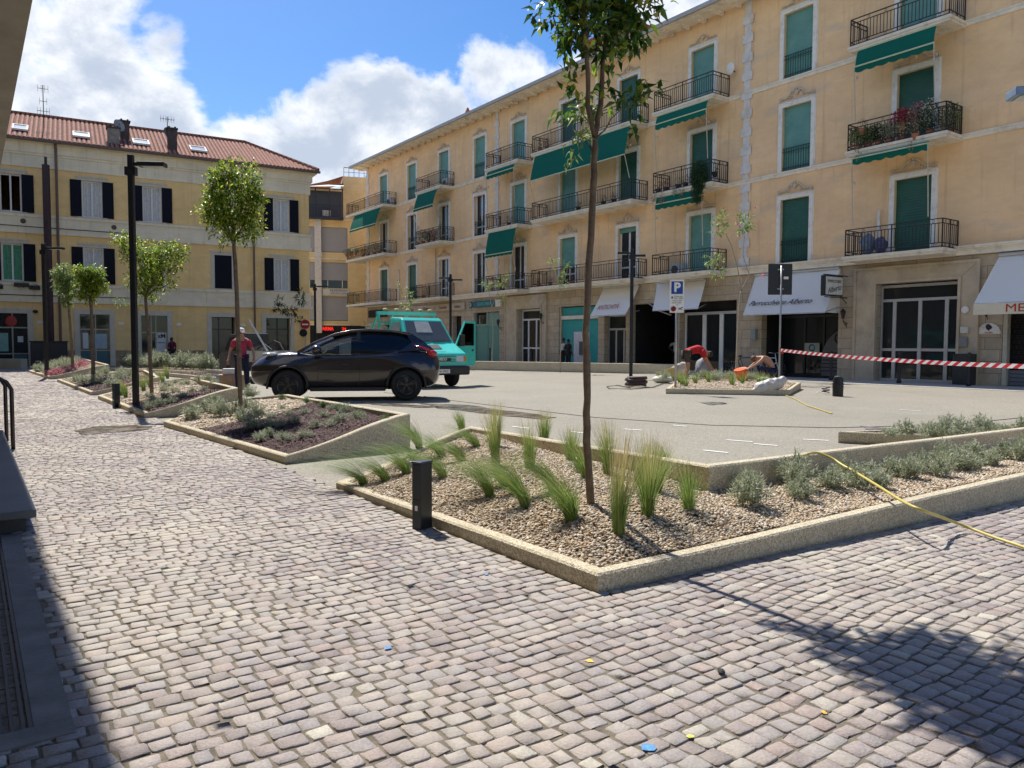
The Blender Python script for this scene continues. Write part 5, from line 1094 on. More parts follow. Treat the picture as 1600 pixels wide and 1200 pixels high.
def bl(px,py,w_,rx,rz,y=0): px=930+(px-930)*.88; return (tx(px),y*.9,tz(py),w_,rx*.86,rz)
cm=crown_mesh('crown',[bl(985,15,1,.16,.14,-.1),(bl(890,30,1,.13,.13,.15)),bl(925,-10,1.6,.2,.16),bl(960,40,1.0,.13,.13,.1),bl(915,60,.6,.12,.12,-.2),bl(955,-60,1.8,.28,.2),bl(880,-70,1.3,.25,.18,.1),bl(930,-20,1.4,.3,.2,-.4),bl(900,-90,1.0,.3,.2,-.45),bl(975,-80,1.0,.3,.2,.45),bl(1010,-50,1,.2,.16,-.15),bl(930,-130,1.8,.32,.22),bl(985,-140,1.2,.25,.2,.2),bl(895,-150,1.2,.25,.2,-.2),bl(940,95,.35,.11,.10,.05),bl(920,10,1.3,.28,.2,-.35),bl(985,-10,1.2,.25,.18,.35),bl(870,-30,1.0,.24,.16,-.1),bl(855,15,.3,.09,.09,.2),bl(985,60,.4,.10,.09,-.1),
 bl(935,-210,1.3,.26,.2),bl(992,180,.30,.10,.09,-.12),bl(975,160,.22,.09,.07,-.1),bl(900,150,.28,.09,.10,.05),bl(893,175,.18,.07,.09,.05),bl(947,85,.25,.10,.08)],4300,.088,leaf_glossy,.35,.42,.55)
lean(ob('crown',cm,r))
dl=crown_mesh('wilted_leaves',[bl(903,205,1,.06,.10),bl(900,225,.6,.04,.08)],60,.06,leaf_light,.9,.35); lean(ob('wilted_leaves',dl,r))
def round_tree(px,base_py,z,crown,label,mat=leaf_citrus,n=2600,ll=.075,tr=.035,seed=1,grp='round-headed young citrus trees'):
    """crown: list of (px,py,weight,radius px x, radius px z)"""
    q=G(px[0],base_py,z); r=thing('young_tree',label,'tree',q,0,grp); d=q.y; hy=538.8-(800-px[0])*.0035
    X=lambda a:(a-800)/1200*d-q.x; Z=lambda a:H-(a-hy)/1200*d-q.z; S=d/1200
    m=MB(); cz=sum(c[1] for c in crown)/len(crown); low=max(c[1]+c[4] for c in crown)
    top=Vector((X(px[1]),0,Z(low-8))); bend_trunk(m,[(0,0,-.05),(X((px[0]*2+px[1])/3),.0,Z(low-8)*.35),(X((px[0]+px[1]*2)/3),.01,Z(low-8)*.7),top],tr,tr*.75,8)
    for c in crown: limb(m,top-Vector((0,0,random.random()*.1)),(X(c[0]),random.uniform(-.3,.3)*c[3]*S,Z(c[1])),tr*.4,.006,5,.06,5)
    m.build('trunk',bark_m,r,smooth=True)
    ob('crown',crown_mesh('crown',[(X(c[0]),random.uniform(-.25,.25)*c[3]*S,Z(c[1]),c[2],c[3]*S,c[4]*S) for c in crown],n,ll,mat,.3,.42,.42),r); return r
round_tree((376,368),640,.25,[(368,325,3,34,32),(345,300,1.2,18,22),(385,285,1.4,20,22),(395,330,1.6,18,26),(340,335,1.2,18,18),(368,362,1.3,26,20),(362,275,.7,12,14),(398,365,.5,12,12),(325,332,.3,8,6),(348,278,.5,10,12),(402,310,.6,10,14)],'round-headed young tree with glossy yellow-green leaves, in the planter before the dark car',n=6200,ll=.066,tr=.040)
round_tree((237,229),610,.3,[(238,405,3,36,26),(215,395,1.4,20,20),(262,400,1.4,22,20),(278,392,.6,12,10),(228,440,1.6,22,20),(200,385,.5,12,12),(255,425,1,22,18),(240,455,.7,14,14),(284,410,.3,8,14),(272,440,.25,8,14),(190,375,.25,6,8)],'round-headed young tree with wide loose crown, in the planter of the tall black lamp',n=4700,ll=.07,tr=.042)
round_tree((146,144),590,.25,[(143,440,3,16,18),(133,428,1,10,12),(153,430,1,10,12),(158,450,.8,9,11),(140,460,1,12,11),(130,455,.5,8,9)],'round-headed young tree standing right of the farthest sloping planter',mat=leaf_citrus,n=3600,ll=.10,tr=.06)
round_tree((114,109),577,.25,[(103,428,2,13,14),(98,445,1.2,9,14),(112,445,1.2,9,14),(108,460,1,9,12),(108,472,.5,6,8)],'yellow-green young tree in the farthest sloping planter',mat=leaf_light,n=2800,ll=.11,tr=.06)
def sapling(px,py,z,stems,clumps,label,mat,n,ll,tr=.03,grp='thin saplings of the square'):
    q=G(px,py,z); r=thing('sapling',label,'tree',q,0,grp); d=q.y; hy=538.8-(800-px)*.0035; X=lambda a:(a-800)/1200*d-q.x; Z=lambda a:H-(a-hy)/1200*d-q.z; S=d/1200
    m=MB()
    for st in stems:
        pts=[(X(a),0.02*i,Z(b_)) if i or b_<py-3 else (0,0,-.05) for i,(a,b_) in enumerate(st[1])]; bend_trunk(m,pts,st[0],st[0]*.45,6)
    m.build('trunk',pm('pale_bark',(.36,.30,.22),.9,var=.2,scale=10),r,smooth=True)
    ob('crown',crown_mesh('crown',[(X(c[0]),random.uniform(-.2,.2),Z(c[1]),c[2],c[3]*S,c[4]*S) for c in clumps],n,ll,mat,.2,.26,.6),r); return r,X,Z,S
r,X,Z,S=sapling(1150,590,.14,[(.05,[(1150,590),(1152,540),(1154,480),(1156,455)]),(.025,[(1156,455),(1140,440),(1125,430),(1115,400)]),(.025,[(1156,455),(1150,420),(1140,385),(1130,365)]),(.022,[(1156,455),(1168,430),(1158,400),(1160,370)])],[(1125,345,1,14,9),(1120,360,.5,12,8),(1163,348,1,12,10),(1158,362,.7,8,10),(1112,408,1,15,10),(1120,425,.5,10,8),(1145,345,.2,8,6)],'spindly sapling with pale leaf clusters and pink blooms in the mid-plaza planter',leaf_light,620,.16)
ob('blossom',crown_mesh('blossom',[(X(1148),0,Z(352),1,6*S,6*S),(X(1177),0,Z(328),.3,3*S,3*S),(X(1195),0,Z(430),.5,4*S,5*S)],60,.10,pink_m,.2,.5),r)
sapling(875,582,0,[(.03,[(875,582),(876,500),(874,450),(868,420)]),(.02,[(874,450),(884,430),(886,415)])],[(862,408,1,12,12),(884,420,.8,10,10),(872,432,.7,8,8),(880,445,.5,8,6)],'thin sapling with pale leaves in front of the cash machine front',leaf_light,300,.15)
sapling(768,578,0,[(.03,[(768,578),(770,520),(768,480),(764,455)]),(.02,[(768,480),(778,455),(785,440)])],[(762,445,1,9,8),(782,440,.9,10,8),(785,465,.4,6,6),(790,432,.4,6,6)],'thin sapling with yellow-green leaves in front of the arched green door',leaf_light,240,.16)
sapling(640,575,0,[(.03,[(640,575),(641,520),(638,480),(634,455)])],[(634,460,1,10,12),(644,470,.8,9,8),(632,478,.5,6,6),(628,445,.3,4,8)],'thin pale-leaved sapling rising behind the green truck',leaf_light,220,.19)
sapling(452,572,0,[(.04,[(452,572),(454,520),(456,500)]),(.02,[(456,500),(468,470)]),(.02,[(456,500),(440,480)])],[(470,466,1,8,12),(440,482,1,12,5),(456,487,.8,10,7),(466,498,.5,8,6),(436,470,.5,5,6)],'dark-leaved sapling standing by the fourth door of the yellow building',leaf_dark,420,.26)
sapling(214,585,.1,[(.03,[(214,585),(213,520),(216,490),(222,465)]),(.02,[(216,490),(208,470)])],[(222,450,1,10,10),(235,462,.8,8,8),(195,475,.8,9,5),(212,440,.5,6,8),(222,470,.5,7,6)],'thin sapling with pale drooping leaves behind the tall black lamp',leaf_light,260,.17)
# ================================================================ balcony plants
def fr2(x,off,z): return fr(x,off,z)
pot_m=pm('terracotta_pot',(.38,.15,.08),.8,var=.15); potd=pm('dark_pot',(.03,.03,.035),.6)
def pot(x,z,label,mat,r=.22,h=.45,n=240,ll=.09,off=.92,pm_=None,trail=0,group='potted plants on the balconies',fl=None):
    t=thing('potted_plant',label,'potted plant',fr(x,off,z),BZ,group); MB().lathe([(.09,0),(.14,.20),(.15,.22),(.12,.215)],(0,0,0),10).build('pot',pm_ or pot_m,t)
    leafball('foliage',t,(0,0,.25+h*.35),(r,r,h*.5),n,ll,mat)
    if trail: leafball('trailing_foliage',t,(0,-.28,-trail*.35),(r*.8,.10,trail*.55),int(n*.9),ll,mat,zb=-1)
    if fl: leafball('flowers',t,(0,-.02,.25+h*.5),(r*.95,r*.9,h*.45),int(n*.5),ll*.7,fl,wd=.9)['kind']='stuff'
    return t
random.seed(11)
z2,z3,z1=FZ[2]-.05,FZ[3]-.05,FZ[1]-.12
# balcony A2: crowded
kinds=[(shrubgreen,None),(shrub_m,None),(shrubdark,whitefl),(shrubgreen,pink_m),(shrub_m,None),(shrubgreen,None),(shrubdark,None),(shrub_m,pink_m)]
A2L=['brownish potted plant at the left end of the crowded balcony','grey-leaved potted plant, second from the left on the crowded balcony','pale potted plant in the left half of the crowded balcony','greyish potted plant left of the crimson bush on the crowded balcony','small green potted plant under the crimson bush','dark potted plant right of the crimson bush','tall green potted plant with white blooms at the right corner of the crowded balcony','green potted plant at the right return of the crowded balcony']
for i,x in enumerate((44.75,45.15,45.55,45.95,46.4,46.9,47.35,47.75)):
    k=kinds[(i*3)%8]; pot(x,z2,A2L[i],k[0],.34,.65 if i<5 else 1.05,800,.10,fl=k[1] if i>4 else None,off=.95 if i<7 else .45)
pot(46.45,z2+.35,'bright crimson bougainvillea bush on the crowded balcony',red_m,.38,.6,520,.10,off=1.05)
pot(45.0,z2+.5,'dry tan plant trailing over the rail at the left of the crowded balcony',dry_m,.20,.4,110,.08,trail=1.1,off=1.1); pot(46.95,z2-.1,'dry plant hanging through the rail under the crimson bush',dry_m,.15,.3,80,.07,trail=.5,off=1.1)
# balcony C2: big dark trailing fern
r=thing('trailing_plant','large dark green trailing fern hanging over the balcony beside the square pilaster','potted plant',fr(37.45,1.2,z2+.55),BZ); MB().lathe([(.12,0),(.2,.28)],(0,0,-.1),10).build('pot',potd,r)
ob('foliage',grass_proto(.1,.1,(0,0),2),r); bpy.data.objects.remove(r.children[-1])
leafball('foliage',r,(0,-.02,-.15),(.44,.30,.66),2600,.15,shrubdark,zb=-1.3,wd=.22); leafball('hanging_fronds',r,(-.05,-.1,-.9),(.30,.18,.55),900,.15,shrubdark,zb=-2,wd=.22)
for i,(x,lb_,mt,tr_) in enumerate(((34.75,'brownish trailing plant at the left end of the balcony with the big fern',dry_m,.5),(35.25,'reddish succulent hanging at the left of the balcony with the big fern',pm('reddish_leaves',(.30,.17,.13),.7),.8),(36.0,'grey succulent in the middle of the balcony with the big fern',shrub_m,.3),(36.45,'brown hanging plant left of the big fern',dry_m,.6))): pot(x,z2,lb_,mt,.2,.4,110,.09,trail=tr_,off=1.0,pm_=potd)
pot(37.8,z2+.3,'small dark plant on the rail right of the big fern',shrubdark,.18,.5,90,.08,off=.6,pm_=potd)
pot(26.0,z3,'small pink flowering pot on the top long balcony behind the tree',shrubdark,.2,.5,110,.08,fl=pink_m); pot(25.4,z3,'small dark potted plant at the left end of the top long balcony',shrubdark,.16,.35,80,.08)
for i,x in enumerate((28.8,29.9,30.8,31.6)): pot(x,z2,'dark potted plant in a row on the middle long balcony behind the tree trunk',shrubdark,.18,.38,80,.08,pm_=potd,group='row of dark pots on the middle long balcony')
for i,x in enumerate((25.3,26.4,27.3,28.3)): pot(x,z1,'potted plant in a row on the lowest long balcony',shrubgreen,.16,.34,70,.08,group='row of pots on the lowest long balcony',fl=pink_m)
# H2 bushy balcony
for i,(x,mt,hh,fl_,lb_) in enumerate(((10.9,shrubgreen,1.3,None,'big green bush at the left corner of the bushy balcony'),(11.7,shrubdark,1.0,whitefl,'white-flowered bush on the bushy balcony'),(12.5,shrubdark,.9,None,'dark bush in the middle of the bushy balcony'),(13.2,shrubdark,.8,pink_m,'dark bush with pinkish blooms on the bushy balcony'),(13.9,shrubdark,1.3,None,'tall dark bush at the right corner of the bushy balcony'))): pot(x,z2,lb_,mt,.34,hh,300,.10,fl=fl_,off=1.0 if i<4 else .7)
# J2 corner balcony
for i,(x,mt,hh,fl_,lb_) in enumerate(((-1.6,shrubgreen,.5,whitefl,'white-flowered bush at the outer end of the corner balcony'),(-1.0,shrubgreen,.4,whitefl,'pale flowering bush next to the outer end of the corner balcony'),(.2,shrubgreen,.4,whitefl,'low flowering plant left of the building corner on the corner balcony'),(1.2,shrubdark,.7,None,'dark bush just right of the building corner on the corner balcony'),(2.2,shrubdark,.8,None,'second dark bush right of the building corner on the corner balcony'),(3.4,shrubdark,.9,None,'large dark bush in front of the corner balcony door'),(4.3,shrubdark,.8,None,'dark bush right of the corner balcony door'))): pot(x,z2+(.3 if i<3 else 0),lb_,mt,.38,hh,220,.11,fl=fl_,off=1.15 if i<3 else .9)
pot(9.2-.2,z1+.1,'dark bush in front of the lowest window left of the third balcony column',shrubdark,.35,1.0,240,.1,off=.15,pm_=potd); pot(11.6,z1,'potted plant on the lowest balcony behind the sapling',shrubgreen,.22,.4,100,.09)
pot(21.7,z1,'dark potted plant on the lowest balcony beside the long one',shrubdark,.2,.4,90,.09,pm_=potd); pot(22.3,z2,'dark potted plant on the middle balcony beside the long one',shrubdark,.2,.5,90,.09,pm_=potd)
r=thing('drying_laundry','blue cloths piled on the lowest right balcony','laundry',fr(45.35,.7,z1),BZ); m=MB(); m.ell((-.25,0,.42),(.28,.2,.40),10,7,.12); m.build('pale_cloth',pm('blue_grey_cloth',(.16,.21,.30),.9,var=.3,scale=9),r,smooth=True); m=MB(); m.ell((.25,0,.33),(.24,.2,.32),10,7,.15); m.build('dark_cloth',pm('violet_cloth',(.10,.10,.20),.9,var=.4,scale=14),r,smooth=True)
r=thing('satellite_dish','small white satellite dish beside the top balcony left of the square pilaster','satellite dish',fr(38.35,.35,13.45),BZ); m=MB(); m.ell((0,0,0),(.22,.05,.26),12,7); m.build('reflector',white_tr,r,smooth=True); m=MB(); m.bar((0,0,0),(0,.33,-.1),.03); m.build('mount',iron,r)
flowerbox(-2.35,4.55,.7,.3,'trailing plant basket under the green-curtained window'); flowerbox(-1.75,4.42,.5,.15,'black flower box right of the basket under the green-curtained window'); flowerbox(-3.4,4.4,.4,.12,'small round pot at the left end under the green-curtained window')
# labels that single out each of the repeated plants: numbered from the left as one sees them
def ordw(n): return ['leftmost','second','third','fourth','fifth','sixth','seventh','eighth','ninth','tenth','eleventh','twelfth','thirteenth','fourteenth','fifteenth','sixteenth','seventeenth','eighteenth','nineteenth','twentieth','twenty-first','twenty-second','twenty-third','twenty-fourth','twenty-fifth','twenty-sixth'][n]
def relabel():
    g={}
    for o in COL.objects:
        if o.parent is None and 'group' in o.keys() and 'label' in o.keys(): g.setdefault((o['group'],o['label']),[]).append(o)
    for (gr,lb_),L_ in g.items():
        if len(L_)<2: continue
        L_.sort(key=lambda o:o.location.x/max(.1,o.location.y))
        for i,o in enumerate(L_):
            w_=ordw(min(i,25)); s=lb_
            o['label']=(('%s %s'%(w_,s)) if i==0 else ('%s rightmost %s'%('',s)).strip() if i==len(L_)-1 else '%s, %s from the left'%(s,w_))
            if len(o['label'].split())>16: o['label']=' '.join(lb_.split()[:12])+', %s from left'%w_ if i else 'leftmost '+' '.join(lb_.split()[:14])
relabel()
# ================================================================ vehicles
def paint(name,c,rough=.25,metal=0.,coat=1.): 
    m,t,b,o=newmat(name); b.inputs['Base Color'].default_value=c4(c); b.inputs['Roughness'].default_value=rough; b.inputs['Metallic'].default_value=metal; b.inputs['Coat Weight'].default_value=coat; b.inputs['Coat Roughness'].default_value=.04
    t.links.new(mixc(t,mrange(t,noise(t,3,6,.7),.45,.8,0,.35),c,tuple(min(1,x*1.3+.03) for x in c)),b.inputs['Base Color']); return m
rubber=pm('tyre_rubber',(.015,.015,.015),.8,var=.2); plas=pm('black_plastic',(.02,.02,.02),.55,var=.1); tint=glassm('tinted_glass',(.008,.01,.013),.03); lensw=pm('clear_lens',(.55,.57,.58),.1,spec=.8); lensr=pm('red_lens',(.45,.01,.015),.15,spec=.8); amber=pm('amber_lens',(.55,.20,.02),.2)
def wheel(parent,x,y,r,w_,rimm,dark=True):
    t=thing('wheel','x','x'); 
    for k in ('label','category'): del t[k]
    t.parent=parent; t.location=(x,y,r); s=1 if y>0 else -1
    prof=[(r*.62,-w_/2),(r*.9,-w_/2),(r*.98,-w_*.36),(r,-w_*.2),(r,w_*.2),(r*.98,w_*.36),(r*.9,w_/2),(r*.60,w_/2)]
    ty=MB().lathe(prof,(0,0,0),28).build('tyre',rubber,t,smooth=False); ty.rotation_euler=(R(90),0,0)
    m=MB(); yo=s*w_*.53
    m.tube([(math.cos(a*.2244)*r*.61,yo,math.sin(a*.2244)*r*.61) for a in range(29)],.018,5,False)
    for k in range(5):
        a=k*1.2566+.3
        for d in (-.16,.16): m.bar((math.cos(a)*.03,yo,math.sin(a)*.03),(math.cos(a+d)*r*.6,yo,math.sin(a+d)*r*.6),.035,.02)
    m.ell((0,yo,0),(.055,.02,.055),10,5); m.build('rim',rimm,t)
    m=MB(); m.lathe([(r*.6,-w_*.1),(r*.6,w_*.1)],(0,0,0),20); q=m.build('hub_back',plas,t); q.rotation_euler=(R(90),0,0); q.location=(0,s*w_*.1,0); return t
def lofted(stn,prof,mat,name,parent,sub=2,cap=True):
    """stn: list of (x, values); prof(values)->half section [(y,z)..] from bottom centre to top centre"""
    vs=[];n=None
    for st in stn:
        h=prof(st); full=[(st[0],y,z) for y,z in h]+[(st[0],-y,z) for y,z in h[-2:0:-1]]; n=len(full); vs+=full
    m=MB(); fs=[(i*n+k,(i+1)*n+k,(i+1)*n+(k+1)%n,i*n+(k+1)%n) for i in range(len(stn)-1) for k in range(n)]
    if cap: fs+=[tuple(range(n)),tuple((len(stn)-1)*n+k for k in range(n))[::-1]]
    m.add(vs,fs); o=m.build(name,mat,parent,smooth=True)
    if sub: s_=o.modifiers.new('s','SUBSURF'); s_.levels=sub; s_.render_levels=sub
    return o
def cut(o,cyls):
    """cut wheel arches: cylinders (x,y0,y1,r,z)"""
    tmp=[]
    for (x,y0,y1,r,z) in cyls:
        m=MB().lathe([(r,0),(r,abs(y1-y0))],(0,0,0),36); c=m.build('c',None,o.parent); c.rotation_euler=(R(90),0,0); c.location=(x,max(y0,y1),z); tmp.append(c)
        b_=o.modifiers.new('b','BOOLEAN'); b_.operation='DIFFERENCE'; b_.object=c; b_.solver='EXACT'
    bpy.context.view_layer.update(); bake(o)
    for c in tmp: bpy.data.objects.remove(c)
    o.data.polygons.foreach_set('use_smooth',[True]*len(o.data.polygons)); 
    return o
# ---------- dark crossover
carp=paint('dark_aubergine_paint',(.028,.019,.017),.22,.35); rimd=pm('dark_rim',(.06,.06,.065),.3,metal=.8)
car=thing('parked_car','dark brownish-black compact crossover parked beyond the planters','car',(0,0,0))
ST_=[(-2.06,.52,.50,.60,.90,.52,.93),(-2.0,.36,.68,.77,1.0,.62,1.03),(-1.85,.28,.78,.87,1.08,.70,1.11),(-1.5,.25,.82,.915,1.12,.75,1.14),(-1.15,.23,.82,.905,1.10,.78,1.10),(-.7,.22,.79,.84,1.03,.80,1.04),(-.1,.21,.79,.825,1.0,.80,1.0),(.5,.21,.79,.84,1.0,.795,1.01),(.95,.22,.82,.90,1.04,.77,1.08),(1.25,.24,.83,.915,1.06,.73,1.10),(1.6,.26,.80,.90,1.01,.68,1.06),(1.85,.32,.72,.83,.93,.60,.98),(2.0,.36,.62,.72,.82,.50,.86),(2.06,.44,.48,.57,.72,.40,.74)]
body=lofted(ST_,lambda s:[(0,s[1]),(s[2]*.8,s[1]),(s[2],s[1]+.08),(s[3],.62),(s[3]*.985,.78),(s[5]+.03,s[4]-.02),(s[5]*.9,s[4]+.01),(s[5]*.5,s[6]),(0,s[6])],carp,'body',car,2)
cut(body,[(1.24,.95,.5,.405,.34),(1.24,-.5,-.95,.405,.34),(-1.29,.95,.5,.405,.34),(-1.29,-.5,-.95,.405,.34)])
GH=[(1.02,.72,1.06,.62),(.66,.77,1.27,.60),(.22,.785,1.46,.575),(-.1,.785,1.535,.57),(-.5,.785,1.56,.565),(-1.0,.785,1.54,.55),(-1.4,.77,1.475,.53),(-1.66,.74,1.32,.53),(-1.92,.68,1.12,.56)]
ghp=lambda s:[(0,.95),(s[1]*.97,.95),(s[1],1.0),((s[1]+s[3])/2+.02,(1.0+s[2])/2),(s[3]+.01,s[2]-.02 if s[2]>1.02 else s[2]),(s[3]*.6,s[2]+.01),(0,s[2]+.015)]
lofted([g for g in GH if g[0]>-.3],ghp,clearglass('car_clear_glass',(.55,.62,.62)),'windscreen',car,1,cap=False)
lofted([g for g in GH if g[0]<-.05],ghp,tint,'rear_glass',car,1,cap=False)
# interior
m=MB(); m.box(-1.7,.9,-.7,.7,.5,.93); m.build('cabin_floor',dark_m,car)
m=MB()
for y in (-.36,.36): m.box(-.35,-.15,y-.24,y+.24,.9,1.25); m.ell((-.27,y,1.34),(.07,.13,.09),8,6)
m.box(.35,.75,-.66,.66,.9,1.02); m.build('seat',dark_m,car,bevel=.04)
# roof skin and pillars
rv=[]
for g in [(.30,.79,1.43,.58)]+[g for g in GH if -1.5<g[0]<.3]: rv.append((g[0],g[3],g[2]))
m=MB(); vs=[];n=7
for (x,w_,z) in rv: vs+=[(x,w_*(k/3-1)*1.01,z+.022-(.045 if k in (0,6) else 0)) for k in range(n)]
m.add(vs,[(i*n+k,i*n+k+1,(i+1)*n+k+1,(i+1)*n+k) for i in range(len(rv)-1) for k in range(n-1)]); ro=m.build('roof',carp,car,smooth=True); md=ro.modifiers.new('s','SOLIDIFY'); md.thickness=.02
for s in (-1,1):
    m=MB(); m.tube([(1.04,s*.73,1.05),(.66,s*.685,1.275),(.24,s*.60,1.455),(-.1,s*.585,1.53),(-.5,s*.58,1.555),(-1.0,s*.565,1.53),(-1.4,s*.545,1.465)],[.035,.032,.032,.03,.03,.03,.04],7); m.build('pillar',carp,car,smooth=True)
    m=MB(); m.prism([(-.30,.96),(-.18,.96),(-.22,1.52),(-.30,1.53)],s*.70,s*.80); o=m.build('door_pillar',plas,car); 
    for v in o.data.vertices: # lean in with the glass
        f=(v.co.z-.96)/.57; v.co.y=s*((.795-.205*f) if abs(v.co.y)>.75 else (.78-.205*f))
    m=MB(); vs=[(-1.12,s*.80,1.08),(-1.55,s*.80,1.12),(-1.93,s*.70,1.10),(-1.70,s*.60,1.30),(-1.44,s*.56,1.47),(-1.30,s*.575,1.47),(-1.42,s*.65,1.28)]; m.add(vs,[(0,1,6),(1,2,3),(1,3,6),(3,4,5),(3,5,6)]); o=m.build('rear_pillar',carp,car,smooth=False); md=o.modifiers.new('s','SOLIDIFY'); md.thickness=.03
    # mirror
    m=MB(); m.ell((.62,s*.98,1.12),(.11,.12,.095),10,7); m.bar((.66,s*.8,1.04),(.64,s*.92,1.09),.05); m.build('wing_mirror',carp if s<0 else carp,car,smooth=True)
    # arch cladding
    for x in (1.24,-1.29):
        m=MB(); m.tube([(x+.42*math.cos(R(a)),s*.885,.34+.42*math.sin(R(a))) for a in range(-8,189,14)],.028,6); m.build('wheel_arch',plas,car,smooth=True)
    m=MB(); m.box(-.84,.78,*sorted((s*.70,s*.812)),.215,.30); m.build('sill',plas,car,bevel=.015)
    for xx in (.62,-.26,-1.02): 
        m=MB(); m.bar((xx,s*.853,.34),(xx-.02,s*.858,.60),.006,.004); m.bar((xx-.02,s*.858,.60),(xx-.02,s*.845,.80),.006,.004); m.build('door_gap',dark_m,car)
    m=MB(); m.ell((.02,s*.858,.80),(.09,.018,.018),8,5); m.build('door_handle',carp,car,smooth=True)
    # lamps
    m=MB(); m.ell((1.62,s*.66,1.02),(.17,.10,.04),10,6); m.build('indicator',lensw,car,smooth=True)
    m=MB(); m.ell((1.93,s*.55,.66),(.08,.13,.13),12,8); m.build('headlight',lensw,car,smooth=True)
    m=MB(); m.ell((-1.86,s*.72,1.04),(.12,.09,.08),10,7); m.tube([(-1.84,s*.72,1.09),(-1.64,s*.73,1.17),(-1.46,s*.71,1.22)],[.05,.03,.008],6); m.build('tail_light',lensr,car,smooth=True)
    m=MB(); m.ell((-2.0,s*.55,.55),(.05,.10,.04),8,6); m.build('reflector',lensw,car,smooth=True)
for x,y in ((1.24,.76),(1.24,-.76),(-1.29,.77),(-1.29,-.77)): wheel(car,x,y,.345,.225,rimd)
m=MB(); m.box(-2.07,-1.98,-.26,.26,.62,.74); m.build('number_plate',white_tr,car); m=MB(); m.box(1.95,2.075,-.45,.45,.36,.50); m.build('grille',plas,car,bevel=.03)
hd=R(90+100); # heading of +x
car.rotation_euler=(0,0,hd); car.scale=(1.05,1.05,1.05)
cc=G(635,626); hv=Vector((math.cos(hd),math.sin(hd),0)); side=Vector((-hv.y,hv.x,0)); # left side of the car faces the camera
car.location=cc+hv*1.29*1.05-side*.86*1.05; car.location.z=0
# ---------- turquoise truck
tq=paint('turquoise_paint',(.045,.56,.46),.32,0,.6); truck=thing('truck','turquoise flatbed truck with its driver door standing open, beyond the dark car','truck',(0,0,0))
def profile_body(P,mat,name,parent,bevel=.03):
    """P: (x,z,halfwidth) side outline"""
    n=len(P); vs=[(x,w_,z) for x,z,w_ in P]+[(x,-w_,z) for x,z,w_ in P]; tri=tessellate_polygon([[Vector((x,z,0)) for x,z,w_ in P]])
    m=MB(); m.add(vs,[tuple(t) for t in tri]+[tuple(i+n for i in t)[::-1] for t in tri]+[(i,(i+1)%n,n+(i+1)%n,n+i) for i in range(n)]); me=m.mesh(name,mat)
    bm=bmesh.new(); bm.from_mesh(me); bmesh.ops.dissolve_limit(bm,angle_limit=R(4),verts=bm.verts,edges=bm.edges); bm.to_mesh(me); bm.free()
    return ob(name,me,parent,bevel)
cabP=[(0,.62,.86),(0.02,1.02,.86),(-.10,1.08,.85),(-.72,1.34,.84),(-1.30,2.06,.70),(-1.42,2.14,.68),(-2.15,2.17,.69),(-2.22,2.1,.70),(-2.25,.62,.90),(-1.0,.50,.90)]
profile_body(cabP,tq,'cab',truck,.04)
ws=clearglass('truck_glass',(.45,.52,.5)); 
def onslope(y,f,h=.012): # point on the windscreen
    a=(-.72,1.34,.84);b_=(-1.30,2.06,.70); x=a[0]+(b_[0]-a[0])*f; z=a[1]+(b_[1]-a[1])*f; w_=a[2]+(b_[2]-a[2])*f; return (x+h*.78,y*w_,z+h*.62)
m=MB(); m.quad(onslope(-.90,.06),onslope(.90,.06),onslope(.88,.95),onslope(-.88,.95)); m.build('windscreen',glassm('truck_windscreen',(.10,.115,.12),.06),truck)  # mid-grey glass colour stands in for reflections and the cab inside
m=MB(); m.quad(onslope(-.45,.45,.02),onslope(.25,.45,.02),onslope(.25,.93,.02),onslope(-.45,.93,.02)); m.build('sun_screen',pm('pale_screen',(.45,.46,.42),.6),truck)
m=MB()
for y0,y1 in ((-.5,-.02),(.1,.6)): m.bar(onslope(y0,.05,.03),onslope(y1,.10,.03),.02)
m.build('wiper',plas,truck)
for s in (-1,1):
    m=MB(); q=lambda x,z: (x, s*(.905-.20*max(0,(z-1.3)/.8)**1.0), z)
    if s<0: m.quad(q(-.98,1.30),q(-1.95,1.30),q(-1.95,1.98),q(-1.38,1.98)); m.build('side_window',glassm('truck_side_glass',(.16,.19,.18),.08),truck)
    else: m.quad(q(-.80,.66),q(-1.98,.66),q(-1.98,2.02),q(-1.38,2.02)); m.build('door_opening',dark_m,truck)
    m=MB(); m.box(-.02,.035,s*.62-.13,s*.62+.13,.78,.96); m.build('headlight',lensw,truck,bevel=.02)
    m=MB(); m.box(-.10,.03,s*.80-.05,s*.80+.05,.80,.94); m.build('indicator',amber,truck,bevel=.01)
m=MB(); m.box(.02,.032,-.50,.50,.76,.98); m.build('grille',tq,truck); m=MB()
for z in (.79,.85,.94): m.box(.033,.042,-.46,.46,z,z+.018)
m.box(.033,.045,-.30,.30,.81,.90); m.build('grille_slots',plas,truck); text('IVECO',.10,white_tr,truck,(.048,0,.855),rot=(R(90),0,R(90)),sx=1.1,bold=.003)
m=MB(); m.box(-.30,.12,-.93,.93,.38,.66); m.build('bumper',plas,truck,bevel=.05)
m=MB(); m.box(.121,.13,-.22,.22,.44,.56); p_=m.build('number_plate',white_tr,truck); text('AH 378 KJ',.10,ink,truck,(.133,0,.50),rot=(R(90),0,R(90)),sx=.75,ext=.001)
m=MB(); a=Vector(( -.40,.0,1.235)); m.add([(-.28,-.15,1.175),(-.28,.18,1.175),(-.58,.18,1.30),(-.58,-.15,1.30)],[(0,1,2,3)]); m.build('bonnet_vent',plas,truck)
m=MB(); m.add([(-.10,-.2,1.095),(-.10,.2,1.095),(-.12,.2,1.10),(-.12,-.2,1.10)],[(0,1,2,3)]); m.build('bonnet_edge',plas,truck)
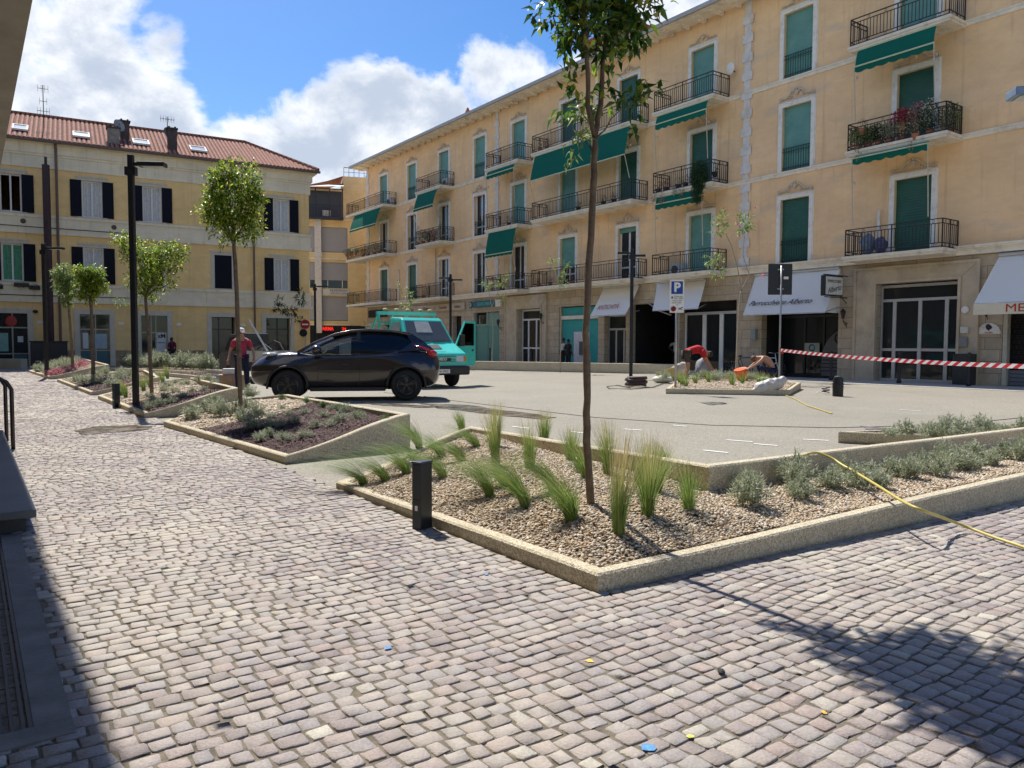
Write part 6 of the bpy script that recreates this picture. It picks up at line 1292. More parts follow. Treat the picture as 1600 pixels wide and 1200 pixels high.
# open door (left side, hinged at the front)
d=thing('door','x','x'); del d['label'],d['category']; d.parent=truck; d.location=(-.80,.90,0); d.rotation_euler=(0,0,R(-62))
dm=MB(); th=.05
def dp(poly): dm.prism(poly,-th/2,th/2)
dp([(0,.62),(0,1.26),(-1.18,1.26),(-1.18,.62)]); dp([(0,1.261),(-.07,1.261),(-.56,1.99),(-.56,2.06)]); dp([(-.56,2.06),(-.60,1.99),(-1.12,1.99),(-1.18,2.06)]); dp([(-1.11,1.261),(-1.18,1.261),(-1.18,2.06),(-1.11,1.99)])
o=dm.build('panel',tq,d); MB().prism([(-.08,1.27),(-1.11,1.27),(-1.11,1.99),(-.58,1.99)],-.005,.005).build('pane',ws,d); MB().ell((-1.0,.04,1.12),(.07,.02,.03),8,5).build('handle',plas,d)
MB().box(-1.1,-.1,-.05,-.026,.75,1.15).build('door_card',plas,d)
m=MB(); m.box(-.28,-.05,.12,.20,1.25,1.62); m.bar((-.15,.02,1.3),(-.16,.13,1.35),.03); m.build('wing_mirror',plas,d,bevel=.02)
m=MB(); m.box(-.98,-.90,-1.12,-1.0,1.25,1.60); m.bar((-.9,-.9,1.35),(-.95,-1.02,1.4),.03); m.build('wing_mirror',plas,truck,bevel=.02)
# chassis, bed and headboard
m=MB(); m.box(-5.9,-.6,-.35,.35,.48,.66); m.box(-3.2,-2.5,-.9,-.4,.42,.72); m.build('chassis',plas,truck)
m=MB(); m.box(-5.9,-2.4,-1.0,1.0,.84,.94); m.build('bed_floor',plas,truck)
m=MB(); m.box(-5.9,-2.4,.97,1.0,.941,1.34); m.box(-5.9,-2.4,-1.0,-.97,.941,1.34); m.box(-5.93,-5.9,-1.0,1.0,.941,1.34)
for x in (-2.6,-3.7,-4.8,-5.8):
    for s in (-1,1): m.box(x-.03,x+.03,s*1.0+(0 if s>0 else -.03),s*1.0+(.03 if s>0 else 0),.9,1.36)
m.build('drop_side',pm('pale_metal_side',(.42,.45,.43),.5,metal=.3,var=.15,scale=4),truck)
m=MB()
for y in (-.98,-.5,0,.5,.98): m.bar((-2.42,y,.95),(-2.42,y,2.32),.05)
for z in (1.4,2.0,2.30): m.bar((-2.42,-1.0,z),(-2.42,1.0,z),.05)
m.box(-2.44,-2.40,-1,1,.95,1.40); m.box(-2.5,-2.38,-1.05,1.05,2.25,2.36); m.bar((-2.42,-1,2.3),(-3.3,-1,1.36),.05); m.bar((-2.42,1,2.3),(-3.3,1,1.36),.05); m.build('headboard',tq,truck)
m=MB()
for y in (-.75,-.35,.05,.5,.85): m.ell((-2.44,y,2.42),(.08,.09,.05),7,5)
m.build('roof_marker',pm('yellow_ochre_lamp',(.50,.33,.12),.5),truck)
for x,y in ((-.80,.78),(-.80,-.78),(-4.6,.80),(-4.6,-.80)): wheel(truck,x,y,.345,.22,pm('steel_rim',(.25,.25,.25),.5,metal=.5))
th_=math.atan2(-math.cos(R(33)),math.sin(R(33))); truck.rotation_euler=(0,0,th_); truck.scale=(1.0,1.0,1.0)
tf=G(707,603); truck.location=(-2.12,23.1,0)
# load
def heap(name,label,cat,parent_loc,rot,parts,group=None):
    r=thing(name,label,cat,parent_loc,rot,group)
    for nm,mm,mt in parts: mm.build(nm,mt,r,smooth=True)
    return r
plastic_m=pm('translucent_plastic',(.52,.48,.44),.45,var=.12,scale=8,bmp=.6,bscale=14)
def sack_mesh(w_,d_,h_,seed=0,crum=.07):
    m=MB(); random.seed(seed); m.ell((0,0,h_*.5),(w_,d_,h_*.5),20,12,crum); random.seed(seed+1); return m
TB=Matrix.Translation(truck.location)@Matrix.Rotation(th_,4,'Z')
for i,(x,y,sz,lb_) in enumerate(((-4.3,.3,(.55,.5,.75),'white plastic sacks piled on the bed of the turquoise truck, nearer the cab'),(-5.3,-.1,(.5,.55,.62),'white plastic sack at the tail of the turquoise truck bed'))):
    o=sack_mesh(*sz,seed=i+3,crum=.13).build('sack',plastic_m,None,smooth=True); o.location=TB@Vector((x,y,.93)); tag(o,lb_,'sack','sacks on the truck bed')
r=thing('cut_branches','grey bare branches and hoses tangled on the tail of the turquoise truck','branches',TB@Vector((-5.35,.2,1.25))); m=MB()
for k in range(16): limb(m,(random.uniform(-.3,.3),random.uniform(-.3,.3),0),(random.uniform(-.9,.9),random.uniform(-.5,.5),random.uniform(.35,.95)),.022,.008,5,.1,5)
for k in range(3): m.tube([(random.uniform(-.1,.1)+.35*math.cos(a*.6),.3*k-.3,.45+.35*math.sin(a*.6)) for a in range(11)],.02,5)
m.build('stems',pm('grey_green_stem',(.22,.25,.17),.8,var=.3),r)
# ---------- small dark flatbed with grey drop sides, behind the man in the cap
v=thing('small_truck','small dark-cabbed flatbed with pale grey drop side, behind the man in the white cap','truck',(0,0,0))
bk=paint('black_cab_paint',(.012,.012,.014),.3); profile_body([(0,.4,.72),(.0,.95,.72),(-.35,1.10,.72),(-.75,1.72,.62),(-1.75,1.76,.62),(-1.85,.40,.74)],bk,'cab',v,.04)
m=MB(); m.quad((-.40,-.715,1.10),(-1.65,-.735,1.10),(-1.62,-.66,1.62),(-.78,-.65,1.62)); m.quad((-.40,.715,1.10),(-1.65,.735,1.10),(-1.62,.66,1.62),(-.78,.65,1.62)); m.build('side_window',tint,v)
m=MB(); m.add([(-.36,-.6,1.13),(-.36,.6,1.13),(-.735,.55,1.68),(-.735,-.55,1.68)],[(0,1,2,3)]); m.build('windscreen',tint,v)
m=MB(); m.box(-3.7,-1.9,-.78,.78,.72,.78)
for s in (-1,1): m.box(-3.7,-1.9,s*.78-.015,s*.78+.015,.78,1.12); [m.box(x-.02,x+.02,s*.80-.015,s*.80+.015,.70,1.13) for x in (-1.95,-2.8,-3.66)]
m.box(-3.72,-3.69,-.78,.78,.78,1.12); m.build('drop_side',pm('light_grey_side',(.46,.46,.44),.5,var=.08,scale=3),v)
m=MB(); m.box(-3.6,-.2,-.3,.3,.36,.50); m.box(-3.0,-2.0,-.6,.6,.50,.72); m.build('chassis',plas,v)
m=MB(); m.tube([(-1.95,-.4,1.3),(-2.3,-.5,1.48),(-2.7,-.5,1.40),(-3.1,-.4,1.15)],.03,6); m.tube([(-2.0,.1,1.2),(-2.5,.1,1.35),(-3.0,.1,1.15)],.03,6); m.build('roll_bar',plas,v)
for x,y in ((-.75,.66),(-.75,-.66),(-2.9,.66),(-2.9,-.66)): wheel(v,x,y,.29,.17,pm('steel_rim',(.25,.25,.25)))
q=G(425,590); v.rotation_euler=(0,0,R(180-38)); v.location=(-10.15,28.0,0); v.scale=(.82,.82,.95)
r=thing('metal_pole','pale metal pole leaning diagonally over the small flatbed','pole',(0,0,0)); m=MB(); m.tube([(-8.95,26.2,2.12),(-8.28,26.2,.96)],.035,7); m.build('tube',pm('pale_steel',(.5,.52,.52),.35,metal=.6),r)
# ================================================================ people
skin_m=pm('skin',(.42,.23,.15),.6,var=.1,scale=12); skin_d=pm('dark_skin',(.10,.055,.035),.6,var=.1,scale=12); hair_m=pm('dark_hair',(.02,.014,.012),.7,var=.3,scale=30,bmp=.6,bscale=80)
BASE={'pelvis':(0,0,.95),'waist':(0,0,1.08),'chest':(0,0,1.30),'neckb':(0,0,1.46),'neck':(.01,0,1.53),'head':(.03,0,1.62),'crown':(.02,0,1.70),'nose':(.12,0,1.60)}
for s,n in ((1,'L'),(-1,'R')):
    BASE.update({'hip'+n:(0,s*.09,.92),'knee'+n:(.02,s*.10,.50),'ankle'+n:(-.02,s*.10,.09),'toe'+n:(.13,s*.12,.035),'sh'+n:(0,s*.17,1.42),'elbow'+n:(-.03,s*.25,1.13),'wrist'+n:(.08,s*.26,.90),'palm'+n:(.11,s*.26,.83)})
RAD={'pelvis':.13,'waist':.115,'chest':.135,'neckb':.075,'neck':.055,'head':.088,'crown':.065,'nose':.014,'hip':.088,'knee':.058,'ankle':.040,'toe':.032,'sh':.058,'elbow':.042,'wrist':.029,'palm':.034}
EDG=[('pelvis','waist'),('waist','chest'),('chest','neckb'),('neckb','neck'),('neck','head'),('head','crown'),('head','nose')]
for n in 'LR': EDG+=[('pelvis','hip'+n),('hip'+n,'knee'+n),('knee'+n,'ankle'+n),('ankle'+n,'toe'+n),('neckb','sh'+n),('sh'+n,'elbow'+n),('elbow'+n,'wrist'+n),('wrist'+n,'palm'+n)]
def rk(k): return RAD.get(k) or RAD.get(k[:-1])
def skinned(name,pts,rads,edges,mat,parent,root=0,sub=1):
    me=bpy.data.meshes.new(name); me.from_pydata([tuple(p) for p in pts],edges,[]); o=ob(name,me,parent); me.materials.append(mat)
    md=o.modifiers.new('skin','SKIN'); md.use_smooth_shade=True
    if not me.skin_vertices:
        bm=bmesh.new(); bm.from_mesh(me); bm.verts.layers.skin.verify(); bm.to_mesh(me); bm.free()
    sv_=me.skin_vertices[0].data
    for i,r_ in enumerate(rads): sv_[i].radius=(r_,r_) if not hasattr(r_,'__len__') else r_; sv_[i].use_root=(i==root)
    s_=o.modifiers.new('s','SUBSURF'); s_.levels=sub; s_.render_levels=sub; return o
def person(loc,rotz,pose,label,cloth,skin=skin_m,hair=hair_m,cap=None,group=None,scale=1.,short_sleeve=True,shorts=False,shirtless=False):
    J=dict(BASE); J.update(pose); r=thing('person',label,'person',loc,rotz,group); r.scale=(scale,)*3
    keys=list(J); idx={k:i for i,k in enumerate(keys)}; pts=[Vector(J[k]) for k in keys]; rads=[rk(k) for k in keys]; ed=[(idx[a],idx[b]) for a,b in EDG]
    for n in 'LR':   # fingers
        w_=Vector(J['wrist'+n]); p_=Vector(J['palm'+n]); d=(p_-w_).normalized(); sd=d.cross(Vector((0,0,1)) if abs(d.z)<.9 else Vector((1,0,0))).normalized(); up=sd.cross(d)
        for k,(off,ln) in enumerate(((-.026,.062),(-.009,.075),(.009,.070),(.025,.055))):
            a=p_+sd*off+d*.03; b1=a+d*ln*.55-up*.008; c1=b1+d*ln*.4-up*.022; i0=len(pts); pts+=[a,b1,c1]; rads+=[.010,.009,.0075]; ed+=[(idx['palm'+n],i0),(i0,i0+1),(i0+1,i0+2)]
        a=w_.lerp(p_,.45)+sd*.03; b1=a+sd*.028+d*.035; i0=len(pts); pts+=[a,b1]; rads+=[.012,.009]; ed+=[(idx['wrist'+n],i0),(i0,i0+1)]
    skinned('body',pts,rads,ed,skin,r,idx['pelvis'])
    def cloth_(name,ks,grow,mat,extra=()):
        ks=list(ks); ii={k:i for i,k in enumerate(ks)}; P=[Vector(J[k]) for k in ks]; Rr=[rk(k)+grow for k in ks]; E=[(ii[a],ii[b]) for a,b in EDG if a in ii and b in ii]
        for (a,b_,f,rr) in extra: # partial bone
            P.append(Vector(J[a]).lerp(Vector(J[b_]),f)); Rr.append(rr); E.append((ii[a],len(P)-1))
        skinned(name,P,Rr,E,mat,r,0)
    shirt,trs,shoe=cloth
    if not shirtless: cloth_('shirt',['waist','chest','neckb','shL','shR','pelvis'],.022,shirt,[('shL','elbowL',.75,.062),('shR','elbowR',.75,.062)] if short_sleeve else [('shL','elbowL',1,.055),('shR','elbowR',1,.055)])
    if shorts: cloth_('shorts',['pelvis','hipL','hipR'],.024,trs,[('hipL','kneeL',.8,.088),('hipR','kneeR',.8,.088)])
    else: cloth_('trousers',['pelvis','hipL','hipR','kneeL','kneeR'],.022,trs,[('kneeL','ankleL',.95,.058),('kneeR','ankleR',.95,.058)])
    for n in 'LR': 
        a=Vector(J['ankle'+n]); t_e=Vector(J['toe'+n]); m=MB(); m.tube([a+Vector((-.05,0,-.045)),a+Vector((0,0,-.04)),t_e,t_e+(t_e-a).normalized()*.05],[.045,.048,.045,.025],8); m.build('shoe',shoe,r,smooth=True)
    h=Vector(J['head']); c=Vector(J['crown']); ax=(c-Vector(J['neck'])).normalized(); nz=(Vector(J['nose'])-h).normalized(); m=MB(); m.ell(h+ax*.045-nz*.02,(.098,.092,.095),12,8,.03); m.build('hair',hair,r,smooth=True)
    m=MB(); sd=ax.cross(nz).normalized()
    for s in (-1,1): m.ell(h+nz*.083+sd*s*.033+ax*.012,(.011,.011,.008),6,4)
    m.build('eyes',ink,r)
    m=MB()
    for s in (-1,1): m.ell(h+sd*s*.09,(.015,.012,.028),6,5)
    m.build('ears',skin,r,smooth=True)
    if cap: m=MB(); m.ell(h+ax*.07-nz*.01,(.108,.10,.075),12,7); q=h+ax*.045+nz*.12; m.ell(q,(.075,.075,.012),10,5); m.build('cap',cap,r,smooth=True)
    return r
red_c=pm('red_cloth',(.50,.012,.02),.85,var=.15,scale=10); grey_c=pm('grey_brown_cloth',(.06,.05,.045),.9,var=.3,scale=14); navy_c=pm('navy_cloth',(.012,.016,.05),.9,var=.3,scale=10); pinkr=pm('raspberry_cloth',(.42,.03,.07),.85,var=.18,scale=10); maroon=pm('maroon_cloth',(.11,.01,.03),.9,var=.2,scale=8); white_c=pm('white_cloth',(.55,.55,.55),.85,var=.1,scale=8); white_d=pm('light_grey_cloth',(.40,.40,.42),.85,var=.1,scale=8); black_c=pm('black_cloth',(.015,.015,.018),.9,var=.3,scale=9); shoe_m=pm('dark_shoe',(.03,.025,.02),.7); shoe_w=pm('pale_shoe',(.5,.5,.48),.7)
# man in red bending over the mid-plaza bed, facing right
bend={'pelvis':(0,0,.90),'waist':(.13,0,.98),'chest':(.36,0,1.02),'neckb':(.53,0,.97),'neck':(.60,0,.92),'head':(.69,0,.86),'crown':(.77,0,.86),'nose':(.70,0,.76),
 'hipL':(0,.09,.86),'kneeL':(.05,.16,.48),'ankleL':(-.06,.18,.08),'toeL':(.09,.19,.035),'hipR':(0,-.09,.86),'kneeR':(.05,-.13,.48),'ankleR':(-.04,-.15,.08),'toeR':(.11,-.15,.035),
 'shL':(.48,.18,.94),'elbowL':(.60,.20,.66),'wristL':(.76,.16,.40),'palmL':(.80,.15,.33),'shR':(.48,-.18,.94),'elbowR':(.62,-.20,.66),'wristR':(.80,-.16,.38),'palmR':(.84,-.15,.31)}
person((6.02,26.5,.08),R(-6),bend,'man in a bright red t-shirt and dark shorts bending over the mid-plaza planter','' or (red_c,grey_c,shoe_m),shorts=True,scale=1.08)
# squatting shirtless man, facing left
sq={'pelvis':(-.18,0,.30),'waist':(-.16,0,.46),'chest':(.02,0,.68),'neckb':(.18,0,.74),'neck':(.25,0,.73),'head':(.34,0,.68),'crown':(.41,0,.71),'nose':(.37,0,.58),
 'hipL':(-.15,.10,.28),'kneeL':(.24,.22,.46),'ankleL':(.02,.20,.09),'toeL':(.17,.22,.035),'hipR':(-.15,-.10,.28),'kneeR':(.24,-.20,.46),'ankleR':(.02,-.18,.09),'toeR':(.17,-.20,.035),
 'shL':(.12,.19,.70),'elbowL':(.34,.26,.52),'wristL':(.52,.16,.40),'palmL':(.58,.13,.36),'shR':(.12,-.19,.70),'elbowR':(.36,-.26,.50),'wristR':(.52,-.14,.38),'palmR':(.58,-.11,.34)}
person((8.15,24.6,.16),R(172),sq,'shirtless tanned man in dark navy trousers squatting at the right of the mid-plaza planter',(white_c,navy_c,shoe_w),shirtless=True,scale=1.05,hair=pm('auburn_hair',(.12,.05,.03),.7))
m=MB(); m.lathe([(.13,0),(.17,.32),(.185,.34),(.16,.335)],(0,0,0),16); o=m.build('bucket',pm('orange_plastic',(.70,.10,.01),.45),None,smooth=False); o.location=(7.45,24.75,.16); o.rotation_euler=(R(8),R(-16),0); tag(o,'bright orange bucket held by the squatting shirtless man','bucket'); o.scale=(1.15,1.15,1.2)
st={'elbowL':(-.03,.30,1.14),'wristL':(.10,.33,.93),'palmL':(.14,.33,.87),'elbowR':(-.05,-.30,1.14),'wristR':(.08,-.32,.92),'palmR':(.13,-.33,.86),'nose':(.11,.05,1.60),'hipL':(0,.10,.92),'kneeL':(.05,.13,.50),'ankleL':(.02,.14,.09),'kneeR':(-.03,-.12,.50),'ankleR':(-.10,-.13,.09),'toeR':(.05,-.15,.035)}
person((-7.18,20.4,0),R(-78),st,'man in a raspberry polo shirt and white cap standing beyond the cardboard boxes',(pinkr,navy_c,shoe_w),skin=skin_m,cap=white_tr,scale=.98)
q=lf(5.05,.9); person((q.x,q.y,0),LZ+R(120),{},'person in dark maroon clothes standing by the xM poster door',(maroon,black_c,shoe_m),skin=skin_d,scale=.95,short_sleeve=False)
atm={'elbowR':(.1,-.24,1.16),'wristR':(.3,-.2,1.18),'palmR':(.36,-.19,1.2),'elbowL':(.05,.25,1.14),'wristL':(.2,.18,1.1),'palmL':(.26,.16,1.12),'neck':(.04,0,1.53),'head':(.07,0,1.61),'crown':(.07,0,1.69),'nose':(.15,0,1.57)}
q=fr(27.35,.75); person((q.x,q.y,0),BZ+R(75),atm,'person in a white shirt using the cash machine, seen from behind',(white_c,black_c,shoe_m),skin=skin_d,scale=.97)
q=fr(27.95,.85); person((q.x,q.y,0),BZ+R(100),{},'person in dark clothes close beside the white-shirted one at the cash machine',(black_c,black_c,shoe_m),skin=skin_d,scale=.93,short_sleeve=False)
q=fr(33.9,-1.3); person((q.x,q.y,0),BZ+R(110),{'elbowL':(-.05,.36,1.18),'wristL':(.02,.20,1.03),'palmL':(.04,.14,1.0)},'person in a pale t-shirt inside the dark open shop, hand on hip',(white_d,black_c,shoe_m),skin=skin_d,scale=1.0)
# ================================================================ street furniture
black_metal=pm('black_powder_coat',(.018,.019,.022),.42,metal=.3,var=.1)
def lamp(loc,h,arms,label,az=0.,w_=.12):
    r=thing('street_lamp',label,'street lamp',loc,az,'tall square black street lamps'); m=MB(); m.box(-w_/2,w_/2,-w_/2,w_/2,-.05,h); m.build('pole',black_metal,r,bevel=.01)
    for k,(L_,z) in enumerate(arms):
        s=1 if L_>0 else -1; m=MB(); m.box(*sorted((s*w_/2,s*(abs(L_)*.25))),-.025,.025,z-.03,z+.03); m.build('bracket',black_metal,r)
        m=MB(); m.box(*sorted((s*abs(L_)*.22,L_)),-.11,.11,z-.045,z+.035); hd_=m.build('lamp_head',black_metal,r,bevel=.01); MB().box(*sorted((s*abs(L_)*.35,L_*.95)),-.08,.08,z-.052,z-.046).build('lens',pm('frosted_lens',(.5,.5,.48),.4),hd_)
    m=MB(); m.box(-w_/2-.05,w_/2+.05,-w_/2-.012,w_/2+.012,h-.40,h-.24); m.build('collar',black_metal,r); return r
D=15.2
lamp((-7.46,15.2,.05),4.93,[(.66,4.75)],'tall black street lamp rising from the planter by the walkway, nearest on the left',R(4),.105)
lamp((-17.55,28.95,0),5.02,[(.75,4.85)],'tall black street lamp in the farthest sloping planter, at the left',0)
lamp((-12.15,47.5,0),5.0,[(.8,4.85)],'tall black street lamp in front of the grey-blind corner house',0)
lamp((-3.3,41.2,0),5.05,[(.62,4.75),(-.62,4.85)],'black double-armed street lamp behind the turquoise truck',R(-6))
lamp((4.58,29.6,0),5.0,[(.50,4.72),(-.55,4.82)],'black double-armed street lamp in front of the white ANTICHITA awning',R(-6),.13)
# lamp head overhead at the right edge
r=thing('street_lamp','grey-blue street lamp head poking in at the upper right edge','street lamp',(7.25,10.0,0),R(-10)); 
q=Vector((0,0,0)); ry=ray(1590,140); k=9.2/ry.y; P_=Vector((0,0,H))+ry*k; r.location=(P_.x+.95,P_.y,0); zz=P_.z
m=MB(); m.box(-.06,.06,-.06,.06,-.05,zz+.12); m.build('pole',black_metal,r,bevel=.01); m=MB(); m.box(-.94,-.06,-.14,.14,zz-.05,zz+.05); h_=m.build('lamp_head',pm('blue_grey_metal',(.20,.27,.36),.4,metal=.4),r,bevel=.01); MB().box(-.88,-.2,-.11,.11,zz-.06,zz-.051).build('lens',pm('frosted_lens',(.5,.5,.48)),h_)
# dark bollards: rectangular lights
def bollard(p,h,label,w_=.085,d_=.12):
    r=thing('bollard',label,'bollard',p,R(-35),'dark bollard lights along the walkway'); m=MB(); m.box(-w_/2,w_/2,-d_/2,d_/2,-.02,h-.015); m.build('post',pm('anthracite',(.035,.04,.045),.4,metal=.4,var=.1),r,bevel=.006); MB().box(-w_/2-.004,w_/2+.004,-d_/2-.004,d_/2+.004,h-.0148,h).build('cap',pm('anthracite_cap',(.06,.07,.08),.35,metal=.4),r,bevel=.003)
    MB().box(-.012,.012,-d_/2-.003,-d_/2-.0005,.14,.175).build('sticker',white_tr,r); MB().box(-w_/2+.008,w_/2-.008,-d_/2-.002,-d_/2-.0003,.215,.22).build('seam',dark_m,r); return r
bollard((-.63,5.36,0),.485,'nearest dark square bollard light, at the gravel planter edge'); bollard((-7.98,15.45,.0),.50,'dark bollard light beside the planter of the tall lamp'); bollard((-19.9,32.2,0),.55,'far dark bollard light at the left corner of the farthest planter',.12,.14)
# black pedestrian posts along the facade
i=0
for x,lb_ in ((17.9,'before the arched green door'),(20.9,'left of the white-framed door near the cash machine'),(25.2,'between the white-framed door and the teal bank front'),(42.0,'before the hairdresser window'),(44.15,'left of the wide glazed door, near the iron lantern'),(46.75,'before the middle of the wide glazed door'),(49.05,'before the stone pillar with the half-round plaque')):
    r=thing('post','black cast iron post '+lb_,'post',fr(x,1.35),0,'black cast iron posts before the shops'); m=MB(); m.lathe([(.075,0),(.075,.12),(.05,.16),(.045,.85),(.06,.88),(.05,.93),(.035,.95),(.065,1.01),(.06,1.07),(.02,1.11)],(0,0,0),12); m.build('shaft',pm('green_black_iron',(.012,.05,.045)) if 0 else iron,r,smooth=True)
    if x>44.5 and x<47: MB().tube([(-.1,0,.97),(.1,0,1.07)],.03,6).build('knob',iron,r)
# parking sign
p=(4.47,20.95,.12); r=thing('parking_sign','blue P parking sign on a grey pole with white panels, in the mid-plaza planter corner','sign',p,R(-3)); zf=lambda y: H-(y-538.8)/1200*20.95-p[2]; galv=pm('galvanised_steel',(.36,.37,.38),.4,metal=.6,var=.12,scale=8)
MB().tube([(0,.03,-.12),(0,.03,zf(437))],.032,10).build('pole',galv,r,smooth=True)
bluem=pm('sign_blue_p',(.005,.05,.30),.4,var=.02); m=MB(); m.box(-.19,.19,-.012,.0,zf(475),zf(437)); m.build('panel',white_tr,r,bevel=.004); m=MB(); m.box(-.155,.155,-.016,-.0125,zf(459),zf(439.5)); m.build('blue_field',bluem,r); text('P',.34,white_tr,r,(0,-.019,(zf(459)+zf(439.5))/2),bold=.014,ext=.002)
for k,(s_,x,y,sz) in enumerate((('ZONA BLU',.04,463.2,.05),('8.00 - 20.00',.04,466,.045),('MAX 60 MIN',.0,469.5,.042),('DISCO ORARIO',.0,472.6,.036))): text(s_,sz,ink,r,(x,-.015,zf(y)),ext=.001)
MB().ell((-.13,-.015,zf(464.5)),(.022,.004,.035),8,5).build('hand_symbol',ink,r)
m=MB(); m.box(-.19,.19,-.012,.0,zf(488),zf(476)); m.build('lower_panel',white_tr,r,bevel=.004)
m=MB(); m.tube([(-.09+.062*math.cos(a*.4488),-.016,zf(482)+.062*math.sin(a*.4488)) for a in range(15)],.012,5); m.bar((-.13,-.016,zf(482)+.045),(-.05,-.016,zf(482)-.045),.018); m.build('no_stopping_ring',pm('sign_red',(.40,.01,.02),.5),r); MB().ell((-.09,-.0135,zf(482)),(.055,.003,.055),12,5).build('disc',ink,r)
m=MB(); m.bar((.05,-.016,zf(482)+.02),(.14,-.016,zf(482)-.03),.014); m.bar((.05,-.016,zf(482)-.02),(.13,-.016,zf(482)+.03),.012); m.ell((.14,-.016,zf(482)+.035),(.02,.003,.02),6,4); m.build('tow_symbol',ink,r)
# back of a big sign
p=G(1217,595); r=thing('traffic_sign','black back of a rectangular sign on a pole holding the striped tape','sign',p,R(-4)); zf2=lambda y: H-(y-540.3)/1200*p.y; MB().tube([(0,-.03,-.05),(0,-.03,zf2(416))],.035,10).build('pole',galv,r,smooth=True)
MB().box(-.46,.41,.02,.05,zf2(461),zf2(413)).build('panel',pm('black_back',(.022,.024,.027),.6,var=.15),r,bevel=.01); MB().box(.10,.27,.012,.0195,zf2(437),zf2(433)).build('sticker',white_tr,r)
m=MB()
for z in (zf2(422),zf2(452)): m.box(-.12,.0-.035,-.005,.019,z-.02,z+.02); m.box(.035,.1,-.005,.019,z-.02,z+.02)
m.build('clamp',galv,r)
# striped tape
def tape():
    A_=Vector((p.x,p.y-.05,zf2(547))); k=17.5/ray(1600,568).y; B_=Vector((0,0,H))+ray(1600,568)*k; C_=B_+(B_-A_).normalized()*2.5; r=thing('barrier_tape','red and white striped barrier tape stretched from the sign pole to the right edge','barrier tape')
    red=MB();wh=MB(); N_=84; 
    def pt(f): q=A_.lerp(C_,f); q.z-=.22*4*f*(1-f)*.5; return q
    hh=.055
    for i in range(N_):
        a=pt(i/N_); b_=pt((i+1)/N_); tw=.3*math.sin(i*.21); up=Vector((0,math.sin(tw)*.3,1)).normalized()*hh; sh=(b_-a)*.55
        (red if i%2 else wh).add([a-up-sh,b_-up-sh,b_+up+sh,a+up+sh],[(0,1,2,3)])
    red.build('red_stripes',pm('tape_red',(.55,.015,.03),.5),r); wh.build('white_stripes',pm('tape_white',(.72,.70,.68),.5),r)
    m=MB(); m.tube([A_+Vector((0,0,.07)),A_+Vector((.05,-.05,-.08)),A_+Vector((.1,0,-.12))],.035,5); m.build('knot',MATS['tape_red'],r)
tape()
# no-entry sign on the yellow building corner
q=lf(13.3,.4); q=Vector((-14.35,50.2,0)); r=thing('no_entry_sign','round red no-entry sign near the corner of the yellow building','sign',(-14.1,52.8,0),0); z_=H+(537.6-505)/1200*52.8*.93
r.location=(-13.35,49.7,0); zz=H+(537.7-507)/1200*49.7; MB().tube([(0,0,0),(0,0,zz+.35)],.035,8).build('pole',galv,r); m=MB(); m.lathe([(.30,-.01),(.30,.01)],(0,0,0),24); d_=m.build('disc',pm('sign_red',(.40,.01,.02)),r); d_.rotation_euler=(R(90),0,0); d_.location=(0,-.05,zz); MB().box(-.2,.2,-.07,-.061,zz-.045,zz+.045).build('bar',white_tr,r)
m=MB(); m.lathe([(.25,-.01),(.25,.01)],(0,0,0),24); d_=m.build('lower_disc',dark_m,r); d_.rotation_euler=(R(90),0,0); d_.location=(-.12,-.05,zz-.55)
# tall rust-brown mast and dark box at the far left
def atpx(px,d): return ((px-800)/1200*d,d)
r=thing('mast','very tall dark brown mast standing before the yellow building, beside the bins','mast',lf(-1.05,1.2),0); MB().box(-.14,.14,-.14,.14,0,10.9).build('shaft',pm('rust_brown',(.055,.03,.035),.6,var=.2),r,bevel=.02); MB().box(-.05,.05,-.05,.05,10.9,11.3).build('tip',iron,r)
r=thing('utility_cabinet','black rectangular cabinet at the foot of the brown mast','cabinet',lf(-1.1,1.9),LZ); MB().box(-.85,.85,-.3,.3,0,1.35).build('body',pm('black_cabinet',(.015,.015,.02),.5),r,bevel=.02); MB().box(-.9,.9,-.34,.34,1.35,1.42).build('lid',black_metal,r,bevel=.01)
x_,y_=atpx(70,27.5); r=MB().box(-.04,.04,-.02,.02,0,.62).build('marker_post',white_tr,None,bevel=.01); r.location=(-17.75,29.2,.1); tag(r,'little white marker post beside the farthest tall lamp','marker post')
# boxes by the man in the cap
card=pm('cardboard',(.36,.22,.12),.8,var=.2,scale=6,dirt=(.20,.12,.07)); 
gx,gy=-8.05,22.0
r=thing('cardboard_box','brown cardboard carton with blue-grey tape beside the dark car','box',(gx,gy,0),R(10),'stacked cartons'); MB().box(-.36,.34,-.25,.25,.0,.42).build('carton',card,r,bevel=.01); MB().box(-.37,-.28,-.255,.255,.01,.40).build('blue_strip',pm('blue_grey_card',(.22,.32,.42),.7),r); m=MB(); m.ell((.02,-.252,.28),(.05,.006,.03),8,4); m.ell((.16,-.252,.28),(.05,.006,.03),8,4); m.box(-.05,.3,-.258,-.2515,.02,.13); m.build('printed_mark',pm('blue_grey_card',(.22,.32,.42)),r)
r=MB().box(-.22,.22,-.18,.18,0,.17).build('cardboard_box',pm('white_card',(.62,.62,.60),.7),None,bevel=.008); r.location=(gx+.0,gy,.425); r.rotation_euler=(0,0,R(16)); tag(r,'small white carton lying on top of the brown one','box','stacked cartons')
r=MB().box(-.35,.35,-.25,.25,0,.16).build('cardboard_box',pm('grey_crate',(.30,.32,.34),.7),None,bevel=.008); r.location=(gx-.05,gy-.03,-.0); bpy.data.objects.remove(r)
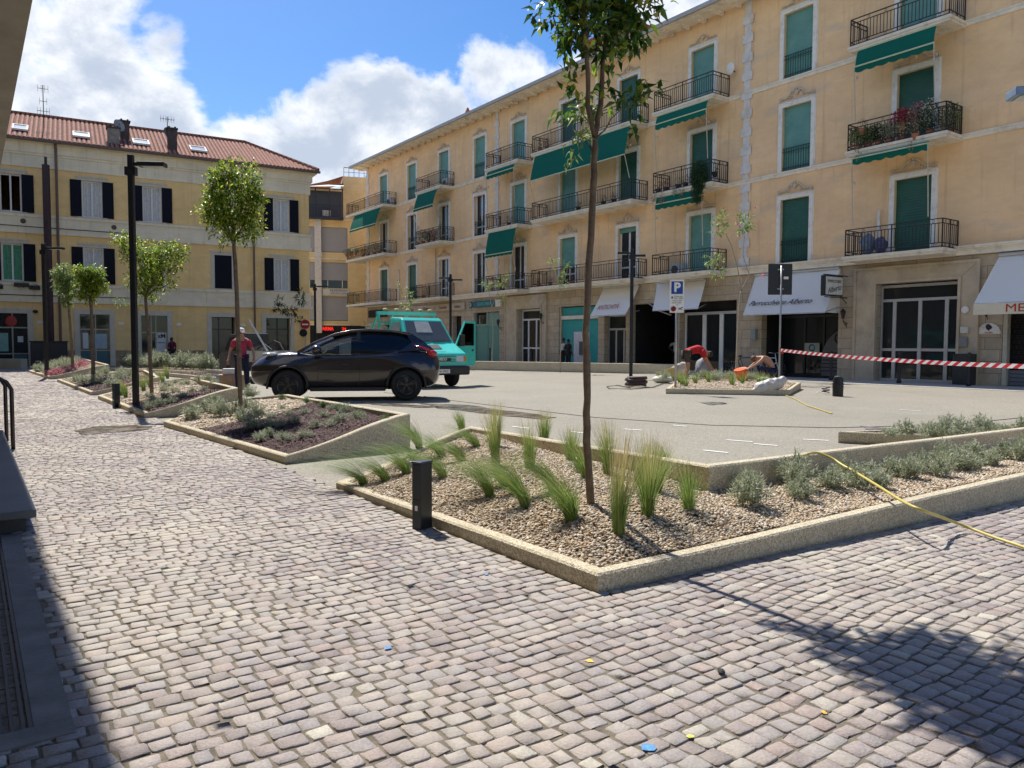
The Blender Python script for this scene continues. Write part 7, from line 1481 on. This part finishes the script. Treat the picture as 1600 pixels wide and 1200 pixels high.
# drain cover, waste bin, things on the plaza
p=G(483,692,.11); m=MB(); m.lathe([(.0,.0),(.085,.0),(.09,.008),(.085,.014),(.0,.016)],(0,0,0),20); o=m.build('valve_cover',pm('mint_plastic',(.20,.42,.32),.5),None,smooth=False); o.location=p+Vector((0,0,.012)); tag(o,'round mint-green valve cover in the bark near the front rim','cover')
p=G(1309,619); r=thing('waste_bin','short black round bin standing alone on the plaza right of the mid planter','bin',p); m=MB(); m.lathe([(.13,0),(.135,.30),(.15,.31),(.15,.33),(.13,.33),(.12,.48),(.03,.50)],(0,0,0),16); m.build('barrel',black_metal,r,smooth=False); MB().ell((.0,0,.50),(.10,.10,.03),12,5).build('lid',pm('dark_green_lid',(.02,.06,.04),.5),r)
r=thing('coiled_cable','small coil of white and black cable beside the short black bin','cable',G(1290,615)); m=MB(); m.tube([(.10*math.cos(a*.5),.10*math.sin(a*.5),.03+a*.006) for a in range(26)],.014,5); m.build('black_loop',plas,r); m=MB(); m.tube([(-.1,0,.02),(-.22,-.02,.05),(-.30,-.1,.02)],.01,5); m.ell((-.02,0,.12),(.07,.05,.05),8,5); m.build('white_end',white_tr,r)
r=thing('coiled_hose','thick dark brown hose coiled in a low stack on the plaza','hose',G(994,604)); m=MB(); hose_d=pm('dark_hose',(.06,.035,.03),.5,var=.2)
m.tube([((.30+.04*math.sin(a*.37))*math.cos(a*.5),(.30+.03*math.cos(a*.31))*math.sin(a*.5),.04+.0030*a) for a in range(88)],.035,7); m.build('coil',hose_d,r,smooth=True)
m=MB(); pts=[G(x,y,.02) for x,y in ((985,606),(965,602),(948,604),(952,607),(985,608),(1020,605),(1042,597),(1062,590))]; r2=thing('hose','thin dark hose looping from the coil towards the mid planter','hose',(0,0,0)); m.tube(pts,.014,6); m.build('tube',hose_d,r2,smooth=True)
# yellow hose over the nearest planter
yh=pm('yellow_hose',(.55,.46,.11),.42,var=.08,scale=10); r=thing('garden_hose','yellow garden hose running over the planter rim and cobbles at the right','hose',(0,0,0)); m=MB()
pts=[(1255,712,.40),(1275,707,.40),(1300,716,.36),(1312,724,.33),(1324,731,.31),(1332,735,.30),(1370,758,.27),(1410,783,.25),(1440,797,.235),(1470,808,.14),(1510,823,.05),(1555,840,.035),(1600,855,.03),(1660,878,.03),(1750,905,.03)]
ctrl=[G(x,y,z) for x,y,z in pts]; sm=[]
for i in range(len(ctrl)-1):
    p0,p1,p2,p3=ctrl[max(i-1,0)],ctrl[i],ctrl[i+1],ctrl[min(i+2,len(ctrl)-1)]
    for k in range(4):
        f=k/4; sm.append(.5*((2*p1)+(p2-p0)*f+(2*p0-5*p1+4*p2-p3)*f*f+(3*p1-p0-3*p2+p3)*f**3))
sm.append(ctrl[-1]); m.tube(sm,.0102,8); m.build('tube',yh,r,smooth=True)
r=thing('hose','thin pale yellow hose lying on the plaza right of the mid planter','hose',(0,0,0)); m=MB(); m.tube([G(x,y,.012) for x,y in ((1228,618),(1240,622),(1262,634),(1282,640),(1300,646))],.012,6); m.build('tube',yh,r)
# sacks and bags
def sack(px,py,w_,d_,h_,label,seed,mat=plastic_m,z=0,rz=0,name='sack',crum=.10):
    random.seed(seed); m=MB(); m.ell((0,0,h_*.48),(w_,d_,h_*.5),22,13,crum); o=m.build(name,mat,None,smooth=True); o.location=G(px,py,z) if py else px; o.rotation_euler=(0,0,rz); return tag(o,label,'sack','sacks around the mid planter')
r=thing('plastic_sack','translucent whitish plastic sack slumped over the front rim of the mid planter','sack',G(1203,617),0,'sacks around the mid planter'); random.seed(5)
pts=[(-.40,0,.12),(-.25,0,.22),(0,0,.28),(.22,-.02,.36),(.38,0,.46)]; m=MB()
for (x,y,z),rr in zip(pts,(.16,.24,.27,.22,.15)): m.ell((x,y-.0,z+.0),(rr,rr*.8,rr*.85),16,10,.09)
m.ell((.38,-.1,.06),(.22,.16,.05),12,7,.1); mm_=m.build('film',plastic_m,r,smooth=True); r.scale=(.85,.85,.85); rm=mm_.modifiers.new('r','REMESH'); rm.mode='VOXEL'; rm.voxel_size=.035; rm.use_smooth_shade=True; bake(mm_); dt=bpy.data.textures.new('crumple','CLOUDS'); dt.noise_scale=.12; dm_=mm_.modifiers.new('d','DISPLACE'); dm_.texture=dt; dm_.strength=.06; bake(mm_)
sack((7.05,28.3,.0),0,.30,.26,.85,'grey-white sack standing behind the mid planter, right of the man in red',8,pm('grey_sack',(.22,.22,.23),.7,var=.3,scale=4,dirt=(.5,.5,.5)),name='sack')
o=MB(); o.ell((0,0,.0),(.42,.14,.30),14,9,.10); o=o.build('paper_sack',pm('beige_paper_sack',(.50,.43,.34),.8,var=.15,scale=5),None,smooth=True); o.location=(6.15,28.2,.32); o.rotation_euler=(0,R(-38),0); tag(o,'beige paper sack leaning behind the hands of the man in red','sack','sacks around the mid planter')
o=MB(); o.ell((0,0,.12),(.36,.3,.13),14,7,.12); o=o.build('paper_sack',pm('white_paper_sack',(.62,.60,.52),.8),None,smooth=True); o.location=G(1035,598); tag(o,'flat white-and-tan paper sack on the ground left of the parking sign','sack','sacks around the mid planter')
o=MB(); o.box(-.34,.34,-.02,.02,0,.36); o=o.build('paper_sack',pm('yellow_paper_sack',(.62,.46,.12),.7,var=.2,scale=4),None,bevel=.015); o.location=(5.65,27.9,.10); o.rotation_euler=(R(-28),R(-16),0); tag(o,'yellow and white paper bag leaning behind the parking sign pole','sack','sacks around the mid planter')
random.seed(9)
m=MB(); m.ell((0,0,.08),(.22,.16,.10),12,7,.12); o=m.build('plastic_bag',pm('clear_film',(.55,.56,.56),.3,var=.15),None,smooth=True); o.location=(7.9,24.1,.15); tag(o,'small crumpled white bag at the feet of the squatting man','bag')
m=MB(); m.ell((0,0,.04),(.09,.06,.05),10,6,.15); o=m.build('plastic_bag',pm('clear_film',(.55,.56,.56)),None,smooth=True); o.location=G(645,735,.12); tag(o,'scrap of clear plastic film among the bent grasses','bag')
m=MB(); m.ell((0,0,.02),(.06,.09,.02),8,5,.2); o=m.build('stone',pm('dark_pebble',(.03,.03,.03),.8),None); o.location=G(1127,1053,.01); o.scale=(.25,.25,.5); tag(o,'tiny black pebble lying on the cobbles','pebble')
# bicycle
def bicycle(loc,rz,label,colm):
    r=thing('bicycle',label,'bicycle',loc,rz,None); 
    for x in (-.52,.52):
        t=thing('wheel','x','x'); del t['label'],t['category']; t.parent=r; t.location=(x,0,.34); m=MB(); m.tube([(.33*math.cos(a*.2244),0,.33*math.sin(a*.2244)) for a in range(29)],.018,6,False); m.build('tyre',rubber,t); m=MB()
        for k in range(14): a=k*.4488; m.bar((0,0,0),(.32*math.cos(a),0,.32*math.sin(a)),.005)
        m.ell((0,0,0),(.03,.04,.03),6,4); m.build('spokes',galv,t)
    m=MB(); bb=(-.05,0,.28); st_=(-.20,0,.78); hd1=(.36,0,.80); hd2=(.40,0,.62)
    for a,b_ in ((bb,st_),(bb,hd2),(st_,hd1),((-.52,0,.34),bb),((-.52,0,.34),st_),(hd2,(.52,0,.34)),(hd1,hd2)): m.tube([a,b_],.02,6)
    m.tube([hd1,(.33,0,.98)],.016,6); m.build('frame',colm,r); m=MB(); m.tube([(.22,-.27,1.02),(.34,-.2,1.0),(.34,.2,1.0),(.22,.27,1.02)],.013,6); m.build('handlebar',galv,r); m=MB(); m.ell((-.24,0,.86),(.13,.07,.035),8,5); m.tube([(-.20,0,.78),(-.23,0,.85)],.015,6); m.build('saddle',plas,r)
    m=MB(); m.bar((-.05,-.12,.18),(-.05,-.12,.22),.08,.06); m.tube([(-.05,-.1,.2),(-.05,0,.28),(-.05,.1,.36)],.012,5); m.ell((-.05,.03,.28),(.09,.008,.09),12,5); m.build('crank',plas,r); return r
q=fr(41.0,.85); bicycle((q.x,q.y,0),BZ+R(-4),'bicycle with pale blue-white frame leaning before the hairdresser, right of the sign pole',pm('pale_bike_paint',(.55,.62,.68),.3))
q=fr(40.1,1.2); bicycle((q.x,q.y,0),BZ+R(25),'dark bicycle behind the squatting man, left of the pale one',pm('dark_bike_paint',(.03,.03,.035),.3))
q=fr(48.5,.45); o=MB().box(-.3,.3,-.2,.2,0,1.05).build('rubbish_bin',pm('anthracite',(.035,.04,.045)),None,bevel=.02); o.location=q; o.rotation_euler=(0,0,BZ); tag(o,'dark grey rectangular bin beside the wide glazed door','bin')
